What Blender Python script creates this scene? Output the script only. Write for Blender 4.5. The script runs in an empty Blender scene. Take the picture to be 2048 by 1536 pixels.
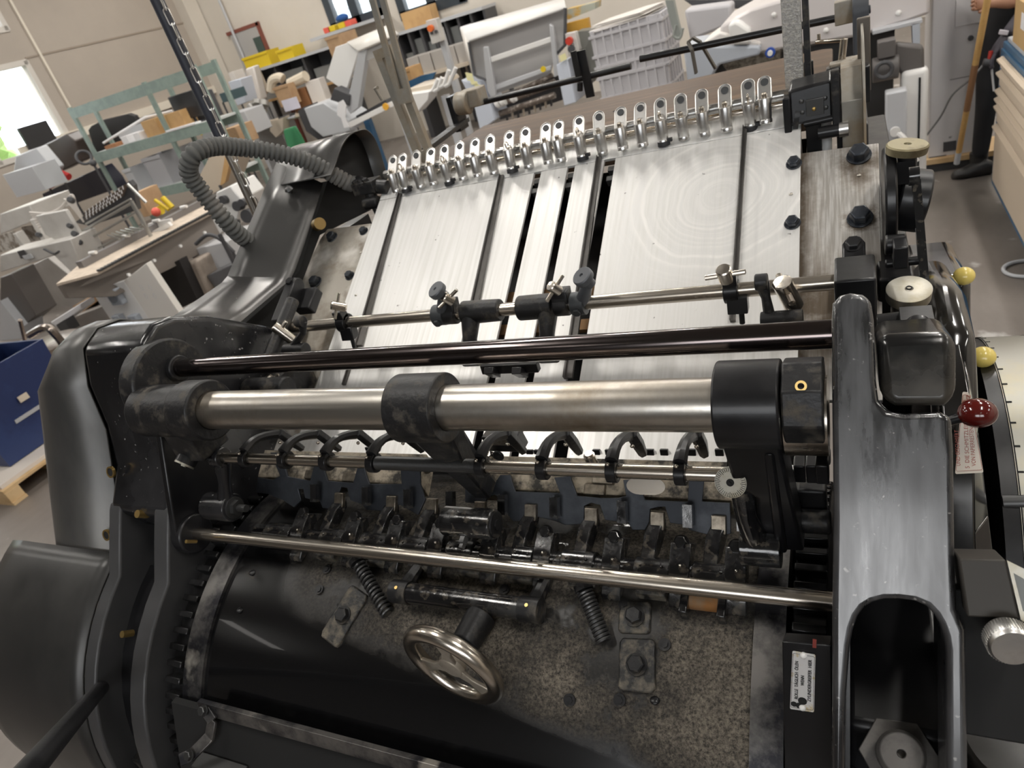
LAMP_W=90; SKY=6
import bpy, bmesh, math, random
from mathutils import Vector as V, Matrix as M
random.seed(7)
PI=math.pi
# ---------------- camera model (image frame 2048x1536) ----------------
FPX=1369.0
_x=V((2716,-75,-FPX)).normalized(); _z=-V((756,2382,FPX)); _z=(_z-_x*(_x.dot(_z))).normalized(); _y=_z.cross(_x)
RW=M((_x,_y,_z))            # world = RW @ cam (cam: x right, y down, z forward)
CAM=V((0,0,2.0))
scn=bpy.context.scene; COL=scn.collection
cd=bpy.data.cameras.new('camera'); cam=bpy.data.objects.new('camera',cd); COL.objects.link(cam)
cr=RW@V((1,0,0)); cu=-(RW@V((0,1,0))); cb=-(RW@V((0,0,1)))
cam.matrix_world=M(((cr.x,cu.x,cb.x,CAM.x),(cr.y,cu.y,cb.y,CAM.y),(cr.z,cu.z,cb.z,CAM.z),(0,0,0,1)))
cd.sensor_width=36; cd.lens=FPX/2048*36; cd.clip_start=.02; cd.clip_end=200
cd.dof.use_dof=True; cd.dof.focus_distance=.78; cd.dof.aperture_fstop=11
scn.camera=cam
scn.view_settings.view_transform='Standard'; scn.view_settings.look='None'; scn.view_settings.gamma=1; scn.view_settings.use_curve_mapping=False
scn.view_settings.exposure=0.0
# world: bright overcast sky seen only through the windows
w=bpy.data.worlds.new('sky'); scn.world=w; w.use_nodes=True
nt=w.node_tree; bg=nt.nodes['Background']
tc=nt.nodes.new('ShaderNodeTexCoord'); sp=nt.nodes.new('ShaderNodeSeparateXYZ'); rp=nt.nodes.new('ShaderNodeValToRGB')
nt.links.new(tc.outputs['Generated'],sp.inputs[0]); nt.links.new(sp.outputs['Z'],rp.inputs[0]); nt.links.new(rp.outputs[0],bg.inputs[0])
rp.color_ramp.elements[0].color=(.75,.82,.9,1); rp.color_ramp.elements[0].position=.0
rp.color_ramp.elements[1].color=(1,1,1,1); rp.color_ramp.elements[1].position=.4
bg.inputs[1].default_value=SKY
# hall lamps: two dim rows over the press, bright rows over the workshop behind
U=V((1,0,0)); W_=V((0,1,0))
ZC=5.6
LAMPS=[]
for iu in range(5):
    for iw in range(5):
        LAMPS.append((V((-10.6+iu*4.0,-3.4+iw*3.6,ZC-.05)),(.05,.62,.95,.95,.95)[iw]))
def area(name,loc,sx,sy,power,rotz,col=(1,.96,.9)):
    l=bpy.data.lights.new(name,'AREA'); l.shape='RECTANGLE'; l.size=sx; l.size_y=sy; l.energy=power; l.color=col
    o=bpy.data.objects.new(name,l); COL.objects.link(o); o.location=loc; o.rotation_euler=(0,0,rotz); return o
RZ=math.atan2(W_.y,W_.x)
for p,k_ in LAMPS: area('lamp_light',p,1.5,.22,LAMP_W*k_,RZ)

# ---------------- pixel helpers ----------------
def ray(px,py): return RW@V((px-1024,py-768,FPX))
def PX(px,py,x): r=ray(px,py); return CAM+r*((x-CAM.x)/r.x)
def PY(px,py,y): r=ray(px,py); return CAM+r*((y-CAM.y)/r.y)
def PZ(px,py,z): r=ray(px,py); return CAM+r*((z-CAM.z)/r.z)
def PP(px,py,p0,n): r=ray(px,py); return CAM+r*((p0-CAM).dot(n)/r.dot(n))
def PD(px,py,d): return CAM+ray(px,py)*(d/FPX)
def PU(px,py,u):   # plane  W_ . p = u
    r=ray(px,py); return CAM+r*((u-CAM.dot(W_))/r.dot(W_))
# ---------------- mesh builder ----------------
def frame(ax):
    ax=ax.normalized(); t=V((0,0,1)) if abs(ax.z)<.9 else V((1,0,0))
    u=ax.cross(t).normalized(); v=ax.cross(u).normalized(); return u,v
class MB:
    def __init__(s): s.b=bmesh.new()
    def face(s,pts):
        vs=[s.b.verts.new(p) for p in pts]; s.b.faces.new(vs); return s
    def obox(s,c,ax,ay,az):
        c=V(c);ax=V(ax);ay=V(ay);az=V(az)
        if ax.cross(ay).dot(az)<0: ax=-ax
        v=[s.b.verts.new(c+ax*i+ay*j+az*k) for k in(-1,1) for j in(-1,1) for i in(-1,1)]
        for f in((0,2,3,1),(4,5,7,6),(0,1,5,4),(2,6,7,3),(0,4,6,2),(1,3,7,5)): s.b.faces.new([v[i] for i in f])
        return s
    def box(s,a,b):
        a=V(a);b=V(b);h=(b-a)/2;h=V((abs(h.x),abs(h.y),abs(h.z)))
        return s.obox((a+b)/2,(h.x,0,0),(0,h.y,0),(0,0,h.z))
    def ring(s,c,u,v,r,n): return [s.b.verts.new(c+u*(math.cos(2*PI*i/n)*r)+v*(math.sin(2*PI*i/n)*r)) for i in range(n)]
    def skin(s,a,b):
        n=len(a)
        for i in range(n): s.b.faces.new((a[i],a[(i+1)%n],b[(i+1)%n],b[i]))
    def cyl(s,p,q,r,r2=None,n=24,caps=True):
        p=V(p);q=V(q);u,v=frame(q-p); r2=r if r2 is None else r2
        a=s.ring(p,u,v,r,n);b=s.ring(q,u,v,r2,n);s.skin(a,b)
        if caps: s.b.faces.new(a[::-1]); s.b.faces.new(b)
        return s
    def lathe(s,prof,o,ax,n=32):   # prof: (r,h) list
        o=V(o);ax=V(ax).normalized();u,v=frame(ax);pr=None;first=None
        for r,h in prof:
            cur=s.ring(o+ax*h,u,v,max(r,1e-5),n)
            if pr: s.skin(pr,cur)
            else: first=cur
            pr=cur
        if prof[0][0]>1e-4: s.b.faces.new(first[::-1])
        if prof[-1][0]>1e-4: s.b.faces.new(pr)
        return s
    def tubering(s,o,ax,ro,ri,h,n=32):  # hollow ring, h along axis centred
        o=V(o);ax=V(ax).normalized();u,v=frame(ax)
        R=[s.ring(o+ax*t,u,v,r,n) for r,t in((ri,-h/2),(ro,-h/2),(ro,h/2),(ri,h/2))]
        for i in range(4): s.skin(R[i],R[(i+1)%4])
        return s
    def tube(s,pts,r,n=10,closed=False,caps=True):
        pts=[V(p) for p in pts]; m=len(pts); rs=r if isinstance(r,(list,tuple)) else [r]*m
        rings=[];u=None
        for i,p in enumerate(pts):
            if closed: t=(pts[(i+1)%m]-pts[i-1])
            else: t=(pts[min(i+1,m-1)]-pts[max(i-1,0)])
            t.normalize()
            if u is None: u,_=frame(t)
            u=(u-t*u.dot(t)).normalized(); v=t.cross(u)
            rings.append(s.ring(p,u,v,rs[i],n))
        for i in range(m-1): s.skin(rings[i],rings[i+1])
        if closed: s.skin(rings[-1],rings[0])
        elif caps: s.b.faces.new(rings[0][::-1]); s.b.faces.new(rings[-1])
        return s
    def prism(s,pts,vec):
        pts=[V(p) for p in pts];vec=V(vec);n=len(pts)
        a=[s.b.verts.new(p) for p in pts];b=[s.b.verts.new(p+vec) for p in pts]
        s.b.faces.new(a);s.b.faces.new(b[::-1])
        for i in range(n): s.b.faces.new((a[i],b[i],b[(i+1)%n],a[(i+1)%n]))
        return s
    def polyx(s,prof,x0,x1): return s.prism([(x0,y,z) for y,z in prof],(x1-x0,0,0))
    def hexb(s,p,ax,r,h):
        p=V(p);ax=V(ax).normalized()
        s.cyl(p,p+ax*h*.2,r*1.25,n=20); s.lathe([(r,0),(r,h*.85),(r*.86,h)],p+ax*h*.2,ax,6); return s
    def sphere(s,c,r,sc=(1,1,1),n=20,m=None):
        mt=M.Translation(V(c))@((m or M.Identity(3)).to_4x4())@M.Diagonal((r*sc[0],r*sc[1],r*sc[2],1))
        bmesh.ops.create_uvsphere(s.b,u_segments=n,v_segments=n//2,radius=1,matrix=mt); return s
    def torus(s,c,ax,R,r,n=40,m=12,a0=0,a1=2*PI):
        u,v=frame(V(ax)); full=abs(a1-a0-2*PI)<1e-6; k=n if full else n+1
        return s.tube([V(c)+u*(R*math.cos(a0+(a1-a0)*i/n))+v*(R*math.sin(a0+(a1-a0)*i/n)) for i in range(k)],r,m,closed=full)
    def grid(s,rows):
        vs=[[s.b.verts.new(V(p)) for p in r] for r in rows]
        for i in range(len(vs)-1):
            for j in range(len(vs[0])-1): s.b.faces.new((vs[i][j],vs[i][j+1],vs[i+1][j+1],vs[i+1][j]))
        return s
WM={}
def put(o,parent=None,mw=None):
    COL.objects.link(o) if o.name not in COL.objects else None
    mw=mw or M.Identity(4)
    if parent is not None:
        o.parent=parent; o.matrix_parent_inverse=WM[parent.name].inverted(); o.matrix_basis=mw
        WM[o.name]=mw
    else:
        o.matrix_basis=mw; WM[o.name]=mw
    return o
def tag(o,label=None,cat=None,group=None,kind=None):
    if label: o['label']=label
    if cat: o['category']=cat
    if group: o['group']=group
    if kind: o['kind']=kind
    return o
def obj(name,mb,mat,parent=None,label=None,cat=None,group=None,kind=None,bevel=0,seg=2,sub=0,solid=0,angle=35,flat=False,local=None):
    """one mesh object; geometry is given in world coordinates (or in the frame `local`)"""
    b=mb.b; bmesh.ops.recalc_face_normals(b,faces=b.faces[:])
    me=bpy.data.meshes.new(name); b.to_mesh(me); b.free()
    if local is None:
        xs=[v.co for v in me.vertices]
        c=V(((min(p.x for p in xs)+max(p.x for p in xs))/2,(min(p.y for p in xs)+max(p.y for p in xs))/2,min(p.z for p in xs)))
        me.transform(M.Translation(-c)); mw=M.Translation(c)
    else: mw=local
    if not flat:
        for p in me.polygons: p.use_smooth=True
        me.set_sharp_from_angle(angle=math.radians(angle))
    for m_ in (mat if isinstance(mat,list) else [mat]): me.materials.append(m_)
    o=bpy.data.objects.new(name,me)
    put(o,parent,mw)
    if solid: m=o.modifiers.new('thickness','SOLIDIFY'); m.thickness=solid; m.offset=0
    if bevel: m=o.modifiers.new('bevel','BEVEL'); m.width=bevel; m.segments=seg; m.limit_method='ANGLE'; m.angle_limit=math.radians(40); m.harden_normals=False
    if sub: m=o.modifiers.new('sub','SUBSURF'); m.levels=sub; m.render_levels=sub
    return tag(o,label,cat,group,kind)
def empty(name,loc,rz=0,label=None,cat=None,group=None,kind=None,mw=None):
    o=bpy.data.objects.new(name,None); o.empty_display_size=.1
    put(o,None,mw or (M.Translation(V(loc))@M.Rotation(rz,4,'Z'))); return tag(o,label,cat,group,kind)
def copytree(o,mw,label=None,parent='same',group=None):
    def rec(s,par,top):
        c=s.copy(); COL.objects.link(c)
        if par is not None: c.parent=par; c.matrix_parent_inverse=s.matrix_parent_inverse.copy()
        for ch in s.children: rec(ch,c,False)
        return c
    c=rec(o,None if o.parent is None else o.parent,True)
    if o.parent is not None: c.matrix_parent_inverse=WM[o.parent.name].inverted()
    c.matrix_basis=mw; WM[c.name]=mw
    if label: c['label']=label
    if group: c['group']=group
    return c
def arc(cy,cz,r,a0,a1,n): # degrees, (y,z) list ; 90 = up, 180 = toward operator (-y)
    return [(cy+r*math.cos(math.radians(a0+(a1-a0)*i/n)),cz+r*math.sin(math.radians(a0+(a1-a0)*i/n))) for i in range(n+1)]
# ---------------- materials ----------------
MATS={}
def mat(name,col,rough=.5,metal=0,col2=None,scale=8,th=(.45,.6),r2=None,det=6,stretch=None,coat=0,bump=0,bscale=None,trans=0,alpha=1,spec=.5,col3=None,th3=(.6,.7),scale3=40):
    if name in MATS: return MATS[name]
    m=bpy.data.materials.new(name); m.use_nodes=True; t=m.node_tree; L=t.links.new; N=t.nodes.new
    p=t.nodes['Principled BSDF']
    p.inputs['Base Color'].default_value=(*col,1); p.inputs['Roughness'].default_value=rough; p.inputs['Metallic'].default_value=metal
    p.inputs['Specular IOR Level'].default_value=spec; p.inputs['Coat Weight'].default_value=coat; p.inputs['Coat Roughness'].default_value=.12
    if trans: p.inputs['Transmission Weight'].default_value=trans
    tcn=N('ShaderNodeTexCoord'); mp=N('ShaderNodeMapping'); L(tcn.outputs['Object'],mp.inputs[0])
    if stretch: mp.inputs['Scale'].default_value=stretch
    out=None
    if col2 is not None:
        nz=N('ShaderNodeTexNoise'); nz.inputs['Scale'].default_value=scale; nz.inputs['Detail'].default_value=det; nz.inputs['Roughness'].default_value=.65; L(mp.outputs[0],nz.inputs[0])
        rr=N('ShaderNodeMapRange'); rr.inputs[1].default_value=th[0]; rr.inputs[2].default_value=th[1]; L(nz.outputs[0],rr.inputs[0])
        mx=N('ShaderNodeMix'); mx.data_type='RGBA'; mx.inputs[6].default_value=(*col,1); mx.inputs[7].default_value=(*col2,1); L(rr.outputs[0],mx.inputs[0])
        out=mx.outputs[2]
        if r2 is not None:
            r_=N('ShaderNodeMapRange'); r_.inputs[3].default_value=rough; r_.inputs[4].default_value=r2; L(rr.outputs[0],r_.inputs[0]); L(r_.outputs[0],p.inputs['Roughness'])
        if metal and r2 is not None and r2>.7:
            r_=N('ShaderNodeMapRange'); r_.inputs[3].default_value=metal; r_.inputs[4].default_value=0; L(rr.outputs[0],r_.inputs[0]); L(r_.outputs[0],p.inputs['Metallic'])
    if col3 is not None:
        nz=N('ShaderNodeTexNoise'); nz.inputs['Scale'].default_value=scale3; nz.inputs['Detail'].default_value=5; L(tcn.outputs['Object'],nz.inputs[0])
        rr=N('ShaderNodeMapRange'); rr.inputs[1].default_value=th3[0]; rr.inputs[2].default_value=th3[1]; L(nz.outputs[0],rr.inputs[0])
        mx=N('ShaderNodeMix'); mx.data_type='RGBA'; mx.inputs[6].default_value=(*col,1); mx.inputs[7].default_value=(*col3,1); L(rr.outputs[0],mx.inputs[0])
        if out: L(out,mx.inputs[6])
        out=mx.outputs[2]
    if out: L(out,p.inputs['Base Color'])
    if bump:
        nz=N('ShaderNodeTexNoise'); nz.inputs['Scale'].default_value=bscale or scale*4; nz.inputs['Detail'].default_value=4; L(mp.outputs[0],nz.inputs[0])
        bp=N('ShaderNodeBump'); bp.inputs['Strength'].default_value=bump; bp.inputs['Distance'].default_value=.002; L(nz.outputs[0],bp.inputs['Height']); L(bp.outputs[0],p.inputs['Normal'])
    MATS[name]=m; return m
DUST=(.30,.25,.19); DUSTD=(.11,.095,.075)
blk=mat('black_paint',(.006,.006,.007),.34,0,(.022,.022,.024),6,(.45,.75),.5,spec=.4,coat=.15,bump=.12,bscale=60)
blkw=mat('worn_black_paint',(.007,.007,.008),.22,0,(.035,.035,.038),5,(.4,.75),.40,coat=.25,stretch=(1,1,.6),bump=.1,bscale=90,col3=(.35,.34,.33),th3=(.68,.74),scale3=120)
blks=mat('scuffed_gloss_enamel',(.010,.010,.011),.20,0,(.060,.060,.064),9,(.40,.68),.62,coat=.7,spec=.9,stretch=(3.2,.5,.5),det=9,bump=.14,bscale=70,col3=(.30,.29,.28),th3=(.67,.74),scale3=150)
blkd=mat('dusty_black_paint',(.012,.012,.013),.42,0,DUSTD,34,(.52,.74),.9,det=12,spec=.4,bump=.3,bscale=160)
blkg=mat('oily_black_iron',(.008,.008,.009),.12,0,(.03,.03,.03),18,(.45,.6),.4,coat=.6,col3=DUSTD,th3=(.56,.72),scale3=85,bump=.3,bscale=70)
gun=mat('blued_steel_plate',(.058,.064,.074),.42,.5,(.028,.032,.04),14,(.4,.6),.5,bump=.08,bscale=100)
nickel=mat('nickel_steel',(.62,.57,.50),.24,1,(.36,.29,.22),5,(.45,.75),.35,det=8,stretch=(.25,1,1),bump=.05,bscale=60)
steelw=mat('worn_steel',(.60,.57,.52),.28,1,(.30,.25,.19),7,(.45,.72),.45,det=9,bump=.06,bscale=80)
shaftm=mat('polished_dark_steel',(.17,.15,.15),.14,1,(.13,.10,.09),3,(.4,.65),.2,stretch=(.3,1,1))
thread=mat('dark_threaded_steel',(.10,.10,.10),.4,.8)
alu=mat('cast_aluminium',(.78,.77,.75),.30,1,(.6,.58,.55),30,(.45,.7),.38,bump=.05,bscale=90)
galv=mat('dusty_galvanised_bar',(.34,.32,.28),.45,.6,(.27,.205,.13),7,(.42,.62),.9,det=8,bump=.1,bscale=120)
rust=mat('brass_stud',(.55,.38,.14),.35,.9)
sheet=mat('blackened_sheet',(.085,.084,.083),.34,.55,(.17,.165,.155),3.2,(.42,.72),.45,stretch=(1,1,.5),det=5,bump=.03,bscale=40)
sheetd=mat('dark_blackened_sheet',(.040,.040,.040),.32,.5,(.085,.083,.08),3.2,(.42,.72),.45,stretch=(1,1,.5),det=5,bump=.03,bscale=40)
ribm=mat('satin_grey_black',(.05,.05,.052),.42,.1,(.075,.075,.077),4,(.4,.7))
lidm=mat('dark_sheet_lid',(.10,.098,.096),.3,.65,(.24,.23,.22),4,(.5,.78),.5,det=6,stretch=(1,.5,.5))
rubber=mat('grey_hose_rubber',(.10,.10,.095),.75,0,(.22,.20,.18),10,(.5,.75))
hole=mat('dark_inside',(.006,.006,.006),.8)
white=mat('white_enamel',(.78,.77,.75),.4); whited=mat('offwhite_enamel',(.62,.60,.57),.45,0,(.5,.48,.45),3,(.4,.7))
ballred=mat('oxblood_knob',(.09,.008,.006),.12,coat=.6); ballyel=mat('yellowed_ivory_knob',(.80,.62,.16),.25,coat=.4)
alud=mat('brushed_disc',(.50,.48,.42),.5,.9,(.36,.31,.20),20,(.45,.7))
# =====================================================================
#                         THE CYLINDER PRESS
# =====================================================================
XL,XR=-1.03,-.026
press=empty('printing_press',(-.53,1.2,0),0,'large black cylinder printing press with a bright slanted metal feed board in the foreground','printing press')
def P(name,mb,m,**k): return obj(name,mb,m,press,**k)
DY,DZ,DR=.644,.992,.338        # drum axis and radius
bd=V((0,.870,.4935)); bn=V((0,-.4935,.870)); bp=V((0,1.338,1.69))
def BB(x,s,h=0): return bp+V((x,0,0))+bd*s+bn*h
def BP(px,py,h=0):
    q=PP(px,py,bp+bn*h,bn); return q.x,(q-bp).dot(bd)
def bbox(m,x0,x1,s0,s1,h0,h1):
    return m.obox(BB((x0+x1)/2,(s0+s1)/2,(h0+h1)/2),V((abs(x1-x0)/2,0,0)),bd*(abs(s1-s0)/2),bn*(abs(h1-h0)/2))
def xl(y,z,px,py): # X of a pixel on the X-parallel line through (y,z)
    r=ray(px,py); return r.x*((y/r.y+(z-2)/r.z)/2)
FN=V((0,-1.4,1)).normalized(); FP=V((0,.62,1.69))
def FF(px,py,h=0): return PP(px,py,FP+FN*h,FN)
def PCY(px,py,r=DR): # hit of a pixel with a cylinder about the drum axis
    d=ray(px,py); oy=CAM.y-DY; oz=CAM.z-DZ
    a=d.y**2+d.z**2; b=2*(oy*d.y+oz*d.z); c=oy*oy+oz*oz-r*r; D=b*b-4*a*c
    t=(-b-math.sqrt(max(D,0)))/(2*a); q=CAM+d*t; return q
def dn(q): return V((0,q.y-DY,q.z-DZ)).normalized()
# ---- right side frame ----
m=MB()
out=[(1663,640),(1665,606),(1680,590),(1700,585),(1725,588),(1742,600),(1748,640),(1752,760),(1757,800),(1775,822),(1810,828),(1880,824),(1903,834),(1907,900),(1910,1120),(1914,1220),(1932,1262),(1936,1536),(1936,1640),(1895,1640),(1893,1536),(1892,1300),(1888,1272),(1880,1249),(1869,1230),(1854,1214),(1830,1204),(1800,1200),(1770,1200),(1746,1206),(1728,1217),(1715,1235),(1706,1260),(1700,1290),(1692,1390),(1688,1640),(1662,1640),(1664,1400),(1664,1230),(1667,1040),(1664,800)]
m.prism([FF(*p) for p in out],-FN*.075)

P('side_frame',m,blks,bevel=.006,seg=4,label='black cast side frame with a worn light sheen, next to the dial cover')
m=MB(); m.box((-.022,.62,.9),(.082,.66,1.50)); m.box((-.022,.36,1.0),(.082,.64,1.225)); P('frame_web',m,blk)
m=MB(); m.prism([FF(*p,-.07) for p in [(1668,1150),(1700,1150),(1700,1700),(1668,1700)]],V((0,.1,-.05))); m.prism([FF(*p,-.07) for p in [(1890,1150),(1925,1150),(1936,1700),(1895,1700)]],V((0,.1,-.05))); P('frame_flange',m,blk)
# inner box-shaped lug of the frame
m=MB()
a=[FF(*p,-.004) for p in [(1752,672),(1905,664),(1914,700),(1914,800),(1890,816),(1790,816),(1760,800)]]
m.prism(a,V((0,.085,-.03))); P('frame_shoulder',m,mat('dusty_frame_shoulder',(.010,.010,.010),.2,0,(.07,.06,.045),4,(.45,.7),.5,coat=.3,bump=.1,bscale=60),bevel=.010,seg=4)
m=MB(); c=PP(1798,1512,FP-FN*.085,FN); za=V((.02,-.45,.85)).normalized(); m.lathe([(.035,0),(.035,.008)],c,za,6); m.lathe([(.0205,.008),(.0205,.036),(.0175,.040),(.0035,.040),(.0035,.030)],c,za,32)
P('anchor_bolt',m,mat('dusty_bolt',(.17,.16,.15),.45,.5,(.07,.065,.06),30,(.4,.7),.8),bevel=.0008)
# lower body of the press (right), gear cover and flywheel cover
m=MB(); m.box((-.02,.45,0),(.075,1.5,1.30)); m.box((-1.19,.45,0),(-1.05,1.55,1.0)); m.box((-1.05,.75,0),(-.03,1.5,.6)); P('machine_bed',m,blk,bevel=.01)
# ---- left side frame ----
m=MB()
prof=[(.98,1.52),(.80,1.655),(.735,1.688),(.695,1.695),(.655,1.678),(.628,1.62),(.614,1.545),(.588,1.475),(.535,1.415),(.505,1.372)]
low=arc(DY,DZ,.372,112,205,16)
m.polyx(prof[:-1]+[(.56,1.36),(.62,1.30),(.75,1.2),(.98,1.2)],-1.2,-1.04)
P('side_frame',m,blkw,bevel=.012,seg=4,label='black cast side frame beside the sheet hood')
m=MB(); inn=arc(DY,DZ,.30,205,108,14)
lw_=[(.545,1.425),(.535,1.415),(.505,1.372)]+low[1:]; inn=inn+[(.60,1.32)]; m.polyx(lw_+inn,-1.078,-1.04); m.polyx(lw_+inn,-1.2,-1.168); P('frame_rib',m,ribm,bevel=.004,seg=3)
m=MB(); m.polyx(arc(DY,DZ,.325,112,205,14)+arc(DY,DZ,.28,205,112,14),-1.168,-1.075); P('frame_web',m,blk)
m=MB(); m.cyl((-1.06,.547,1.364),(-1.018,.547,1.364),.034,n=32); m.prism([(-1.04,.515,1.375),(-1.04,.60,1.56),(-1.04,.70,1.5),(-1.04,.60,1.34)],(.014,0,0)); P('rod_boss',m,blk,bevel=.003)
m=MB(); m.cyl((-1.06,.66,1.60),(-1.022,.66,1.60),.075,n=40); P('shaft_flange',m,blkd,bevel=.004)
m=MB()
for px,py,r in [(280,1028,.007),(250,1268,.006),(378,1083,.003)]:
    q=PX(px,py,-1.12); q=PCY(px,py,.345) if py>1100 else V((q.x,.52,1.40)) 
    q=PP(px,py,V((0,.545,1.425)),V((0,-.75,.66))) if py<1100 else q
    m=MB(); m.cyl(q-V((0,-.01,.01)),q+V((0,-.004,.004)),r,n=16); P('oil_nipple',m,rust)
# ---- sheet hood ----
m=MB(); hood=[(.86,1.60),(.80,1.66),(.735,1.70),(.69,1.707),(.648,1.69),(.618,1.63),(.602,1.548),(.55,1.437),(.497,1.335),(.452,1.30)]
rows=[]
xs=[-1.385,-1.384,-1.365,-1.34,-1.2]; dd=[.03,.012,.003,0,0]
def inset(pr,k): return [(y+k*.7+.010,z-k-.012) for y,z in pr]
def xl_h(z):
    T_=[(1.30,-1.43),(1.44,-1.43),(1.55,-1.415),(1.62,-1.365),(1.69,-1.285),(1.72,-1.265)]
    for (a,b),(c,d_) in zip(T_,T_[1:]):
        if z<=c: return b+(d_-b)*max(0,(z-a)/(c-a))
    return T_[-1][1]
for x,k in zip(xs,dd): rows.append([(-1.2+(x+1.2)/.185*(-1.2-xl_h(z)),y,z) for y,z in inset(hood,k)])
m.grid(rows); m.face(rows[0]+[(-1.385,.90,1.2)])
P('sheet_hood',m,sheet,bevel=0,solid=.003,angle=60,label='grey-black sheet metal hood')
m=MB()
for px,py in [(222,944),(214,1070)]:
    q=PP(px,py,V((0,.575,1.49)),V((0,-.90,.43))); 
    m=MB(); m.tubering(q,V((0,-.90,.43)),.0105,.0075,.004,24); P('hood_grommet',m,rust)
m=MB()
for px,py in [(222,944),(214,1070)]:
    q=PP(px,py,V((0,.575,1.49)),V((0,-.90,.43))); m=MB(); m.cyl(q,q+V((0,-.90,.43))*.0012,.008,n=20); P('hood_hole',m,hole)
# belly guard round the gear at the left
m=MB(); R1=.40
pr=arc(DY,DZ,.372,128,240,24); xs=[(-1.2,.372),(-1.24,.372),(-1.50,.372),(-1.545,.366),(-1.575,.35),(-1.59,.32),(-1.595,.2)]
m.grid([[(x,)+p for p in arc(DY,DZ,r,112,250,30)] for x,r in xs]); P('gear_guard',m,sheetd,solid=.004,angle=60,label='rounded black gear guard')
# ---- drum ----
def drum_mat():
    m_=bpy.data.materials.new('drum_with_powder'); m_.use_nodes=True; t=m_.node_tree; L=t.links.new; N=t.nodes.new; p=t.nodes['Principled BSDF']
    tc=N('ShaderNodeTexCoord'); g=N('ShaderNodeNewGeometry'); s=N('ShaderNodeSeparateXYZ'); L(g.outputs['Position'],s.inputs[0])
    n1=N('ShaderNodeTexNoise'); n1.inputs['Scale'].default_value=5.5; n1.inputs['Detail'].default_value=8; n1.inputs['Roughness'].default_value=.7; L(g.outputs['Position'],n1.inputs[0])
    n2=N('ShaderNodeTexNoise'); n2.inputs['Scale'].default_value=230; n2.inputs['Detail'].default_value=9; n2.inputs['Roughness'].default_value=.8; L(g.outputs['Position'],n2.inputs[0])
    def mr(src,a,b,c=0,d=1):
        r=N('ShaderNodeMapRange'); r.inputs[1].default_value=a; r.inputs[2].default_value=b; r.inputs[3].default_value=c; r.inputs[4].default_value=d; L(src,r.inputs[0]); return r.outputs[0]
    def ma(op,a,b):
        n=N('ShaderNodeMath'); n.operation=op
        for i,v in enumerate((a,b)):
            if isinstance(v,(int,float)): n.inputs[i].default_value=v
            else: L(v,n.inputs[i])
        return n.outputs[0]
    # the powder settled on the upper band of the cylinder, from the clamps down past the handwheel on the right
    zz=ma('ADD',ma('ADD',s.outputs['Z'],.07),ma('MULTIPLY',s.outputs['X'],.11))
    band=mr(zz,1.266,1.300); xm=mr(s.outputs['X'],-.84,-.62)
    k=ma('MULTIPLY',band,xm)
    k2=ma('MULTIPLY',k,mr(n1.outputs[0],.42,.60,.07,1)); k3=ma('MULTIPLY',k2,mr(n2.outputs[0],.40,.60,.12,1))
    mx=N('ShaderNodeMix'); mx.data_type='RGBA'; mx.inputs[6].default_value=(.0045,.0045,.005,1); mx.inputs[7].default_value=(.22,.19,.15,1); L(k3,mx.inputs[0]); L(mx.outputs[2],p.inputs['Base Color'])
    L(mr(k2,0,.3,.2,.95),p.inputs['Roughness']); L(mr(k2,0,.3,.3,0),p.inputs['Coat Weight'])
    b=N('ShaderNodeBump'); b.inputs['Strength'].default_value=.9; b.inputs['Distance'].default_value=.0016; L(ma('MULTIPLY',k2,n2.outputs[0]),b.inputs['Height']); L(b.outputs[0],p.inputs['Normal'])
    return m_
DRM=drum_mat()
m=MB(); m.cyl((-.945,DY,DZ),(-.105,DY,DZ),DR,n=160); P('impression_cylinder',m,DRM,label='black cylinder skin powdered with grey-tan dust')
ringm=mat('scratched_bearer_ring',(.20,.19,.18),.42,.75,(.03,.03,.035),8,(.42,.56),.4,det=8,col3=(.5,.47,.42),th3=(.62,.7),scale3=14)
m=MB(); m.cyl((-.985,DY,DZ),(-.942,DY,DZ),DR+.006,n=160); P('bearer_ring',m,ringm)
m=MB(); m.cyl((-.112,DY,DZ),(-.078,DY,DZ),DR+.006,n=160); P('bearer_ring',m,ringm)
def gear(x0,x1,r,n,name):
    m=MB(); m.cyl((x0,DY,DZ),(x1,DY,DZ),r,n=120)
    for i in range(n):
        a=2*PI*i/n; u=V((0,math.cos(a),math.sin(a))); t=V((0,-math.sin(a),math.cos(a)))
        m.obox(V(((x0+x1)/2,DY,DZ))+u*(r+.004),V(((x1-x0)/2,0,0)),t*.0052,u*.009)
    P(name,m,mat('oily_gear_steel',(.05,.05,.052),.25,.7,(.02,.02,.02),20,(.4,.6)),bevel=.0015)
gear(-1.024,-.990,DR-.004,84,'gear_ring'); gear(-.072,-.036,DR-.004,84,'gear_ring')
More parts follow.
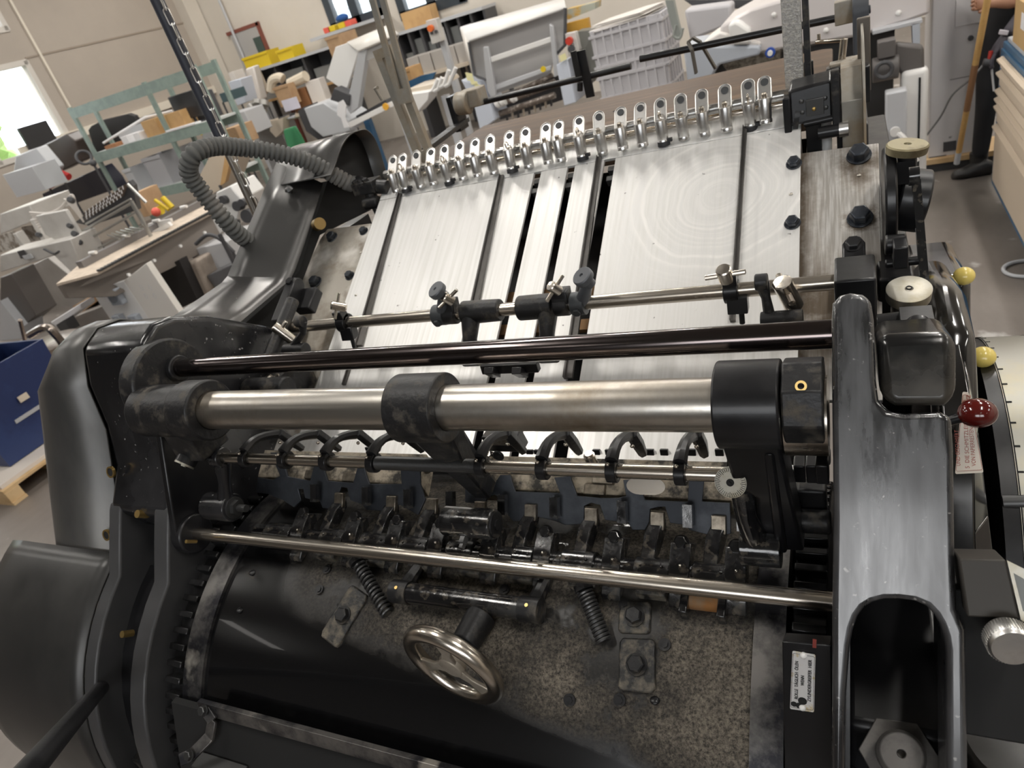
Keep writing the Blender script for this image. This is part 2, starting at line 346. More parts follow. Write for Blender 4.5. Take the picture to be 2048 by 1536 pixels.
# bolts and slotted plates on the cylinder
def slab(cx,cy,w,h,ang,th,name='clamp_pad',hexs=()):
    q=PCY(cx,cy); nn=dn(q); tx=V((1,0,0)); ty=nn.cross(tx)
    ca,sa=math.cos(ang),math.sin(ang); ax=tx*ca+ty*sa; ay=-tx*sa+ty*ca
    m=MB(); pts=[]
    for k in range(20):
        a=2*PI*k/20; pts.append(q+ax*(math.copysign(min(1,abs(math.cos(a))*1.4),math.cos(a))*w)+ay*(math.copysign(min(1,abs(math.sin(a))*1.4),math.sin(a))*h)-nn*.012)
    m.prism(pts,nn*(.012+th)); P(name,m,mat('powdered_casting',(.015,.015,.015),.4,0,(.15,.13,.10),60,(.44,.64),.9,det=10,bump=.4,bscale=200),bevel=.002)
    m=MB(); m.hexb(q+nn*th,nn,.0105,.008); P('hex_bolt',m,blkd)
slab(690,1232,.020,.042,-.35,.004); slab(1275,1330,.022,.030,.1,.004); slab(1270,1235,.02,.02,.1,.003)
for px,py in [(1310,1400),(505,1145),(480,1220)]:
    q=PCY(px,py); nn=dn(q); m=MB(); m.sphere(q,.006,(1,1,.5)); P('rivet',m,blk)
# ---- handwheel ----
hc=PCY(905,1330,DR+.045); vc=(CAM-hc).normalized(); dl=(RW@V((-.50,.866,0)))
ax=(vc*.53+dl*.85).normalized(); hub=PCY(950,1262,DR); ax=((ax*.85+(hc-hub).normalized()*.15)).normalized()
hw=obj('handwheel',MB().torus(hc,ax,.062,.0108,60,16),nickel,press,label='nickel handwheel')
m=MB(); u_,v_=frame(ax); m.lathe([(.017,-.006),(.019,0),(.017,.006),(.008,.008),(0,.0085)],hc,ax,32)
for k in range(3):
    a=math.radians(20+120*k); dirn=u_*math.cos(a)+v_*math.sin(a); sd=ax.cross(dirn)
    m.prism([hc+dirn*.012+sd*.011,hc+dirn*.03+sd*.0065,hc+dirn*.061+sd*.016,hc+dirn*.061-sd*.016,hc+dirn*.03-sd*.0065,hc+dirn*.012-sd*.011],ax*.005)
obj('wheel_spokes',m,mat('dusty_spokes',(.5,.45,.38),.4,.9,(.3,.25,.19),12,(.4,.65),.8),hw,bevel=.0012)
m=MB(); m.cyl(hc-ax*.004,hc-ax*.03,.010,.014); m.cyl(hc-ax*.03,hc-ax*.075,.019,.021); P('wheel_hub',m,blkd,bevel=.002)
# ---- long rods ----
m=MB(); m.cyl((XL,.677,1.618),(-.012,.677,1.618),.0152,n=40); P('upper_tie_shaft',m,shaftm,label='dark polished round shaft spanning the frames')
m=MB(); m.cyl((-1.04,.677,1.618),(-1.012,.677,1.618),.022); P('shaft_collar',m,blkd,bevel=.002)
m=MB(); m.cyl((XL,.547,1.364),(XR,.547,1.364),.0102,n=32); P('lower_rod',m,nickel,label='thin shiny nickel rod in front of the cylinder')
bx=lambda px,py: xl(.598,1.586,px,py)
m=MB(); m.cyl((-.90,.598,1.586),(-.10,.598,1.586),.0288,n=56); P('main_shaft',m,steelw,label='thick worn steel shaft')
m=MB(); m.tubering((-.905,.598,1.586),(1,0,0),.047,.028,.05,48); m.cyl((-1.03,.598,1.586),(-.93,.598,1.586),.042,n=40); m.obox((-.955,.60,1.545),(.03,0,0),(0,.03,0),(0,0,.04)); P('shaft_housing',m,blkd,bevel=.003)
# centre collar with its hanging arm
x0,x1=bx(800,830),bx(892,830)
m=MB(); m.tubering(((x0+x1)/2,.598,1.586),(1,0,0),.0445,.028,abs(x1-x0),56)
P('centre_collar',m,blkd,bevel=.002,label='wide black collar at the middle of the thick shaft')
xa=xl(.62,1.43,905,940)
m=MB(); xm=(x0+x1)/2
m.prism([(xm-.030,.585,1.548),(xm+.034,.585,1.548),(xm+.026,.60,1.48),(xm+.020,.635,1.40),(xm-.006,.635,1.40),(xm-.008,.60,1.48)],(0,.03,.006)); P('hanging_arm',m,blkd,bevel=.003)
q=PX(880,1020,xm+.0); 
m=MB(); m.cyl((xm-.035,.592,1.395),(xm+.045,.592,1.395),.021,n=32); P('arm_boss',m,blkg,bevel=.002)
m=MB(); m.cyl((xm+.045,.592,1.395),(xm+.048,.592,1.395),.018,n=32); m.cyl((xm+.045,.592,1.395),(xm+.050,.592,1.395),.007); P('pivot_pin',m,blkd)
m=MB(); q=V((xm+.002,.575,1.385)); m.hexb(q,(0,-.8,-.3),.007,.01); m.hexb(q+V((0,-.008,-.004)),(0,-.8,-.3),.005,.008); P('lock_nut',m,thread)
# right bracket of the thick shaft
x2,x3,x4=bx(1437,810),bx(1565,810),bx(1650,810)
m=MB(); m.tubering(((x2+x3)/2,.598,1.586),(1,0,0),.0455,.028,abs(x3-x2),56); P('shaft_bracket',m,blk,bevel=.002,label='black bracket clamping the right end of the thick shaft')
m=MB(); m.prism([(x2+.004,.562,1.566),(x3-.002,.562,1.566),(x3+.004,.588,1.45),(x3+.008,.605,1.375),(x3-.040,.605,1.375),(x2+.028,.585,1.47),(x2+.008,.575,1.50)],(0,.040,.006)); P('bracket_arm',m,blk,bevel=.004,seg=3)
m=MB(); m.prism([(x3-.018,.564,1.55),(x3-.008,.564,1.55),(x3-.010,.596,1.38),(x3-.022,.596,1.38)],(0,.03,-.02)); P('bracket_rib',m,blk,bevel=.003,seg=3)
m=MB(); m.tubering(((x3+x4)/2+.001,.600,1.588),(1,0,0),.0445,.02,abs(x4-x3)-.002,8); P('end_block',m,blkd,bevel=.002)
m=MB(); m.cyl((x3+.001,.606,1.566),(XR,.606,1.566),.040,n=40); P('roller_end',m,nickel)
m=MB(); q=PP(1602,772,V((0,.565,1.607)),V((0,-.85,.5))); m.tubering(q,V((0,-.85,.5)),.0052,.003,.004,20); P('oil_hole',m,rust)
# ---- gripper adjusting rod with collars and hooks ----
gx=lambda px,py: xl(.599,1.4915,px,py)
m=MB(); m.cyl((gx(440,915),.599,1.4915),(gx(1462,955),.599,1.4915),.0086,n=32); gr=P('hook_rod',m,nickel)
m=MB(); g0,g1=gx(750,920),gx(955,932); k=0; prf=[]
while g0+k*.0012<g1: prf+= [(.0093,k*.0012),(.0098,k*.0012+.0006)]; k+=1
m.lathe(prf,(g0,.599,1.4915),(1,0,0),24); obj('threaded_section',m,thread,gr,angle=20)
HK=[(494,915,520,868,560,905),(572,917,606,868,625,900),(655,920,700,868,722,905),(748,922,792,868,812,905),(965,932,986,868,1010,905),(1087,934,1112,868,1132,915),(1226,940,1246,870,1262,915),(1362,948,1380,870,1392,920)]
for cx,cy,tx,ty,fx,fy in HK:
    x=gx(cx,cy); c=V((x,.599,1.4915))
    tip=PX(tx,ty,x+.002); 
    if tip.y>.70 or tip.y<.62: tip=V((x+.004,.675,1.512))
    t=V((tip.x,.672,2+(tip.z-2)/tip.y*.672))
    m=MB(); m.tubering(c,(1,0,0),.0142,.0088,.0125,28); ring=P('stop_collar',m,blk,bevel=.001)
    m=MB(); a=c+V((0,.002,.013)); pts=[];
    for i in range(7):
        s=i/6; p=a.lerp(t,s)+V((0,-.004,.012))*math.sin(PI*s)*.9; pts.append(p)
    m.tube(pts,[.0085,.008,.0072,.0066,.0066,.0072,.008],8); obj('curved_hook',m,blk,ring)
    m=MB(); foot=V((x+.004,.70,t.z-.052)); m.tube([t+V((.003,0,.004)),t+V((.004,.012,-.022)),foot],[.0088,.0088,.0066],6); obj('hook_finger',m,blkd,ring,bevel=.001)
    m=MB(); m.sphere(t+V((.003,-.007,-.012)),.0028); m.sphere(c+V((-.002,-.006,.0145)),.0026); obj('set_screw',m,nickel,ring)
# end arms of that rod, left and right
m=MB(); e0=V((gx(440,915),.599,1.4915)); e1=V((xl(.575,1.40,465,985),.575,1.405))
m.tubering(e0,(1,0,0),.017,.008,.02,28); m.tube([e0+V((0,0,-.008)),e0.lerp(e1,.5),e1+V((0,0,.01))],[.0145,.0105,.0135],12); m.cyl(e1-V((.045,0,0)),e1+V((.012,0,0)),.0235,n=32); P('end_arm',m,blkw,bevel=.0015)
m=MB(); m.cyl(e0+V((-.028,.03,.045)),e0+V((-.045,-.03,.01)),.0165,n=32); P('dial_barrel',m,blk); 
a_=(V((-.017,-.06,-.035))).normalized(); q=e0+V((-.045,-.03,.01)); m=MB(); m.cyl(q,q+a_*.003,.016,n=32); m.cyl(q,q+a_*.005,.004,n=6); P('dial_face',m,alud)
m=MB(); q=e1+V((.012,0,0)); m.cyl(q,q+V((.004,0,0)),.018); m.lathe([(.013,0),(.013,.012)],q,(1,0,0),6); m.cyl(q,q+V((.03,0,0)),.006); P('arm_nut',m,thread)
f0=V((gx(1470,955),.599,1.4915)); f1=PX(1490,1080,gx(1470,955)+.012); f1=V((f0.x+.014,.598,1.385))
m=MB(); m.tubering(f0+V((.004,.006,0)),(1,0,0),.019,.008,.022,28); m.tube([f0+V((.006,.0,-.012)),f0.lerp(f1,.5)+V((0,-.004,0)),f1],[.014,.0125,.016],12); m.cyl(f1-V((.018,0,0)),f1+V((.026,0,0)),.022,n=28); P('end_arm',m,blkg,bevel=.001)
dc=PP(1462,964,f0+V((0,-.03,-.0)),V((-.1,-.85,.5))); da=V((-.12,-.82,.42)).normalized()
m=MB(); m.cyl(dc-da*.075,dc,.0155,n=36); P('dial_barrel',m,blk)
dcap=obj('dial_face',MB().cyl(dc,dc+da*.0025,.0168,n=40),alud,press,label='round engraved dial')
m=MB(); m.cyl(dc+da*.0025,dc+da*.004,.004,n=16); m.cyl(dc+da*.0025,dc+da*.006,.0016,n=6); 
u_,v_=frame(da)
for k in range(40):
    a=2*PI*k/40; dd_=u_*math.cos(a)+v_*math.sin(a); m.obox(dc+da*.0027+dd_*.0135,dd_*(.0018 if k%5 else .003),da.cross(dd_)*.00022,da*.0003)
m.torus(dc+da*.0026,da,.0158,.0002,40,6); obj('dial_marks',m,hole,dcap)
# ---- blued comb plate behind the rod ----
CP=V((0,.652,1.378)); CN=V((0,-.80,.60)).normalized()
def CC(px,py,h=0): return PP(px,py,CP+CN*h,CN)
pl1=[(515,955),(545,960),(560,952),(540,905),(560,905),(575,953),(620,962),(628,930),(645,930),(655,962),(706,966),(716,930),(726,930),(738,968),(803,968),(800,930),(840,930),(840,968),(850,1000),(836,1030),(800,1010),(768,1012),(765,1022),(734,1020),(722,1008),(700,1000),(694,976),(682,974),(678,985),(690,1006),(672,1018),(645,1016),(640,1003),(610,996),(606,978),(596,978),(602,1000),(588,1015),(565,1000),(535,988),(512,985)]
pl2=[(930,975),(985,985),(992,962),(1000,950),(1020,950),(1030,983),(1120,986),(1108,955),(1140,952),(1154,992),(1200,996),(1235,996),(1252,992),(1246,960),(1272,958),(1290,1000),(1375,1004),(1378,960),(1408,960),(1404,1003),(1460,1006),(1462,1068),(1425,1072),(1378,1060),(1372,1050),(1340,1046),(1330,1014),(1318,1014),(1300,1018),(1298,1045),(1290,1060),(1265,1060),(1256,1046),(1210,1040),(1200,1010),(1182,1006),(1168,1012),(1168,1048),(1130,1050),(1110,1042),(1060,1030),(1048,1042),(1025,1042),(1008,1020),(1005,1000),(990,990),(975,994),(970,1008),(930,1005)]
m=MB(); m.prism([CC(*p) for p in pl1],-CN*.004); P('comb_plate',m,gun,bevel=.0006,label='blued steel plate with cut-outs, shorter one')
m=MB(); m.prism([CC(*p) for p in pl2],-CN*.004); P('comb_plate',m,gun,bevel=.0006,label='blued steel plate with cut-outs, longer one')
# powder-coated shelf behind the plates, small gripper pads on it
m=MB(); 
for (xx0,xx1) in ((xl(.68,1.39,520,930),xl(.68,1.39,845,950)),(xl(.68,1.39,935,960),xl(.68,1.39,1465,985))):
    m.prism([(xx0,.674,1.385),(xx1,.674,1.385),(xx1,.715,1.415),(xx0,.715,1.415)],(0,.006,-.03))
P('front_lay_shelf',m,mat('powder_heap',(.03,.027,.022),.8,0,(.34,.29,.22),38,(.38,.56),.95,det=12,bump=.6,bscale=220),bevel=.001)
for px,py in [(622,966),(698,972),(1175,955),(1205,978),(1188,1000),(1280,960)]:
    q=CC(px,py,-.008)+V((0,.012,.008)); m=MB(); m.obox(q,(.015,0,0),(0,.006,.0045),(0,-.003,.004)); P('gripper_pad',m,mat('grimy_nickel',(.35,.31,.25),.35,.9,(.12,.10,.08),30,(.4,.6)),bevel=.001)
for px,py in [(1183,958),(852,965),(985,955)]:
    q=CC(px,py,-.004)+V((0,.016,.012)); m=MB(); m.cyl(q,q+V((0,-.004,.02)),.008,n=20); m.cyl(q+V((0,-.004,.02)),q+V((0,-.0045,.024)),.0055); P('oil_cup',m,nickel)
m=MB(); q=CC(1292,972,.006); m.prism([q+V((.018*math.cos(a)+(.008 if math.cos(a)>0 else -.008),0,0))+V((0,.007,.009))*math.sin(a) for a in [2*PI*k/24 for k in range(24)]],CN*.002); P('lever_tag',m,nickel)
# ---- gripper shaft in segments with clamps over the cylinder ----
GY,GZ,GR=.585,1.338,.0195
hx=lambda px,py: xl(GY,GZ,px,py)
m=MB(); m.cyl((hx(520,1030),GY,GZ),(hx(1490,1130),GY,GZ),GR-.004,n=28); P('gripper_shaft',m,blkg)
for a,b in [(545,595),(655,700),(735,790),(810,865),(905,955),(1035,1075),(1130,1195),(1275,1345),(1388,1462)]:
    y_=1030+(a-520)*.1; m=MB(); m.cyl((hx(a,y_),GY,GZ),(hx(b,y_+5),GY,GZ),GR,n=32)
    for s in (.2,.8):
        xx=hx(a,y_)*(1-s)+hx(b,y_)*s; m.sphere((xx,GY-.006,GZ+GR-.001),.0022,n=10)
    P('shaft_sleeve',m,blkg,bevel=.0015)
for px,py in [(612,1045),(715,1062),(800,1062),(885,1072),(990,1080),(1095,1090),(1232,1100),(1365,1112),(1475,1122)]:
    x=hx(px,py); wv=.0125; m=MB()
    pr=[(GY+.045,GZ+.012),(GY+.02,GZ+.036),(GY-.002,GZ+GR+.006),(GY-.018,GZ+.014),(GY-.026,GZ-.004),(GY-.034,GZ-.010),(GY-.036,GZ-.018),(GY-.018,GZ-.016),(GY+.02,GZ+.01)]
    m.prism([(x-wv,)+p for p in pr],(2*wv,0,0)); cl=P('shaft_clamp',m,blkg,bevel=.0012)
    for (yy,zz_) in ((GY+.022,GZ+.035),(GY-.023,GZ+.004)):
        nn=V((0,-.62,.78)); m=MB(); m.hexb(V((x,yy,zz_))-nn*.002,nn,.0078,.007); obj('hex_bolt',m,blkg,cl)
    m=MB(); m.sphere((x+.002,GY-.006,GZ+GR+.004),.0024,n=10); obj('grease_nipple',m,nickel,cl)
    m=MB(); m.obox((x+.004,.642,1.385),(.006,0,0),(0,.008,.012),(0,-.004,.003)); obj('gripper_finger',m,blkg,cl)
pwd=mat('powdered_casting',(.015,.015,.015),.4)
for px,py in [(655,1050),(760,1060),(842,1066),(940,1075),(1042,1085),(1165,1096),(1300,1108),(1425,1120)]:
    x=hx(px,py); m=MB()   # gripper body: slanting casting from the shaft up to the plate
    m.prism([(x-.011,GY+.004,GZ+.016),(x-.011,GY+.040,GZ+.030),(x-.004,.650,1.372),(x-.004,.642,1.358),(x-.011,GY+.03,GZ+.002)],(.018,0,0)); gb=P('gripper_body',m,blkg,bevel=.0015)
    m=MB(); m.obox((x+.004,.643,1.372),(.009,0,0),(0,.007,.009),(0,-.003,.002)); obj('gripper_tip',m,mat('grimy_nickel',(.35,.31,.25),.35,.9,(.12,.10,.08),30,(.4,.6)),gb,bevel=.0008)
    q=PCY(px+6,py+52+ (px-650)*.02,DR+.004); nn=dn(q); ty=nn.cross(V((1,0,0))); m=MB(); m.obox(q,(.019,0,0),nn*.009,ty*.016); P('seat_block',m,pwd,bevel=.002)
for px,py in [(590,1120),(655,1140),(1140,1400),(1010,1180),(1250,1210),(1330,1290),(1240,1400),(640,1180)]:
    q=PCY(px,py); nn=dn(q); m=MB(); m.cyl(q-nn*.002,q+nn*.003,.0075,n=18); m.cyl(q,q+nn*.0045,.0045,n=6); P('flush_screw',m,blkd)
# ---- springs ----
for (ax_,ay_),(bx_,by_) in (((722,1118),(776,1228)),((1172,1186),(1208,1282))):
    q=PCY(bx_,by_,DR+.006); p=V((hx(ax_,ay_-20),GY-.018,GZ-.012)); p=V((xl(.55,1.335,ax_,ay_),.545,1.338)); L_=(q-p).length; dr=(q-p).normalized(); u_,v_=frame(dr); pts=[]
    for i in range(14*16+1):
        a=2*PI*i/16; pts.append(p+dr*(L_*i/(14*16))+u_*(.0088*math.cos(a))+v_*(.0088*math.sin(a)))
    m=MB(); m.tube(pts,.0021,6); sp_=P('coil_spring',m,thread)
    m=MB(); m.cyl(p,q,.0058); m.tubering(p-dr*.004,dr,.012,.004,.008,24); obj('spring_guide',m,blkd,sp_)
# ---- black lifting handle ----
a=PCY(790,1182,DR+.022); b=PCY(1078,1226,DR+.022); b=V((b.x,a.y,a.z))
m=MB(); m.cyl(a,b,.0145,n=32); hd=P('lift_handle',m,blkg,bevel=.002)
for q,px,py in ((a+V((.012,0,0)),850,1112),(b-V((.012,0,0)),1100,1130)):
    e=V((q.x+.004,GY-.004,GZ-.01)); m=MB(); m.tube([q,e],[.011,.009],10); m.cyl(q-V((.014,0,0)),q+V((.014,0,0)),.0165,n=28); obj('handle_arm',m,blkd,hd)
    m=MB(); m.cyl(q,q+dn(q)*.0175,.0024); obj('handle_pin',m,rust,hd)
# rusty roller bracket near the right end
q=PCY(1410,1205,DR+.004); nn=dn(q)
m=MB()
for dx in (-.022,.022): m=MB(); m.obox(q+V((dx,0,0)),(.005,0,0),nn*.014,nn.cross(V((1,0,0)))*.022); P('roller_bracket',m,blkg,bevel=.0015)
m=MB(); m.cyl(q-V((.017,0,0)),q+V((.017,0,0)),.010); m.cyl(q+nn.cross(V((1,0,0)))*.03,q+nn.cross(V((1,0,0)))*.03+nn*.008,.005,n=6); P('bracket_roller',m,mat('rusty_roller',(.3,.2,.12),.7,.4,(.35,.16,.05),30,(.4,.6)))
# ---- right hand: gear window, name plate cover ----
g_a=[FF(*p,-.012) for p in [(1564,1283),(1662,1290),(1662,1700),(1552,1700)]]; g_a[2]=V((g_a[2].x,g_a[0].y-.10,g_a[0].z-.30)); g_a[3]=V((g_a[3].x,g_a[0].y-.10,g_a[0].z-.30)); m=MB(); m.prism(g_a,-FN*.03); gc=P('gear_cover',m,blk,bevel=.0012)
gq=(g_a[3]-g_a[0]); GN=V((1,0,0)).cross(gq).normalized(); GN=GN if GN.y<0 else -GN
def SS(px,py,h=0): return PP(px,py,g_a[0]+GN*(.0006+h),GN)
c=[SS(*p) for p in [(1585,1301),(1631,1309),(1628,1424),(1580,1417)]]
def rrect(c,r,n=4): # rounded quad
    out=[]
    for i in range(4):
        p=c[i]; a=(c[i-1]-p).normalized(); b=(c[(i+1)%4]-p).normalized()
        for k in range(n+1):
            t=k/n*PI/2; out.append(p+a*r*(1-math.sin(t))+b*r*(1-math.cos(t)))
    return out
plate=P('oil_notice_plate',MB().prism(rrect(c,.0014),GN*.0006),mat('notice_white',(.72,.71,.70),.35,.3,(.55,.42,.18),60,(.56,.66),.6),label='small riveted metal notice plate with German oiling text')
cc=sum(c,V())/4; c2=[cc+(p-cc)*.93+GN*.0007 for p in c]
m=MB(); rr_=rrect(c2,.0012,4); m.tube(rr_,.00018,4,closed=True); obj('plate_border',m,hole,plate)
m=MB()
for px,py in ((1607,1311),(1605,1415)): m.sphere(SS(px,py,.0008),.0032,n=14)
obj('plate_rivet',m,white,plate)
m=MB(); q=SS(1598,1408,.0009)
for (px,py,r) in ((1605,1402,.004),(1588,1408,.0028),(1598,1411,.003)): q=SS(px,py,.0008); m.cyl(q,q+GN*.0003,r,n=12)
obj('plate_scar',m,hole,plate)
def text(name,body,origin,right,up,size,m_,parent,ext=.00012,xs=1.0,align='LEFT',bold=0):
    cu_=bpy.data.curves.new(name,'FONT'); cu_.body=body; cu_.size=size; cu_.extrude=ext; cu_.align_x=align; cu_.offset=bold; cu_.resolution_u=3
    t=bpy.data.objects.new(name+'_tmp',cu_); COL.objects.link(t)
    dg=bpy.context.evaluated_depsgraph_get(); me=bpy.data.meshes.new_from_object(t.evaluated_get(dg)); me.name=name
    bpy.data.objects.remove(t)
    r=right.normalized(); u=(up-r*up.dot(r)).normalized(); n_=r.cross(u)
    mw=M(((r.x*xs,u.x,n_.x,origin.x),(r.y*xs,u.y,n_.y,origin.y),(r.z*xs,u.z,n_.z,origin.z),(0,0,0,1)))
    me.transform(mw); me.materials.clear(); me.materials.append(m_)
    o=bpy.data.objects.new(name,me); put(o,parent,M.Identity(4)); return o
rt=(SS(1607,1311)-SS(1605,1415)).normalized(); up_=-(V((1,0,0)))
for body,px,py,L_ in (('ROLLE  TÄGLICH  ÖLEN',1595.5,1399,76),('WENN',1608,1372,20),('ZYLINDERGREIFER  HIER',1621.5,1404,84)):
    o_=SS(px,py,.0009); e_=SS(px+.5,py-L_,.0009); W0=(e_-o_).length
    t=text('plate_lettering',body,o_,rt,up_,.0042,hole,plate,bold=.00005)
    wd=max((v.co-o_).dot(rt) for v in t.data.vertices); k=W0/wd
    for v in t.data.vertices: v.co+=rt*((v.co-o_).dot(rt)*(k-1))
m=MB(); a_=SS(1629,1287,.0004); m.obox(a_,(.0016,0,0),rt*.0045,GN*.0002); obj('red_mark',m,mat('brick_red_mark',(.20,.03,.02),.6),gc)
# block right of the thick shaft's lower end
m=MB(); m.obox(PX(1625,1010,-.05),(.016,0,0),(0,.012,.0),(0,0,.032)); m.cyl((-.075,.70,1.44),(-.03,.70,1.44),.012); m.cyl((-.075,.63,1.40),(-.03,.63,1.40),.014); P('cam_block',m,blkd,bevel=.004,seg=3)
m=MB()
for px in (1600,1625,1645): m=MB(); m.obox(PX(px,938,-.03-(1650-px)*.0006),(.006,0,0),(0,.01,0),(0,0,.012)); P('stop_block',m,blk,bevel=.0015)
# ---- lower left bar, bracket and operating rod ----
q=PCY(402,1412,.366); q_b=q.copy(); e=V((-.30,q.y,q.z)); m=MB(); m.obox((q+e)/2,V(((e.x-q.x)/2,0,0)),(0,.003,.011),(0,-.004,.001)); P('wiper_bar',m,ringm,bevel=.0006)
m=MB(); a=q+V((.02,-.006,.004)); pts=[a,a+V((.012,-.006,-.012)),a+V((.004,-.02,-.035)),a+V((-.02,-.045,-.05)),a+V((-.035,-.055,-.052))]
for i in range(4):
    c0,c1=pts[i],pts[i+1]; dv=c1-c0; sd=dv.cross(V((0,-.7,.7))).normalized()*.009; m.obox((c0+c1)/2,dv*.55,sd,V((0,-.7,.7))*.0025)
P('bar_bracket',m,ringm,bevel=.001)
for p_ in (pts[0],pts[3]): m=MB(); m.hexb(p_+V((0,-.002,.003)),V((0,-.7,.7)),.007,.006); P('bracket_bolt',m,thread)
m=MB(); a=PX(205,1372,-1.2); b=a+ (PD(60,1540,.62)-a)*1.25; m.tube([a,b],.0125,16); P('lever_rod',m,blk)
m=MB(); a=PX(203,1352,-1.19); m.tube([a+V((0,0,-.03)),a,a+V((.005,.01,.03))],[.012,.012,.008],10); P('lever_eye',m,blkw)
m=MB(); m.box((-1.16,.30,.98),(-.99,.9,1.045)); m.box((-1.0,.27,.92),(-.1,.33,1.0)); m.box((-1.1,.22,.95),(-.94,.34,1.035)); P('front_sill',m,blkd,bevel=.004)
m=MB(); m.obox(PX(440,1535,-.88),(.05,0,0),(0,.012,-.0),(0,0,.004)); P('sill_plate',m,thread,bevel=.001)
m=MB(); m.prism([(-.99,q_b.y-.001,q_b.z-.012),(-.10,q_b.y-.001,q_b.z-.012),(-.10,q_b.y-.10,q_b.z-.22),(-.99,q_b.y-.10,q_b.z-.22)],(0,.01,.0)); P('shade_sheet',m,hole)  # black sheet paints in the shade of the opening below the wiper bar
# ---------------- feed board ----------------
def board_mat():
    m_=bpy.data.materials.new('brushed_board'); m_.use_nodes=True; t=m_.node_tree; L=t.links.new; N=t.nodes.new; p=t.nodes['Principled BSDF']
    g=N('ShaderNodeNewGeometry'); mp=N('ShaderNodeMapping'); mp.inputs['Scale'].default_value=(160,4,4); L(g.outputs['Position'],mp.inputs[0])
    n1=N('ShaderNodeTexNoise'); n1.inputs['Scale'].default_value=1; n1.inputs['Detail'].default_value=6; L(mp.outputs[0],n1.inputs[0])
    # wiping swirls on the right hand plate
    vm=N('ShaderNodeVectorMath'); vm.operation='DISTANCE'; vm.inputs[1].default_value=(-.205,1.20,1.607); L(g.outputs['Position'],vm.inputs[0])
    n3=N('ShaderNodeTexNoise'); n3.inputs['Scale'].default_value=9; L(g.outputs['Position'],n3.inputs[0])
    ad=N('ShaderNodeMath'); ad.operation='MULTIPLY_ADD'; ad.inputs[1].default_value=.035; L(n3.outputs[0],ad.inputs[0]); L(vm.outputs['Value'],ad.inputs[2])
    n2=N('ShaderNodeTexNoise'); n2.noise_dimensions='1D'; n2.inputs['Scale'].default_value=150; n2.inputs['Detail'].default_value=5; L(ad.outputs[0],n2.inputs['W'])
    n4=N('ShaderNodeTexNoise'); n4.inputs['Scale'].default_value=60; n4.inputs['Detail'].default_value=2; L(g.outputs['Position'],n4.inputs[0])
    def mr(src,a,b,c=0,d=1):
        r=N('ShaderNodeMapRange'); r.inputs[1].default_value=a; r.inputs[2].default_value=b; r.inputs[3].default_value=c; r.inputs[4].default_value=d; L(src,r.inputs[0]); return r.outputs[0]
    mul=N('ShaderNodeMath'); mul.operation='MULTIPLY'; L(mr(n2.outputs[0],.45,.8),mul.inputs[0]); L(mr(vm.outputs['Value'],.11,.21,1,0),mul.inputs[1]); n2.inputs['Scale'].default_value=90; mul.use_clamp=True
    mx=N('ShaderNodeMix'); mx.data_type='RGBA'; mx.inputs[6].default_value=(.86,.85,.83,1); mx.inputs[7].default_value=(.72,.71,.68,1); L(mr(n1.outputs[0],.4,.75),mx.inputs[0])
    mx2=N('ShaderNodeMix'); mx2.data_type='RGBA'; mx2.inputs[7].default_value=(.97,.95,.92,1); L(mx.outputs[2],mx2.inputs[6]); L(mul.outputs[0],mx2.inputs[0])
    mx3=N('ShaderNodeMix'); mx3.data_type='RGBA'; mx3.inputs[7].default_value=(.22,.21,.2,1); L(mx2.outputs[2],mx3.inputs[6]); L(mr(n4.outputs[0],.74,.78),mx3.inputs[0]); L(mx3.outputs[2],p.inputs['Base Color'])
    p.inputs['Metallic'].default_value=.5
    L(mr(n1.outputs[0],.3,.7,.36,.46),p.inputs['Roughness'])
    b=N('ShaderNodeBump'); b.inputs['Strength'].default_value=.05; b.inputs['Distance'].default_value=.001; L(n1.outputs[0],b.inputs['Height']); L(b.outputs[0],p.inputs['Normal'])
    return m_
BRD=board_mat()
S0,S1=-.030,-.66
def board(x0,x1,s0=S0,s1=S1,h0=-.006,h1=0,lab=None): m=MB(); bbox(m,x0,x1,s0,s1,h0,h1); return P('feed_board_plate',m,BRD,bevel=.0006,label=lab)
board(-.975,-.581,lab='left silver board plate'); board(-.565,-.507,lab='narrow silver plate between two slots'); board(-.491,-.430,lab='silver plate under the middle guide bar'); board(-.407,-.075,lab='right silver board plate with wiping swirls')
m=MB(); bbox(m,-.975,-.075,S0+.001,.022,-.006,.0006); P('board_head_strip',m,BRD,bevel=.0006)
m=MB(); bbox(m,-.97,-.08,.022,.05,-.012,.004); P('head_rail',m,mat('wood_rail',(.45,.36,.26),.5,0,(.6,.55,.48),12,(.4,.6)),bevel=.001)
m=MB(); m.cyl(BB(-.95,.036,.012),BB(-.10,.036,.012),.0035,n=12); P('brass_rod',m,rust)
# tapes and dark parts seen in the slots
m=MB()
for x in (-.573,-.499,-.415): bbox(m,x-.006,x+.006,-.05,-.60,-.07,-.06)
bbox(m,-.97,-.08,-.62,.14,-.21,-.20); P('board_underframe',m,blk)
m=MB(); 
for x in (-.573,-.499,-.415):
    for s in (-.05,-.075): m=MB(); bbox(m,x-.0065,x+.0065,s-.006,s+.006,-.02,-.004); P('slot_block',m,thread,bevel=.001)
m=MB()
for s in (-.25,-.33): m=MB(); bbox(m,-.75,-.38,s-.012,s+.012,-.13,-.118); P('slot_spacer',m,mat('tan_wood_bit',(.55,.33,.16),.6))
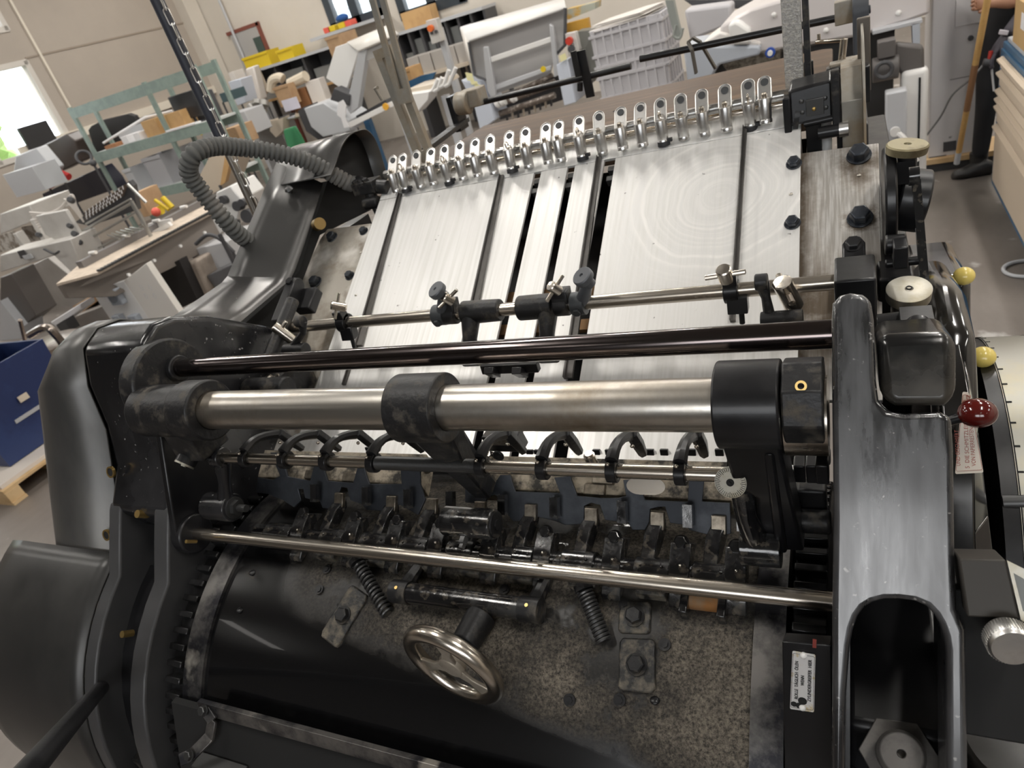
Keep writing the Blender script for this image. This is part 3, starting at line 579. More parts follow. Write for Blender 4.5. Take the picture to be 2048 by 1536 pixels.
# side plates
sdm=mat('dusty_side_plate',(.42,.39,.34),.42,.75,(.16,.12,.08),5,(.44,.62),.8,det=8,col3=(.70,.67,.62),th3=(.5,.62),scale3=9,bump=.12,bscale=120)
sdr=mat('brushed_stained_plate',(.70,.67,.62),.36,.7,(.11,.082,.05),6.5,(.50,.63),.6,det=9,col3=(.78,.76,.73),th3=(.48,.62),scale3=14,bump=.10,bscale=60)
hb=-.012
def stain_mat():
    m_=bpy.data.materials.new('stained_brushed_plate'); m_.use_nodes=True; t=m_.node_tree; L=t.links.new; N=t.nodes.new; p=t.nodes['Principled BSDF']
    g=N('ShaderNodeNewGeometry'); P_=g.outputs['Position']
    def mr(src,a,b,c=0,d=1):
        r=N('ShaderNodeMapRange'); r.inputs[1].default_value=a; r.inputs[2].default_value=b; r.inputs[3].default_value=c; r.inputs[4].default_value=d; L(src,r.inputs[0]); return r.outputs[0]
    def ma(op,a,b=0):
        n=N('ShaderNodeMath'); n.operation=op
        for i,v in enumerate((a,b)):
            if isinstance(v,(int,float)): n.inputs[i].default_value=v
            else: L(v,n.inputs[i])
        return n.outputs[0]
    nz=N('ShaderNodeTexNoise'); nz.inputs['Scale'].default_value=17; nz.inputs['Detail'].default_value=8; nz.inputs['Roughness'].default_value=.65; L(P_,nz.inputs[0])
    wob=ma('MULTIPLY_ADD',nz.outputs[0],.05) ; 
    tot=None
    # oil stains: round the two big bolts, along the seam with the board, and the lower corner
    for (px,py,r0,r1) in ((1718,322,.016,.050),(1720,352,.0,.034),(1720,440,.014,.030),(1640,600,.03,.10),(1660,660,.03,.10)):
        q=BB(*BP(px,py,hb),hb); vm=N('ShaderNodeVectorMath'); vm.operation='DISTANCE'; vm.inputs[1].default_value=q; L(P_,vm.inputs[0])
        k=mr(ma('ADD',vm.outputs['Value'],ma('MULTIPLY',ma('SUBTRACT',nz.outputs[0],.5),.10)),r0,r1,1,0); tot=k if tot is None else ma('MAXIMUM',tot,k)
    sx=N('ShaderNodeSeparateXYZ'); L(P_,sx.inputs[0]); q0=BP(1605,450)[0]
    k=mr(ma('ADD',sx.outputs['X'],ma('MULTIPLY',ma('SUBTRACT',nz.outputs[0],.5),.05)),q0,q0+.030,1,0); tot=ma('MAXIMUM',tot,k)
    mp=N('ShaderNodeMapping'); mp.inputs['Scale'].default_value=(260,14,14); mp.inputs['Rotation'].default_value=(0,0,.35); L(P_,mp.inputs[0]); n2=N('ShaderNodeTexNoise'); n2.inputs['Scale'].default_value=1; n2.inputs['Detail'].default_value=6; L(mp.outputs[0],n2.inputs[0])
    a=N('ShaderNodeMix'); a.data_type='RGBA'; a.inputs[6].default_value=(.50,.47,.43,1); a.inputs[7].default_value=(.80,.78,.75,1); L(mr(n2.outputs[0],.40,.66),a.inputs[0])
    b=N('ShaderNodeMix'); b.data_type='RGBA'; b.inputs[7].default_value=(.085,.060,.036,1); L(a.outputs[2],b.inputs[6]); L(ma('MULTIPLY',tot,mr(nz.outputs[0],.2,.5,.6,.95)),b.inputs[0]); L(b.outputs[2],p.inputs['Base Color'])
    p.inputs['Metallic'].default_value=.6; L(mr(tot,0,1,.33,.6),p.inputs['Roughness'])
    bu=N('ShaderNodeBump'); bu.inputs['Strength'].default_value=.12; bu.inputs['Distance'].default_value=.001; L(n2.outputs[0],bu.inputs['Height']); L(bu.outputs[0],p.inputs['Normal'])
    return m_
def bpoly(pts,h): return [BB(*BP(px,py,h),h) for px,py in pts]
m=MB(); m.prism(bpoly([(654,458),(738,448),(735,690),(560,690),(535,740),(430,985),(640,985),(720,870),(740,448)][:1]+[(742,446),(700,640),(600,900),(430,985),(520,720),(640,478)],hb),-bn*.01); P('left_side_plate',m,sdm,bevel=.002,label='dusty grey side plate with hexagon bolts')
m=MB(); m.prism(bpoly([(1560,312),(1757,286),(1765,640),(1766,800),(1540,800),(1560,500)],hb),-bn*.01); P('right_side_plate',m,stain_mat(),bevel=.001,label='brown-stained steel side plate with hexagon bolts')
for px,py,r in [(1718,312,.0150),(1720,437,.0150),(1588,328,.0102),(1585,447,.0102),(665,475,.0112),(632,565,.0125),(728,463,.009),(700,552,.0095)]:
    hh=hb if r>.011 or px<1000 else 0; q=BB(*BP(px,py,hh),hh); m=MB(); m.hexb(q,bn,r,r*.95); P('hex_bolt',m,mat('blue_black_bolt',(.03,.035,.045),.38,.6,(.08,.085,.09),60,(.45,.65)),bevel=.0008)
for px,py in [(1582,388),(1718,340),(722,505),(712,590)]:
    q=BB(*BP(px,py,0),hb if px>1700 else 0); m=MB(); m.sphere(q,.0035,(1,1,.6),12); P('countersunk_pin',m,steelw)
# guide bars lying on the board
gbm=mat('dark_guide_bar',(.09,.085,.08),.35,.7,(.2,.19,.18),8,(.4,.7),stretch=(1,.2,1))
def gbar(T,Bq,w0,w1,h=.006):
    (x0,s0),(x1,s1)=BP(*T,h),BP(*Bq,h); a=BB(x0,s0,h); b=BB(x1,s1,h); X1=V((1,0,0))
    m=MB(); m.prism([a-X1*w0,a+X1*w0,b+X1*w1,b-X1*w1],-bn*h); m.prism([a-X1*w0+bn*.004,a-X1*w0*.6+bn*.004,b-X1*w1*.55+bn*.004,b-X1*w1+bn*.004],-bn*.005); P('guide_bar',m,gbm,bevel=.0005)
gbar((800,386),(716,690),.003,.0085); gbar((1003,349),(925,720),.0045,.009); gbar((1198,312),(1135,755),.0045,.008); gbar((1490,252),(1465,640),.0035,.0045)
gbar((716,680),(688,770),.004,.004,.002)
# ---------------- sucker bar ----------------
SY,SZ=1.338,1.724
sxl=lambda px,py: xl(SY,SZ,px,py)
m=MB(); m.cyl((sxl(762,360),SY,SZ),(-.085,SY,SZ),.0088,n=24); P('sucker_bar',m,mat('duller_tube',(.50,.49,.47),.3,1,(.3,.29,.27),30),label='aluminium tube carrying the row of suckers')
m=MB(); m.cyl((sxl(790,360),SY+.022,SZ-.02),(-.085,SY+.022,SZ-.02),.006,n=16); P('rear_rod',m,nickel)
SK=[773,793,822,851,880,911,942,974,1012,1046,1087,1113,1155,1196,1239,1279,1320,1361,1403,1449,1496,1528]
wing={1,4,8,12,16,20}
s0=None
def sucker(mw,wg):
    m=MB(); m.lathe([(.0094,-.041),(.0108,-.040),(.0108,-.034),(.0101,-.033),(.0106,-.031),(.0112,0),(.0106,.0015),(0,.0015)],(0,-.017,.002),(0,0,1),20)
    body=obj('sucker',m,alu,press,local=mw)
    t=V((0,.62,.78)); n_=V((0,-.78,.62)); m=MB(); c0=V((0,-.013,.004)); pts=[]
    for k in range(20):
        a=2*PI*k/20; pts.append(c0+V((1,0,0))*(.0112*math.cos(a))+t*(.0112*math.sin(a)+(.029 if math.sin(a)>0 else 0)))
    m.prism(pts,-n_*.005); m.tube([p+n_*.0006 for p in pts],.0012,5,closed=True); o=obj('clamp_lug',m,alu,body,local=mw,bevel=.0005); 
    m=MB(); c1=c0+t*.029; m.cyl(c1,c1+n_*.0016,.0066,n=18); o=obj('slotted_screw',m,mat('slate_screw',(.05,.052,.055),.5,.3),body,local=mw)
    m=MB(); m.tubering((0,0,0),(1,0,0),.0135,.0086,.011,20); obj('clamp_ring',m,alu,body,local=mw)
    m=MB()
    if wg: 
        m.torus((0,-.016,.012),(1,0,0),.0065,.0018,18,6)
    else: m.lathe([(.0045,0),(.0045,.007),(.003,.009),(0,.009)],(0,-.017,.0035),(0,-.1,1),14)
    obj('adjusting_stud',m,nickel,body,local=mw)
    if wg:
        m=MB(); m.lathe([(.012,-.045),(.0115,-.038),(.0095,-.034),(.0088,-.041)],(0,-.017,.002),(0,0,1),20); m.obox((.012,-.02,-.034),(.005,0,0),(0,.004,0),(0,0,.003)); obj('rubber_skirt',m,mat('black_rubber',(.02,.02,.022),.6),body,local=mw)
    return body
_p={}
for i,px in enumerate(SK):
    py=365+(px-773)*(196-365)/(1528-773)
    x=sxl(px+3,py); mw=M.Translation(V((x,SY,SZ)))@M.Rotation(math.radians(random.uniform(-6,6)),4,'X')
    w_=i in wing
    if w_ not in _p: _p[w_]=sucker(mw,w_)
    else: copytree(_p[w_],mw)
# left end joint of the sucker bar and the hose
m=MB(); q=PY(735,372,1.335)
m.obox(q,(.030,0,0),(0,.022,0),(0,0,.014)); m.tube([q+V((-.03,.01,.012)),q+V((.0,-.0,-.0)),q+V((.01,-.01,-.05)),q+V((.02,-.02,-.085))],[.016,.016,.011,.009],10); m.cyl(q+V((-.01,-.02,-.035)),q+V((.03,-.02,-.035)),.014); m.cyl(q+V((0,0,.0)),q+V((.055,.0,-.012)),.016); P('hose_elbow',m,blkd,bevel=.002)
for dx in (-.018,.010): m=MB(); m.hexb(q+V((dx,-.014,.014)),(0,-.2,1),.007,.006); P('hex_bolt',m,blkd)
hp=[(560,520,1.20),(490,478,1.12),(450,440,1.09),(405,385,1.08),(378,345,1.07),(388,308,1.08),(430,293,1.13),(490,296,1.19),(560,307,1.24),(620,325,1.28),(668,350,1.31),(700,368,1.33)]
ctl=[PY(a,b,c) for a,b,c in hp]
def smooth(pts,n=12):
    out=[]
    for i in range(len(pts)-1):
        a=pts[max(i-1,0)];b=pts[i];c=pts[i+1];d_=pts[min(i+2,len(pts)-1)]
        for k in range(n):
            t=k/n; out.append(.5*((2*b)+(c-a)*t+(2*a-5*b+4*c-d_)*t*t+(-a+3*b-3*c+d_)*t**3))
    out.append(pts[-1]); return out
def resample(pts,st):
    out=[pts[0]];acc=0
    for a,b in zip(pts,pts[1:]):
        l=(b-a).length
        while acc+l>=st:
            k=(st-acc)/l; a=a.lerp(b,k); out.append(a); l=(b-a).length; acc=0
        acc+=l
    return out
hs=resample(smooth([V(c) for c in ctl]),.0022); rr_=[.0172+.0022*(1 if (i%5) in(0,1,2) else -1) for i in range(len(hs))]
m=MB(); m.tube(hs,rr_,20); P('corrugated_hose',m,rubber,label='grey corrugated suction hose looping over the sheet cover',angle=80)
m=MB(); m.tube([hs[-3],hs[-1],q+V((-.03,.01,.012))],[.019,.019,.013],16); P('hose_cuff',m,rubber)
# ---------------- left sheet covers ----------------
def fold(px): return [PX(*p[:2],p[2]) for p in px]
m=MB()
L_=[(307,661,-1.21),(380,610,-1.215),(444,566,-1.22),(455,553,-1.22),(464,531,-1.22),(492,465,-1.225),(519,402,-1.23),(553,325,-1.235)]
Rr=[(442,678,-1.10),(510,620,-1.10),(571,568,-1.10),(582,556,-1.10),(590,541,-1.10),(608,490,-1.105),(625,436,-1.11),(646,367,-1.115)]
m.grid([[a.lerp(b,t/4) for t in range(5)] for a,b in zip(fold(L_),fold(Rr))]); P('sheet_cover',m,lidm,solid=.002,angle=14,label='long bent dark sheet cover under the hose')
m=MB()
for px,py in [(582,385)]:
    q=PX(px,py,-1.17); m.lathe([(.004,0),(.006,.004),(.011,.008),(.007,.014),(0,.015)],q,(0,-.3,.95),14)
P('cover_knob',m,thread)
m=MB()
for px,py in [(474,600),(442,626)]:
    m=MB(); q=PX(px,py,-1.155); m.sphere(q+V((0,0,.003)),.003,(1,1,.5),12); P('cover_screw',m,steelw)
# arched sheet hood behind, open towards the press
m=MB(); fr=[(662,350),(669,334),(684,292),(700,270),(716,262),(733,260),(748,275),(760,303),(768,330),(778,362)]
F_=smooth([PX(px,py,-1.05) for px,py in fr],5); Bk=[p+V((-.19,.0,-.0)) for p in F_]
m.grid([F_,Bk]); P('arched_hood',m,lidm,solid=.003,angle=60,label='arched dark sheet hood, open toward the sucker bar')
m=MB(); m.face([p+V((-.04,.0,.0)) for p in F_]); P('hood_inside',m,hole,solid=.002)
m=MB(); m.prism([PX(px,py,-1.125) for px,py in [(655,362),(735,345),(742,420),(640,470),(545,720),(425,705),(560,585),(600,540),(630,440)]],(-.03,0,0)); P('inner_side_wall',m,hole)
m=MB(); m.polyx([(1.02,1.0),(1.5,1.1),(1.5,1.60),(1.36,1.60),(1.02,1.42)],-1.205,-1.165); m.box((-1.2,.75,.9),(-1.15,1.05,1.40)); P('inner_bed_side',m,blk)
for a_,b_,r_ in ((PX(634,450,-1.12),PX(640,447,-1.10),.014),(PX(470,690,-1.08),PX(440,700,-1.12),.02)): m=MB(); m.cyl(a_,b_,r_); P('brass_collar',m,mat('dull_brass',(.35,.24,.10),.4,.9))
# ---------------- middle rod with its clamps ----------------
MY,MZ=.920,1.560
ml=lambda px,py: xl(MY,MZ,px,py)
m=MB(); m.cyl((ml(560,652),MY,MZ),(ml(1690,562),MY,MZ),.0108,n=32); P('guide_rod',m,nickel,label='steel guide rod crossing above the board')
# left and right bearers
m=MB(); a=V((ml(600,610),.98,1.585)); T1=PX(590,572,-1.035); T2=PX(562,645,-1.03); m.obox((T1+T2)/2,(.012,0,0),(T1-T2)*.56,bn*.016); m.obox(PX(616,602,-1.01),(.022,0,0),bd*.026,bn*.012); m.cyl(T1-V((.012,0,0)),T1+V((.012,0,0)),.017); P('rod_bearer',m,blk,bevel=.003)
m=MB(); m.hexb(T1+bn*.014,bn,.009,.006); P('hex_bolt',m,blk)
x_=ml(1707,575); m=MB(); pts=[]
c=BB(x_,-.33,.0)
m.prism([BB(x_-.022,-.40,.028),BB(x_+.026,-.40,.028),BB(x_+.026,-.345,.024),BB(x_+.017,-.335,.022),BB(x_+.017,-.31,.022),BB(x_+.010,-.298,.022),BB(x_-.006,-.298,.022),BB(x_-.014,-.31,.022),BB(x_-.014,-.335,.022),BB(x_-.022,-.345,.024)],-bn*.034)
m.box((x_-.022,.87,1.50),(x_+.026,.945,1.585)); P('rod_bearer',m,blk,bevel=.003)
m=MB(); m.hexb(BB(x_+.001,-.314,.022),bn,.0105,.008); P('hex_bolt',m,blk)
m=MB(); m.cyl(BB(x_,-.355,.027),BB(x_,-.355,.030),.005); P('bearer_screw',m,blk)
def thandle(px,py,y,L1,r,pin,axd,pd=(1,0,0),name='tee_handle'):
    """nickel T screw: head at pixel, shank along axd"""
    h=PY(px,py,y); a=V(axd).normalized(); m=MB(); m.lathe([(r*.55,-L1),(r,-L1*.9),(r,-.0015),(r*.85,0),(0,.0005)][::1],h,a,22)
    o=P(name,m,nickel); m=MB(); d_=V(pd); d_=(d_-a*d_.dot(a)).normalized(); c=h-a*(r*1.1+.0015)
    m.tube([c-d_*pin,c-d_*(pin*.97),c+d_*(pin*.97),c+d_*pin],[r*.2,r*.36,r*.36,r*.2],10); obj('cross_pin',m,nickel,o); return h
up1=(-.1,-.35,.93)
thandle(1563,563,.865,.055,.0125,.030,(-.22,-.35,.9),(.3,-.8,-.3))
thandle(548,652,.885,.060,.0105,.024,(-.55,-.1,.8),(.55,.3,.5))
thandle(534,756,.80,.055,.0095,.020,(-.6,-.1,.8),(.5,.3,.5))
thandle(662,610,.885,.028,.0085,.024,(-.6,-.5,.5),(0,.2,1))
thandle(886,592,.895,.022,.0085,.024,(-.35,-.5,.75),(.8,.3,.3))
thandle(1100,571,.895,.022,.0085,.024,(-.35,-.5,.75),(.5,.5,.6))
thandle(1446,538,.90,.026,.0105,.028,(-.05,-.45,.9),(1,0,.1))
# collars / clamps on the rod
def clampb(px,py,w,label=None):
    x=ml(px,py); m=MB(); m.tubering((x,MY,MZ),(1,0,0),.018,.0105,w,24); m.obox((x,MY-.003,MZ+.018),(w/2,0,0),(0,.010,0),(0,0,.010)); return x,m
for px,py in ((692,640),(1462,595)):
    x,m=clampb(px,py,.02); m.obox((x+.008,MY-.008,MZ-.016),(.014,0,0),(0,.010,0),(0,.003,.012)); m.tube([(x+.012,MY-.01,MZ-.02),(x+.012,MY-.016,MZ-.046)],.0045,6); P('rod_clamp',m,blk,bevel=.0015)
for px,py in ((905,622),(1128,598)):
    x,m=clampb(px,py,.024); m.obox((x+.002,MY+.0,MZ+.016),(.013,0,0),(0,.013,0),(0,.002,.010)); P('rod_clamp',m,blkd,bevel=.002)
for px,py,kx,ky in ((882,628,873,580),(1160,600,1165,553)):
    x=ml(px,py); m=MB(); m.tubering((x,MY,MZ),(1,0,0),.0185,.0105,.022,26); m.hexb((x,MY-.016,MZ-.006),(0,-1,-.3),.007,.005); o=P('knob_collar',m,mat('grey_casting',(.06,.065,.07),.5,.2),bevel=.0012)
    k=PY(kx,ky,.895); a=V((-.28,-.45,.85)).normalized(); m=MB(); m.lathe([(.009,-.022),(.009,-.008),(.0155,-.007),(.0160,-.004),(.0160,.002),(.0145,.004),(.003,.004),(.0025,.001),(0,.001)],k,a,30); m.cyl(k-a*.015,(x+.004,MY,MZ),.008,.012); obj('round_knob',m,mat('grey_knob',(.10,.105,.115),.45,.4),o,bevel=.0004)
# two castings with sleeves and downward legs, sprung shaft between them
for (a,b,lg,hx0) in ((932,1006,945,-1),(1040,1110,1095,1)):
    x0,x1=ml(a,612),ml(b,604); m=MB(); m.cyl((x0,MY,MZ),(x1,MY,MZ),.0205,.0185 if hx0<0 else .0205,n=32)
    xg=ml(lg,615); m.tube([(xg,MY,MZ),(xg,MY-.030,MZ-.035),(xg-.004,MY-.042,MZ-.065)],[.018,.0125,.014],12); m.cyl((xg-.016,MY-.044,MZ-.066),(xg+.016,MY-.044,MZ-.066),.013); P('sleeve_casting',m,blkd,bevel=.002,label=None)
YS,ZS=.876,1.494
yl=lambda px,py: xl(YS,ZS,px,py)
m=MB(); m.cyl((yl(560,715),YS,ZS),(yl(1650,650),YS,ZS),.0075,n=20); P('spring_shaft',m,thread)
for a,b in ((950,985),(1028,1062)):
    x0,x1=yl(a,685),yl(b,678); pts=[(x0+(x1-x0)*i/80,YS+.0105*math.cos(2*PI*i/12),ZS+.0105*math.sin(2*PI*i/12)) for i in range(81)]; m=MB(); m.tube(pts,.0022,6); P('coil_spring',m,mat('dusty_spring',(.2,.18,.15),.5,.6))
m=MB()
for px in (996,1016): x=yl(px,678); m.obox((x,YS-.004,ZS+.006),(.0068,0,0),(0,.012,0),(0,0,.018)); m.hexb((x,YS-.014,ZS+.018),(0,-.7,.7),.005,.005)
P('shaft_clamp_pair',m,blkd,bevel=.0012)
# ruled scale
m=MB(); xa,xb=yl(612,712),yl(1640,652); m.obox(((xa+xb)/2,YS+.012,ZS+.010),((xb-xa)/2,0,0),(0,.006,.003),(0,-.001,.002)); sc_=P('ruled_scale',m,mat('dull_scale_steel',(.45,.43,.40),.4,.8),label='thin ruled steel scale')
m=MB(); x=xa
k=0
while x<xb: m.obox((x,YS+.0105,ZS+.0122),(.0004,0,0),(0,.004 if k%5 else .006,.002),(0,0,.0006)); x+=.005; k+=1
obj('scale_marks',m,hole,sc_)
for px,py,s in ((1570,640,1),(595,700,-1)):
    q=PY(px,py,.855); m=MB(); m.cyl(q-V((.030,0,0)),q+V((.022,0,0)),.013); m.tube([q+V((-.018,0,0)),q+V((-.022*s,.01,.03)),q+V((-.026*s,.016,.05))],[.008,.006,.010],10); m.cyl(q+V((-.034*s,.012,.052)),q+V((-.018*s,.012,.052)),.011); P('lay_bracket',m,blkd,bevel=.0015)
m=MB(); m.obox(PY(1020,735,.83),(.05,0,0),(0,.006,0),(0,0,.008)); m.obox(PY(985,745,.82),(.008,0,0),(0,.01,-.01),(0,.004,.004)); m.obox(PY(1040,745,.82),(.008,0,0),(0,.01,-.01),(0,.004,.004)); P('centre_stop',m,blk,bevel=.001)
m=MB(); m.cyl((-1.03,.79,1.50),(-.93,.79,1.50),.022); m.box((-1.03,.80,1.42),(-.99,.92,1.50)); m.tube([(-1.0,.83,1.53),(-1.0,.96,1.60)],.014,8); P('lay_mechanism',m,blkd,bevel=.003)
# front stops just under the thick shaft (black comb fingers on the board end)
for px in (740,758,1062,1078,1195,1220,1302,1330,1440,1385):
    q=PP(px,912 if px>1000 else 905,BB(0,-.625,.004),V((0,-.8,.6))); m=MB(); m.obox(q,(.006,0,0),(0,.001,.012),(0,-.003,.001)); P('front_stop',m,blk,bevel=.001)
# small cast unit with a maker plate at centre
q=PY(1010,880,.70); m=MB(); m.obox(q,(.028,0,0),(0,.012,.0),(0,-.004,.016)); m.cyl(q+V((-.012,-.01,-.02)),q+V((-.012,-.014,-.02)),.009); P('cast_unit',m,blkd,bevel=.003)
m=MB(); m.obox(q+V((.002,-.0135,.006)),(.018,0,0),(0,-.001,.006),(0,-.0006,0)); P('unit_plate',m,mat('worn_plate',(.4,.37,.32),.4,.7,(.2,.17,.13),60,(.4,.6)),bevel=.0004)
# ---------------- feeder head, uprights, pile board ----------------
def bar(name,p,q,w,t,m_,**k):
    p=V(p);q=V(q);d_=(q-p); u=V((1,0,0)); v=d_.cross(u).normalized(); m=MB(); m.obox((p+q)/2,u*w/2,v*t/2,d_/2); return P(name,m,m_,**k)
# left slotted upright, made of two overlapping bars
up=MB(); a=PY(838,330,1.46); b=PY(757,108,1.46); d_=(b-a).normalized(); b2=b; xx=V((1,0,0))
w=.0225
def slotbar(a,b,w,t,s0,s1,sw,nm,off,lab=None):
    a=a+V((0,off,0));b=b+V((0,off,0)); d_=(b-a); ww=V((1,0,0))-d_.normalized()*d_.normalized().x; ww.normalize(); nn=ww.cross(d_.normalized()); m=MB()
    c=[a,a.lerp(b,s0),a.lerp(b,s1),b]
    for i,j in ((0,1),(2,3)): m.obox((c[i]+c[j])/2,ww*w,nn*t,(c[j]-c[i])/2)
    for s in (-1,1): m.obox((c[1]+c[2])/2+ww*s*(w+sw)/2,ww*(w-sw)/2,nn*t,(c[2]-c[1])/2)
    return P(nm,m,galv,label=lab)
slotbar(PY(862,342,1.46),PY(765,95,1.46),.024,.008,.18,.93,.0065,'slotted_upright',0,'wide slotted upright bar beside the hood')
slotbar(PY(815,205,1.45),PY(742,-60,1.45),.0195,.004,.12,.9,.006,'upright_extension',-.006,'narrow bar rising out of the wide upright')
m=MB(); q=PY(862,318,1.44); m.cyl(q,q+V((0,-.004,0)),.010); P('upright_washer',m,galv)
m=MB(); q=PY(755,175,1.47); m.tube([q,q+V((-.012,.006,.0)),q+V((-.006,.01,-.03))],.004,8); P('split_pin',m,galv)
# right upright
a=PY(1592,215,1.40); b=PY(1578,-60,1.40); m=MB(); d_=(b-a)/2; m.obox((a+b)/2,(.0155,0,0),V((0,.006,0)),d_); P('flat_upright',m,mat('pitted_zinc_bar',(.34,.33,.31),.5,.6,(.50,.48,.44),180,(.45,.6),.6,bump=.6,bscale=300),bevel=.001,label='pitted zinc flat upright at the right of the sucker row')
m=MB(); m.obox((a+b)/2+V((.022,.014,0)),(.005,0,0),V((0,.012,0)),d_); P('upright_backing',m,blkd)
# pile board (wood)
wood=mat('brown_pile_board',(.10,.066,.044),.5,0,(.22,.14,.08),4,(.5,.78),.5,stretch=(1,9,1),det=7,bump=.15,bscale=30,spec=.2)
pb=[PZ(px,py,1.655) for px,py in [(872,318),(985,237),(1110,213),(1655,91),(1672,100),(1676,200)]]
pb=[V((-1.10,1.42,1.655)),V((-1.07,2.12,1.655)),V((-.06,2.135,1.655)),V((-.035,2.115,1.655)),V((-.03,1.42,1.655))]
m=MB(); m.prism(pb,(0,0,-.02)); P('pile_board',m,wood,bevel=.003,label='brown wooden pile board behind the suckers')
m=MB()
for px,py in [(1230,222),(1335,128),(1020,285)]: q=PZ(px,py,1.656); m.cyl(q,q+V((0,0,.0006)),.006,n=12)
P('board_hole',m,hole)
# cross rods above it
RY=1.93
m=MB(); m.cyl(PY(945,209,RY),PY(1262,132,RY),.0085,n=16); P('stop_rod',m,blk,label='shorter black rod above the left of the pile board')
m=MB(); m.cyl(PY(1280,118,RY),PY(1690,33,RY),.0085,n=16); P('stop_rod',m,blk,label='longer black rod above the right of the pile board')
m=MB(); m.obox(PY(945,195,RY),(.035,0,0),(0,.03,0),(0,0,.024)); m.cyl(PY(915,208,RY-.03),PY(938,205,RY-.03),.032); P('rod_bracket',m,galv,bevel=.003)
m=MB(); m.obox(PY(915,225,RY-.02),(.010,0,0),(0,.03,0),(0,0,.05)); P('bracket_leg',m,blk,bevel=.003)
m=MB(); c=PY(1725,22,1.86); m.cyl(c-V((.02,0,0)),c+V((.012,0,0)),.034,n=28); m.obox(c+V((-.004,.0,-.045)),(.016,0,0),(0,.034,0),(0,0,.045)); m.cyl(c+V((.012,0,0)),c+V((.016,0,0)),.009); P('rod_bracket',m,mat('grey_black_bracket',(.05,.055,.065),.5),bevel=.003)
m=MB(); m.obox(PY(1693,22,1.88),(.024,0,0),(0,.02,0),(0,0,.024)); P('bracket_block',m,galv,bevel=.002)
# hook and slide on the rods
m=MB(); t0=PY(1160,110,RY-.02); m.obox(PY(1172,148,RY-.01),(.012,0,0),(0,.004,0),(0,0,.060)); m.obox(PY(1152,128,RY-.03),(.008,0,0),(0,.004,0),(0,0,.032)); m.cyl(PY(1160,165,RY-.012),PY(1160,182,RY-.012),.008); P('pile_stop',m,blk,bevel=.001)
m=MB(); pts=[PY(1392,145,RY-.02),PY(1384,100,RY-.02),PY(1376,84,RY),PY(1386,76,RY+.01),PY(1400,84,RY+.02),PY(1430,135,RY+.06)]
for i in range(5):
    c0,c1=pts[i],pts[i+1]; dv=c1-c0; v_=dv.cross(V((0,1,0))).normalized(); m.obox((c0+c1)/2,dv*.54,V((0,.010,0)),v_*.0028)
P('pile_hook',m,mat('dusty_strip',(.10,.09,.075),.6,.3))
# grey arm from bracket toward upright
bar('feeder_arm',PY(850,300,1.6),PY(930,240,1.95),.03,.012,blkd)
# right end of the sucker bar: housing and levers
ry=1.33
def ob(name,px,py,y,hx_,hy,hz,m_=blk,bev=.002,**k):
    m=MB(); m.obox(PY(px,py,y),(hx_,0,0),(0,hy,0),(0,0,hz)); return P(name,m,m_,bevel=bev,**k)
m=MB(); q=PY(1622,195,ry); m.prism([q+V((-.034,-.02,.022)),q+V((.034,-.02,.026)),q+V((.034,-.03,-.038)),q+V((-.034,-.03,-.034))],(0,.06,.006)); P('sucker_drive_housing',m,blk,bevel=.005,seg=3,label='glossy black housing at the right end of the sucker row')
m=MB()
for px,py in ((1603,203),(1650,196),(1605,225),(1652,215)): m=MB(); q=PY(px,py,ry-.026); m.sphere(q,.004,(1,.6,1),12); P('housing_screw',m,thread)
m=MB(); q=PY(1628,218,ry-.028); m.sphere(q,.0035,(1,1,1),12); P('brass_nipple',m,rust)
ob('housing_pad',1630,213,ry-.022,.014,.006,.014,thread,.001)
m=MB(); m.cyl((-.10,SY,SZ-.004),(-.065,SY,SZ-.004),.012); P('bar_end_sleeve',m,nickel)
ob('end_cheek',1577,245,ry-.01,.006,.02,.045); ob('link_arm',1672,205,ry-.03,.0065,.006,.052,blkd); 
m=MB(); q=PY(1665,262,ry-.035); m.cyl(q-V((.022,0,0)),q+V((.010,0,0)),.0105); P('link_pin',m,blk); m=MB(); m.cyl(q+V((.010,0,0)),q+V((.024,0,0)),.012,n=28); P('chrome_collar',m,alu)
m=MB(); q=PY(1640,243,ry-.03); m.cyl(q-V((.025,0,0)),q+V((.02,0,.002)),.005); P('cross_shaft',m,blk)
for px,w in ((1592,.008),(1628,.012),(1684,.008),(1700,.008)): ob('vertical_plate',px,272,ry-.0,w,.012,.055,blk,.001)
m=MB(); m.cyl(PY(1590,232,ry),PY(1600,232,ry),.03,n=30); P('cam_disc',m,blkd)
m=MB(); m.cyl(PY(1651,225,ry+.03),PY(1652,300,ry+.03),.010); P('white_plastic_post',m,white)
m=MB(); m.polyx([(ry-.05,1.62),(ry+.10,1.70),(ry+.10,1.80),(ry+.02,1.79),(ry-.02,1.76),(ry-.05,1.70)],.020,.024)
m.polyx([(ry-.02,1.60),(ry+.14,1.66),(ry+.14,1.74),(ry+.02,1.745),(ry-.02,1.70)],-.012,.020); P('feeder_cheek',m,galv,bevel=.001)
ob('lever_post',1728,110,1.42,.010,.006,.060,mat('brown_steel_post',(.16,.14,.12),.4,.7),.002); ob('post_socket',1722,168,1.40,.014,.014,.03)
m=MB(); m.cyl(PY(1683,125,1.45),PY(1688,78,1.45),.0062); m.cyl(PY(1688,80,1.45),PY(1632,84,1.47),.0035); P('crank_handle',m,nickel)
ob('dusty_pad',1682,132,1.43,.018,.015,.008,galv); ob('socket_block',1668,150,1.42,.012,.014,.014); ob('socket_block',1700,152,1.44,.03,.02,.014)
ob('square_pin',1618,145,1.44,.008,.006,.020); ob('rocker',1700,180,1.38,.018,.01,.03); m=MB(); m.cyl(PY(1700,215,1.36),PY(1712,215,1.36),.035,n=30); P('feeder_cam',m,blkd)
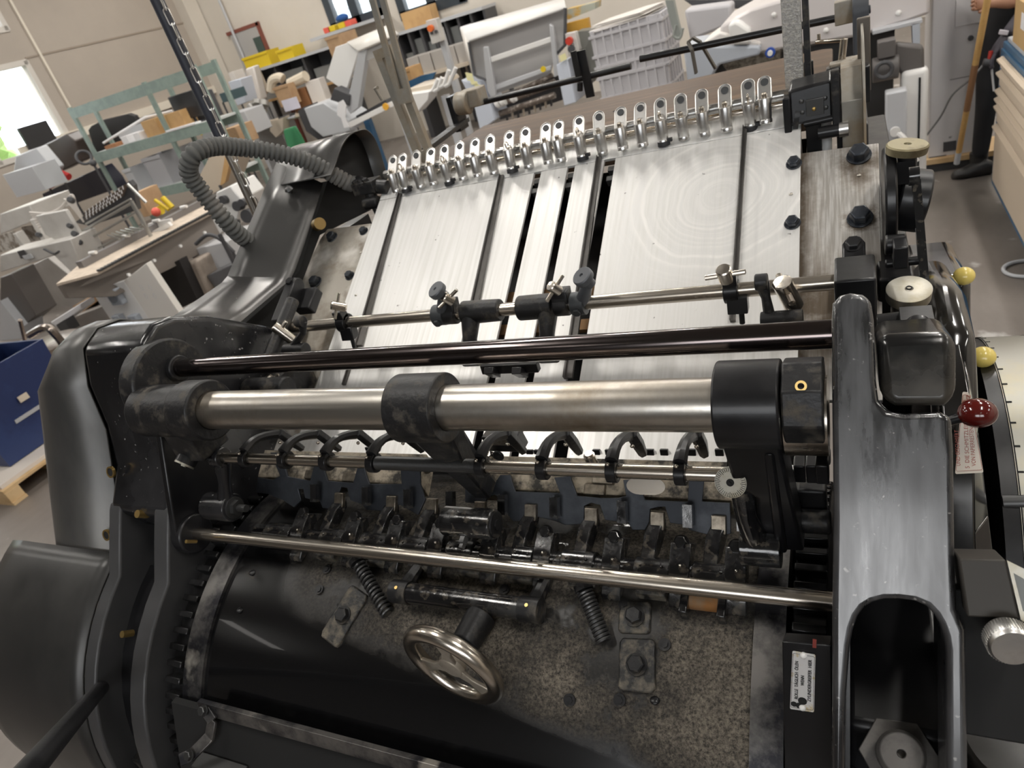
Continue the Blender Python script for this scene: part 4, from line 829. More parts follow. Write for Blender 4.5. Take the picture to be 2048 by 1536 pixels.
m=MB(); q=PY(1638,80,1.46); P('small_peg',m.cyl(q,q+V((0,0,.01)),.003),nickel)
m=MB(); m.box((.030,1.0,.8),(.075,1.9,1.52)); m.box((-.02,1.42,1.3),(.03,2.1,1.63)); P('feeder_side',m,blk,bevel=.004)
# ---------------- right hand side: discs, rods, lever balls, covers ----------------
m=MB(); c=PY(1815,290,1.10); m.lathe([(.018,-.012),(.026,-.010),(.027,0),(.025,.002),(.005,.002),(.004,.0)],c,(.15,-.05,1),36); dk=P('round_handle_disc',m,mat('dull_olive_disc',(.24,.21,.13),.5,.8,(.13,.10,.06),25,(.5,.7)),label='dull yellow metal disc on a black stem, the farther disc')
m=MB(); m.cyl(c,c+V((0,0,-.04)),.012); m.obox(c+V((-.004,0,-.035)),(.013,0,0),(0,.012,0),(0,0,.016)); m.lathe([(.009,-.05),(.006,-.075),(.012,-.09)],c,(0,0,1),16); obj('disc_stem',m,blk,dk)
m=MB(); c=PY(1818,578,.90); m.lathe([(.022,-.016),(.0255,-.014),(.026,0),(.0245,.001),(.005,.001),(.004,.0)],c,(.05,-.25,1),40); dk=P('round_handle_disc',m,alud,label='pale round metal disc beside the near frame, the nearer disc')
m=MB(); m.cyl(c-V((0,0,.01)),c+V((0,.02,-.06)),.020); m.torus(c+V((0,-.0005,.002)),(.05,-.25,1),.003,.001,16,5); obj('disc_stem',m,blk,dk)
m=MB(); c=PY(1772,400,1.12); m.cyl(c-V((.004,0,0)),c+V((.012,0,0)),.075,n=48); m.cyl(c+V((.012,0,0)),c+V((.05,.0,-.01)),.045); P('black_disc_wheel',m,blk,bevel=.003)
bar('connecting_rod',PY(1832,362,1.02),PY(1852,600,.93),.010,.012,blkg); m=MB(); q=PY(1828,352,1.02); m.cyl(q-V((.006,0,0)),q+V((.006,0,0)),.012); P('rod_eye',m,blkg)
m=MB(); q=PY(1800,505,1.0); m.obox(q,(.009,0,0),(0,.02,0),(0,0,.016)); m.cyl(PY(1770,528,1.0),PY(1845,520,1.0),.006); m.cyl(PY(1770,490,1.02),PY(1810,488,1.02),.014); P('linkage_bracket',m,blk,bevel=.002)
m=MB(); m.obox(PY(1833,648,.80),(.0165,0,0),(0,.022,0),(0,0,.012)); m.cyl(PY(1755,650,.82),PY(1800,645,.82),.013); m.hexb(PY(1836,652,.775),(0,-.5,.85),.0115,.006); P('pivot_block',m,blk,bevel=.002)
for px,py,y,r,nm,mm in ((1815,442,1.32,.0175,'lever_ball',ballyel),(1928,552,1.25,.0165,'lever_ball',ballyel),(1966,714,1.02,.0165,'lever_ball',ballyel),(1955,826,.74,.0175,'lever_ball',ballred)):
    c=PY(px,py,y); m=MB(); m.sphere(c,r,(1.1 if mm is ballred else 1,1,.92),28); o=P(nm,m,mm,label='dark red ball knob' if mm is ballred else None)
    m=MB(); m.cyl(c,c+V((-.05,.0,-.02 if mm is ballred else -.03)),.006); obj('lever_stem',m,blk,o)
gl=mat('glossy_black_cover',(.010,.0095,.009),.12,0,(.03,.026,.02),4,(.5,.8),.25,coat=.8,bump=.05,bscale=25)
# rounded machine covers
m=MB(); pr=[(1.62,.75),(1.64,1.28),(1.55,1.33),(1.3,1.37),(1.27,1.30),(1.26,.7)]; m.polyx(pr,.085,.185); P('rear_cover',m,gl,bevel=.022,seg=5)
m=MB(); pr=[(1.25,.6),(1.25,1.40),(1.20,1.45),(1.0,1.50),(.90,1.485),(.83,1.40),(.80,.9)]; m.polyx(pr,.085,.138); P('gear_cover',m,gl,bevel=.024,seg=5,label='glossy black rounded gear cover at the right')
cq=[PX(px,py,.13) for px,py in [(1870,690),(1940,700),(1960,800)]]
m=MB()
prs=[(.95,1.48),(.80,1.46),(.745,1.42),(.70,1.33),(.62,1.20),(.55,1.0),(.55,.8),(.95,.8)]; m.prism([(.09,y,z) for y,z in prs],(.028,0,0)); x_s=.118
for (ya,za),(yb,zb) in ((prs[1],prs[2]),(prs[2],prs[3]),(prs[3],prs[4]),(prs[4],prs[5])):
    ka_=.0+ .10*(1.46-za); kb_=.10*(1.46-zb); m.prism([(x_s,ya,za),(x_s,yb,zb),(x_s+.004+kb_,yb+.03,zb),(x_s+.004+ka_,ya+.03,za)],(0,.05,0))
m=m; (lambda:0)(); P('side_cover',m,gl,bevel=.006,seg=3,label='glossy black slanting side cover with a rule sticker')
# sticker on it
SP=V((0,.7225,1.375)); SN=V((0,-.894,.447)).normalized()
def SK_(px,py,h=0): return PP(px,py,SP+SN*h,SN)
sc=[SK_(*p,.004) for p in [(1925,783),(1938,785),(1967,945),(1910,948)]]
stk=P('rule_sticker',MB().prism(rrect(sc,.002),SN*.0006),mat('cream_sticker',(.74,.66,.56),.4),label='cream sticker with red-brown German cleaning rules')
cc=sum(sc,V())/4; m=MB(); m.tube(rrect([cc+(p-cc)*.93+SN*.0008 for p in sc],.002),.00022,4,closed=True); redb=mat('sticker_red',(.36,.07,.04),.5); obj('sticker_border',m,redb,stk)
for body,(ax_,ay_),(bx_,by_) in (('UND GESCHMIERT',(1921,932),(1917,860)),('5  DIE SCHMITZLEISTEN UND',(1939,937),(1934,800)),('VON PAPIERRESTEN UND SCHMUTZ',(1952,932),(1941,790))):
    o_=SK_(ax_,ay_,.0047); e_=SK_(bx_,by_,.0047); r_=(e_-o_).normalized(); t=text('sticker_lettering',body,o_,r_,-V((1,0,0)),.0058,redb,stk)
    wd=max((v.co-o_).dot(r_) for v in t.data.vertices); k=(e_-o_).length/wd
    for v in t.data.vertices: v.co+=r_*((v.co-o_).dot(r_)*(k-1))
# graduated dial ring
DC=V((.205,1.0,1.02)); m=MB(); R_=.342
m.cyl((.160,DC.y,DC.z),(.27,DC.y,DC.z),R_,n=140); dl=P('graduated_drum',m,blk,label='black wheel with a brushed graduated band')
m=MB(); m.tubering((.209,DC.y,DC.z),(1,0,0),R_+.002,R_-.01,.062,140); bd_=obj('graduated_band',m,mat('brushed_band',(.36,.35,.31),.45,.7,(.46,.38,.20),3,(.5,.7),stretch=(1,1,1)),dl)
m=MB()
for k in range(60):
    a=2*PI*k/60; u=V((0,math.cos(a),math.sin(a))); t=V((0,-math.sin(a),math.cos(a))); c=V((.183,DC.y,DC.z))+u*(R_+.0023); m.obox(c,(.003,0,0),t*.0012,u*.0004)
for x in (.1795,.240): m.tubering((x,DC.y,DC.z),(1,0,0),R_+.0026,R_+.001,.0012,140)
obj('band_marks',m,hole,bd_)
# counter box and knurled knob
m=MB(); a=[FF(px,py,.012) for px,py in [(1918,1118),(2012,1120),(2040,1238),(1935,1234)]]; m.prism(a,-FN*.05); cb_=P('counter_box',m,mat('grey_brown_box',(.045,.041,.036),.5,.1,spec=.3),bevel=.0015,label='grey sheet counter box')
m=MB(); b=[FF(px,py,.0125) for px,py in [(2014,1121),(2052,1140),(2080,1262),(2042,1240)]]; m.prism(b,-FN*.003); obj('counter_window_frame',m,alud,cb_)
m=MB(); b=[FF(px,py,.0128) for px,py in [(2027,1146),(2048,1158),(2066,1232),(2046,1222)]]; m.prism(b,-FN*.002); obj('counter_window',m,mat('green_black_glass',(.03,.035,.02),.15),cb_)
c=FF(2026,1296,.03); m=MB(); u_,v_=frame(FN)
ka=V((.1,-.75,.2)).normalized(); u_,v_=frame(ka)
rg=[]
for h,r in ((-.016,.0155),(-.012,.0165),(-.003,.0165),(0,.0145),(.001,.0)):
    pass
m.lathe([(.015,-.018),(.0165,-.015),(.0165,-.002),(.0145,.001),(0,.0015)],c,ka,48)
for k in range(48):
    a=2*PI*k/48; d_=u_*math.cos(a)+v_*math.sin(a); m.obox(c-ka*.0085+d_*.0166,ka*.006,ka.cross(d_)*.0004,d_*.0006)
P('knurled_knob',m,alu)
m=MB(); m.obox(FF(1985,1310,-.045),(.035,0,0),FN*.03,V((0,.035,.05))); m.cyl(c-ka*.018,c-ka*.06,.006); P('knob_bracket',m,hole,bevel=.002)
m=MB(); m.cyl((.135,.47,.75),(.135,.47,1.295),.058,n=48); m.box((.075,.48,.7),(.19,.60,1.29)); P('lower_cover',m,gl,bevel=.006,seg=3)
m=MB(); m.cyl(PY(2005,1005,.80),PY(2120,1003,.80),.010); P('cover_shaft',m,thread)
# =====================================================================
#                            THE HALL
# =====================================================================
def T(name,mb,m,label,cat,group=None,**k): return obj(name,mb,m,None,label=label,cat=cat,group=group,**k)
def S(name,mb,m,**k): return obj(name,mb,m,None,kind='structure',**k)
YB=13.2
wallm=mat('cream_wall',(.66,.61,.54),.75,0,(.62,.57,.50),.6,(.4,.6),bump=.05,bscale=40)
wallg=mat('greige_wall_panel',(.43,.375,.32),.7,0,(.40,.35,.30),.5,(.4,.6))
ceilm=mat('ceiling_paint',(.20,.19,.18),.8); wallf=mat('darkened_front_wall',(.10,.095,.09),.7)  # front wall is unseen, darkened to weaken its reflection in the black paint
flo=mat('sealed_concrete',(.145,.125,.11),.40,0,(.225,.20,.18),1.3,(.4,.65),.5,det=8,stretch=(1,.45,1),col3=(.42,.40,.38),th3=(.64,.74),scale3=6,bump=.04,bscale=30)
a6=math.radians(6.0); LW=V((math.sin(a6),math.cos(a6),0)); LC=PY(418,100,YB); LC=V((LC.x,YB,0)); LN=V((math.cos(a6),-math.sin(a6),0))
def lw(t,z,off=0): return LC-LW*t+V((0,0,z))+LN*off       # on the left wall, t metres from the corner
def PLW(px,py,off=0):
    p0=LC+LN*off; q=PP(px,py,p0,LN); return q, (LC-q).dot(LW)
XR_=7.0; YF=-5.5
m=MB(); m.prism([lw(19.5,0,-.3),(XR_+.3,YF,0),(XR_+.3,YB+.3,0),V((LC.x-.4,YB+.3,0))],(0,0,-.1)); S('floor',m,flo)
m=MB(); m.prism([lw(19.5,ZC,-.3),(XR_+.3,YF,ZC),(XR_+.3,YB+.3,ZC),V((LC.x-.4,YB+.3,ZC))],(0,0,.1)); S('ceiling',m,ceilm)
m=MB(); m.box((XR_,YF,0),(XR_+.2,YB+.2,ZC)); S('wall_right',m,wallm)
m=MB(); xa_=lw(19,0).x-.3; m.box((xa_,YF-.2,0),(XR_,YF,2.9)); m.box((xa_,YF-.2,5.0),(XR_,YF,ZC)); fx=[xa_,-1.7,.7,1.1,3.5,XR_]
for a_,b_ in zip(fx[0::2],fx[1::2]): m.box((a_,YF-.2,2.9),(b_,YF,5.0))
S('wall_front',m,wallf)
# left wall with two window openings
q1,tA=PLW(52,118); q2,tB=PLW(128,322); 
def wpx(px,py): q,t=PLW(px,py); return t,q.z
tr,zt=wpx(52,118); tr2,zb=wpx(136,270)
tW0=3.93; zT=3.27; zB=1.81; tW1=tW0+2.4; zU=3.77
def lbox(m,t0,t1,z0,z1,o0=-.22,o1=0):
    c=(lw(t0,z0,o0)+lw(t1,z1,o1))/2; return m.obox(c,LW*abs(t1-t0)/2,LN*abs(o1-o0)/2,V((0,0,abs(z1-z0)/2)))
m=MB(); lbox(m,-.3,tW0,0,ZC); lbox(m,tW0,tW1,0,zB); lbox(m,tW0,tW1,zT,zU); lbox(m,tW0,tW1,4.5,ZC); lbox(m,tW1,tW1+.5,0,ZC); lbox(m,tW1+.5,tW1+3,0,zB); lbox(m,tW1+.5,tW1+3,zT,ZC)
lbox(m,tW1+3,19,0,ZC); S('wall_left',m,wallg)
fr=mat('window_frame_grey',(.62,.58,.53),.5)
k=1
for t0,t1,z0,z1 in ((tW0,tW1,zB,zT),(tW0,tW1,zU,4.5),(tW1+.5,tW1+3,zB,zT)):
    m=MB()
    for a,b,c,d in ((t0-.02,t0+.07,z0,z1),(t1-.07,t1+.02,z0,z1),(t0,t1,z0-.02,z0+.07),(t0,t1,z1-.07,z1+.02),((t0+t1)/2+.15,(t0+t1)/2+.27,z0,z1)): lbox(m,a,b,c,d,-.16,.02)
    w_=S('window_%d'%k,m,fr); k+=1
    m=MB(); lbox(m,t0,t1,z0,z1,-.10,-.09); g_=obj('pane',m,mat('clear_glass',(1,1,1),.0,trans=1),w_)
m=MB(); lbox(m,0,tW0,zT+.02,zT+.05,0,.012); S('trim_1',m,mat('panel_joint',(.30,.25,.20),.6))
q,t_=PLW(195,245); m=MB(); lbox(m,.3,tW0+1,q.z-.15,q.z,0,.06); S('trim_2',m,mat('cream_cable_duct',(.74,.68,.58),.5))
m=MB(); lbox(m,tW0-.30,tW0-.26,0,ZC,0,.04); S('trim_3',m,mat('cream_cable_duct',(.74,.68,.58),.5))
m=MB(); lbox(m,.0,.35,0,ZC,0,.28); S('trim_4',m,wallm)   # corner pilaster
# back wall with two windows and a door
def bw(px,py): q=PY(px,py,YB); return q.x,q.z
wx0,wz=bw(668,62)[0],bw(672,64)[1]; wx1=bw(772,38)[0]; vx0=bw(806,42)[0]; vx1=bw(935,5)[0]; wz2=bw(806,42)[1]
m=MB(); m.box((LC.x-.3,YB,0),(wx0,YB+.2,ZC)); m.box((wx0,YB,0),(wx1,YB+.2,wz)); m.box((wx0,YB,4.2),(wx1,YB+.2,ZC)); m.box((wx1,YB,0),(vx0,YB+.2,ZC)); m.box((vx0,YB,0),(vx1,YB+.2,wz2)); m.box((vx0,YB,4.2),(vx1,YB+.2,ZC)); m.box((vx1,YB,0),(XR_,YB+.2,ZC)); S('wall_back',m,wallm)
dfr=mat('dark_window_frame',(.035,.045,.055),.4)
for (a,b,z0) in ((wx0,wx1,wz),(vx0,vx1,wz2)):
    m=MB()
    for c,d,e,f in ((a-.02,a+.14,z0,4.2),(b-.14,b+.02,z0,4.2),(a,b,z0-.02,z0+.16),(a,b,4.05,4.22),((a+b)/2-.1,(a+b)/2+.1,z0,4.2)): m.box((c,YB-.03,e),(d,YB+.12,f))
    w_=S('window_%d'%k,m,dfr); k+=1
    m=MB(); m.box((a,YB+.05,z0),(b,YB+.06,4.2)); obj('pane',m,mat('clear_glass',(1,1,1),.0,trans=1),w_)
# neighbouring hall and trees seen through the windows
m=MB(); m.box((-30,YB+14,0),(20,YB+18,3.2)); m.box((-30,YB+13.9,3.2),(20,YB+18,3.35)); T('neighbour_building',m,mat('pale_blue_cladding',(.55,.63,.70),.5),'pale blue clad building beyond the back windows','building')
m=MB(); m.face([(-60,-20,-.2),(30,-20,-.2),(30,50,-.2),(-60,50,-.2)]); S('ground',m,mat('outside_ground',(.35,.36,.30),.9))
def blob_tree(nm,c,h,r,lab):
    rd=random.Random(nm); e=empty('tree',c,0,lab,'tree'); m=MB(); m.cyl(c,V(c)+V((0,0,h*.5)),.16,.1,n=10); obj('trunk',m,mat('bark',(.12,.09,.07),.9),e)
    m=MB()
    for i in range(170):
        a=V((rd.gauss(0,1),rd.gauss(0,1),rd.gauss(0,1))).normalized()*r*rd.random()**.4; s=rd.uniform(.18,.4)
        bmesh.ops.create_icosphere(m.b,subdivisions=1,radius=s,matrix=M.Translation(V(c)+V((0,0,h*.65))+V((a.x,a.y,a.z*.8)))@M.Rotation(rd.random()*6,4,'X'))
    obj('crown',m,mat('spring_leaves',(.22,.40,.10),.7,0,(.40,.55,.22),2),e,flat=True)
t0=lw(tW0+.6,0,-4.5); blob_tree('a',(t0.x,t0.y,-.2),4.2,1.7,'light green leafy tree outside the big left window'); t0=lw(tW0+4.2,0,-6); blob_tree('b',(t0.x,t0.y,-.2),3.8,1.6,'smaller green tree further along outside the left windows')
# ---------------- generic builders ----------------
def fb(m,TL,BR,y,dep,grow=0):
    a=PY(*TL,y); b=PY(*BR,y); return m.box((min(a.x,b.x),y,min(a.z,b.z)),(max(a.x,b.x),y+dep,max(a.z,b.z)))
def pz(m,pts,y,dep): return m.prism([PY(px,py,y) for px,py in pts],(0,dep,0))
def leg(m,px,py,y,w=.03,z0=0):
    q=PY(px,py,y); return m.box((q.x-w,y-w,z0),(q.x+w,y+w,q.z))
steelg=mat('green_grey_shelf_steel',(.30,.38,.34),.45,.2,(.24,.31,.28),6,(.4,.6)); gry=mat('grey_plastic_crate',(.42,.42,.44),.5); dgr=mat('dark_grey',(.06,.06,.065),.5); card=mat('cardboard',(.46,.30,.17),.75,0,(.40,.25,.14),5); paper=mat('paper_white',(.80,.79,.80),.6); ply=mat('birch_ply',(.58,.36,.16),.5,0,(.50,.30,.13),3); yel=mat('yellow_crate',(.72,.52,.02),.45); lgry=mat('light_grey_enamel',(.50,.51,.53),.4); bench=mat('beech_bench',(.60,.52,.42),.5)
blue=mat('steel_blue',(.03,.10,.20),.4)
# --- green steel rack by the left wall ---
RY1=7.6
tl,tm,trr=PY(140,218,RY1),PY(290,170,RY1),PY(390,138,RY1)
zt=tl.z; zs=PY(300,275,RY1).z; zl=PY(330,372,RY1).z
rk=empty('steel_rack',((tl.x+trr.x)/2,RY1+.3,0),0,'grey-green open steel rack loaded with boxes, left of the hanging chain','rack')
def R(n,m,mm,**k): return obj(n,m,mm,rk,**k)
for x in (tl.x,tm.x,trr.x):
    for dy in (0,.38): m=MB(); m.box((x-.035,RY1+dy-.02,0),(x+.035,RY1+dy+.02,zt+.02)); R('post',m,steelg)
for z in (zt,zs,zl):
    for dy in (-.03,.38): m=MB(); m.box((tl.x-.03,RY1+dy,z-.14),(trr.x+.03,RY1+dy+.02,z)); R('beam',m,steelg)
for z in (zs,zl): m=MB(); m.box((tl.x,RY1,z-.03),(trr.x,RY1+.38,z)); R('shelf_board',m,mat('shelf_sheet',(.55,.57,.56),.5))
yy=RY1+.04
def bx3(name,TL,BR,y,dep,mm,lab,cat,grp=None,zbase=None,bev=.004,top=None):
    a=PY(*TL,y); b=PY(*BR,y); z0=zbase if zbase is not None else min(a.z,b.z); m=MB(); m.box((min(a.x,b.x),y,z0),(max(a.x,b.x),y+dep,max(a.z,z0+.02))); return T(name,m,mm,lab,cat,grp,bevel=bev)
def openbox(name,TL,BR,y,dep,mm,lab,cat,grp=None,zbase=None,t=.02,fill=None):
    a=PY(*TL,y); b=PY(*BR,y); z0=zbase if zbase is not None else min(a.z,b.z); x0,x1=min(a.x,b.x),max(a.x,b.x); z1=max(a.z,z0+.05); m=MB()
    m.box((x0,y,z0),(x1,y+t,z1)); m.box((x0,y+dep-t,z0),(x1,y+dep,z1)); m.box((x0,y+t,z0),(x0+t,y+dep-t,z1)); m.box((x1-t,y+t,z0),(x1,y+dep-t,z1)); m.box((x0+t,y+t,z0),(x1-t,y+dep-t,z0+t)); m.box((x0-.015,y-.015,z1-.05),(x1+.015,y,z1)); 
    o=T(name,m,mm,lab,cat,grp,bevel=.003)
    if fill: m=MB(); m.box((x0+t,y+t,z0+t),(x1-t,y+dep-t,z1-.06)); obj('contents',m,fill,o)
    return o
bx3('wooden_box',(280,245),(326,272),yy,.26,ply,'birch plywood box on the rack, left of the middle post','box',zbase=zs+.001)
bx3('wooden_box',(328,230),(374,255),yy,.26,ply,'birch plywood box on the rack, right of the middle post','box',zbase=zs+.001)
bx3('paper_stack',(240,275),(262,292),yy-.05,.3,paper,'white paper block on the rack shelf, the left one of two','paper',zbase=zs+.001)
bx3('paper_stack',(264,268),(285,284),yy-.05,.3,paper,'white paper block on the rack shelf, against the plywood box','paper',zbase=zs+.001)
bx3('paper_stack',(330,262),(400,268),yy-.08,.12,paper,'loose flat white papers at the front of the rack shelf','paper',zbase=zs+.001)
m=MB(); q=PY(235,268,yy+.4); m.prism([PY(235,268,yy+.3),PY(262,254,yy+.3),PY(296,240,yy+.3),PY(300,262,yy+.3),PY(270,272,yy+.3),PY(240,277,yy+.3)],(0,.08,0)); T('grey_bag',m,lgry,'crumpled grey plastic sheet behind the paper blocks on the rack','bag')
m=MB(); m.tube([PY(207,286,yy),PY(290,235,yy+.2),PY(345,222,yy+.3)],.018,8); T('white_rod',m,paper,'thin white rod leaning on the rack shelf load','rod')
bx3('wood_offcut',(208,293),(238,302),yy,.2,mat('red_brown_wood',(.35,.16,.07),.6),'small reddish wood offcut at the left end of the rack shelf','wood',zbase=zs+.001)
# monitor
q=PY(372,212,RY1+.2); mo=empty('monitor',(q.x,q.y,zs),0,'black monitor standing at the right end of the rack shelf','monitor'); m=MB(); m.obox(q,(.24,0,0),V((.01,.02,.0)),(0,0,.17)); obj('screen',m,mat('black_plastic',(.022,.022,.024),.35),mo,bevel=.01); m=MB(); m.box((q.x-.1,q.y,zs),(q.x+.1,q.y+.15,zs+.015)); m.box((q.x-.03,q.y+.02,zs),(q.x+.03,q.y+.05,q.z)); obj('stand',m,dgr,mo)
m=MB(); q2=PY(398,212,RY1+.35); m.box((q2.x-.2,q2.y,zs+.001),(q2.x+.18,q2.y+.2,q2.z+.16)); T('black_case',m,dgr,'black equipment case behind the monitor on the rack','case',bevel=.01)
# crates on the lower rack shelf
openbox('grey_crate',(283,318),(350,372),RY1+.05,.4,gry,'large grey plastic crate on the lower rack shelf','crate',None,zl+.001)
openbox('grey_crate',(352,296),(378,352),RY1+.08,.4,gry,'grey plastic crate at the lower right of the rack','crate',None,zl+.001)
openbox('white_crate',(245,340),(285,385),RY1-.0,.4,lgry,'pale crate at the lower left of the rack','crate',None,zl+.001)
bx3('laser_box',(392,246),(432,285),RY1+.9,.3,lgry,'light grey appliance with a yellow sticker beyond the rack','appliance')
m=MB(); fb(m,(397,262),(405,270),RY1+.89,.008); T('warning_sticker',m,yel,'small yellow warning sticker on the grey appliance','sticker')
for i in range(3): q_=PY(385,304+12*i,RY1+.7); m=MB(); m.box((q_.x-.24,RY1+.7,q_.z-.03),(q_.x+.18,RY1+.88,q_.z+.03)); T('document_tray',m,mat('slate_tray',(.22,.23,.25),.5),('topmost','middle','lowest')[i]+' slate grey stacked tray beside the rack','tray')
# --- dark bench booth and screens under the big window ---
m=MB(); pz(m,[(176,260),(182,252),(205,240),(255,228),(268,232),(285,260),(240,300),(200,318),(188,300)],8.45,.08); T('folded_table',m,mat('near_black',(.02,.018,.018),.6),'large dark round-cornered panel leaning behind the rack','panel',bevel=.01)
m=MB(); q=PLW(75,270,.12)[0]; m.obox(q,LW*.27,LN*.04,V((0,0,.19))); tv=empty('window_monitor',q-V((0,0,.25)),0,'small dark monitor on the sill of the big window','monitor'); obj('screen',m,mat('black_plastic',(.022,.022,.024),.35),tv,bevel=.01); m=MB(); m.obox(q-V((0,0,.22)),LW*.28,LN*.06,V((0,0,.03))); obj('stand',m,paper,tv,bevel=.01)
m=MB(); pz(m,[(73,297),(132,268),(150,282),(160,312),(165,322),(118,345)],7.9,.25); T('brown_hood',m,mat('dark_brown_sheet',(.055,.042,.036),.35),'dark brown curved metal hood below the big window','hood',bevel=.02)
m=MB(); pz(m,[(30,312),(72,296),(108,338),(100,362),(60,372),(25,360)],7.3,.2); T('pale_shroud',m,lgry,'pale grey shroud left of the dark brown hood','shroud',bevel=.02)
m=MB(); pz(m,[(84,388),(118,372),(200,335),(222,360),(232,378),(100,425)],8.1,.25); T('navy_platform',m,mat('navy_black',(.012,.014,.028),.3),'long navy-black machine base below the window','machine base',bevel=.01)
bx3('grey_case',(5,350),(92,380),6.9,.4,lgry,'light grey sheet-metal lid at the left edge below the window','lid')
m=MB(); m.tube(smooth([PY(104,352,7.55),PY(114,350,7.55),PY(110,368,7.55),PY(98,375,7.55)]),.03,8); m.cyl(PY(120,345,7.55),PY(138,354,7.55),.055); T('power_plug',m,[mat('cee_red',(.55,.03,.03),.4)],'red industrial power plug by the pale shroud','plug')
m=MB(); m.torus(PY(168,315,7.25),(1,-.6,.5),.10,.02,24,8); m.sphere(PY(186,326,7.25),.05); T('round_fan',m,dgr,'small round fan behind the rack post','fan')
# --- feeder machine at left ---
fm=empty('folding_machine_feeder',(-6.6,4.4,0),0,'white folding machine with a suction head and toothed conveyor at the left','folding machine')
def F_M(n,m,mm,**k): return obj(n,m,mm,fm,**k)
zc_=.95
Aa=PZ(112,568,zc_); Ab=PZ(445,392,zc_); Ba=PZ(185,505,zc_); 
m=MB(); m.prism([PZ(112,568,zc_),PZ(195,545,zc_),PZ(455,408,zc_),PZ(425,392,zc_),PZ(160,528,zc_)],(0,0,-.02)); F_M('conveyor_belt',m,mat('sand_belt',(.62,.52,.42),.7,0,(.50,.42,.34),14,(.4,.6)))
b0,b1=PZ(195,545,zc_),PZ(455,408,zc_)
for i in range(44):
    c=b0.lerp(b1,(i+.5)/44); m=MB(); m.obox(c+V((.02,0,.012)),(.03,0,0),(0,.012,0),(0,0,.008)); F_M('belt_tooth',m,mat('dark_tooth',(.03,.03,.03),.5))
brn=mat('taupe_enamel',(.19,.165,.145),.4)
m=MB(); m.prism([PZ(112,568,.93),PZ(195,547,.93),PZ(455,410,.93)]+[PZ(455,410,.93)-V((0,0,.30)),PZ(195,547,.93)-V((0,0,.22)),PZ(112,568,.93)-V((0,0,.14))],(.05,0,0)); F_M('side_beam',m,brn,bevel=.004)
m=MB(); pts=[PZ(160,530,.98),PZ(425,394,.98)]; d_=(pts[1]-pts[0]); m.obox((pts[0]+pts[1])/2,d_/2,(.04,0,0),(0,0,.03)); F_M('rear_rail',m,mat('mid_grey_rail',(.22,.21,.21),.4,.4))
for s in (.08,.3,.52,.74,.93): c=pts[0].lerp(pts[1],s)+V((.03,0,.05)); m=MB(); m.cyl(c-V((.03,0,0)),c+V((.06,0,0)),.016,n=12); F_M('rail_peg',m,white)
for s in (.12,.3,.5,.7,.9): c=b0.lerp(b1,s)+V((.06,0,-.12)); m=MB(); m.cyl(c,c+V((.02,0,0)),.014,n=10); F_M('beam_screw',m,white)
# suction head frame with perforated plate
hy=4.55
m=MB(); m.prism([PY(150,445,hy),PY(258,362,hy),PY(266,372,hy),PY(275,420,hy),PY(180,452,hy)],(0,.05,0)); F_M('head_body',m,dgr)
pp=[PY(168,425,hy-.05),PY(255,366,hy-.05),PY(246,392,hy-.05),PY(170,440,hy-.05)]; m=MB(); m.prism(pp,(0,.015,0)); F_M('perforated_plate',m,mat('brown_perforated',(.12,.09,.07),.4,.4),solid=0)
m=MB()
for i in range(11):
    for j in range(3):
        c=pp[0].lerp(pp[1],(i+.6)/11.5).lerp(pp[3].lerp(pp[2],(i+.6)/11.5),(j+.5)/3)-V((0,.003,0)); m.obox(c,V((.008,0,.003)),V((0,.001,0)),V((.004,0,.016)))
F_M('plate_slots',m,paper)
for (a,b,r) in (((165,462),(265,405),.014),((178,478),(272,425),.012),((168,470),(205,560),.022),((262,402),(305,478),.02),((200,540),(300,488),.018),((188,500),(290,450),.010),((255,368),(292,405),.014),((172,448),(262,398),.01)):
    m=MB(); m.cyl(PY(*a,hy-.1),PY(*b,hy-.1),r,n=10); F_M('head_bar',m,mat('dull_chrome',(.5,.5,.48),.3,.9))
for i in range(6): m=MB(); m.cyl(PY(215+i*9,470-i*3,hy-.05),PY(240+i*9,478-i*4,hy-.3),.008,n=8); F_M('sucker_finger',m,mat('dull_chrome',(.5,.5,.48),.3,.9))
m=MB()
for i in range(7):
    a=PY(60+i*3,425+i*5,hy); b=PY(130+i*2,400-i*3+8,hy); c=PY(150+i*3,420+i*4,hy); m.tube(smooth([a,a.lerp(b,.5)+V((0,0,-.05)),b,(b+c)/2+V((0,0,.08-.01*i)),c],6),.012,7)
F_M('air_hoses',m,mat('cream_hose',(.62,.58,.54),.5))
m=MB(); pz(m,[(0,428),(58,410),(72,440),(0,470)],4.7,.5); pz(m,[(0,510),(140,478),(168,545),(148,550),(108,512),(0,545)],4.2,.3); pz(m,[(70,432),(130,420),(165,478),(190,540),(166,548),(130,490),(90,470)],4.35,.04); pz(m,[(58,440),(66,438),(92,482),(84,485)],4.6,.1); pz(m,[(24,468),(30,466),(48,492),(40,494)],4.6,.1); F_M('white_casing',m,whited,bevel=.01)
m=MB(); pz(m,[(0,470),(26,462),(48,492),(0,505)],4.9,.02); pz(m,[(42,455),(68,450),(88,478),(56,485)],4.9,.02); F_M('inner_parts',m,mat('muddle_brown',(.25,.21,.17),.7,0,(.55,.52,.48),9,(.45,.55)))
for (px,py,r) in ((142,400,.03),(130,490,.035),(205,548,.02),(78,470,.025),(150,468,.03),(140,452,.025),(160,485,.03)): m=MB(); q=PY(px,py,4.3); m.lathe([(r*.6,-.04),(r,-.03),(r,.03),(r*.7,.04)],q,(.6,-.6,.3),12); F_M('hand_knob',m,dgr)
for (a,b) in (((88,498),(108,508)),((110,508),(118,503))): m=MB(); m.cyl(PY(*a,4.15),PY(*b,4.15),.012,n=8); F_M('black_lever',m,dgr)
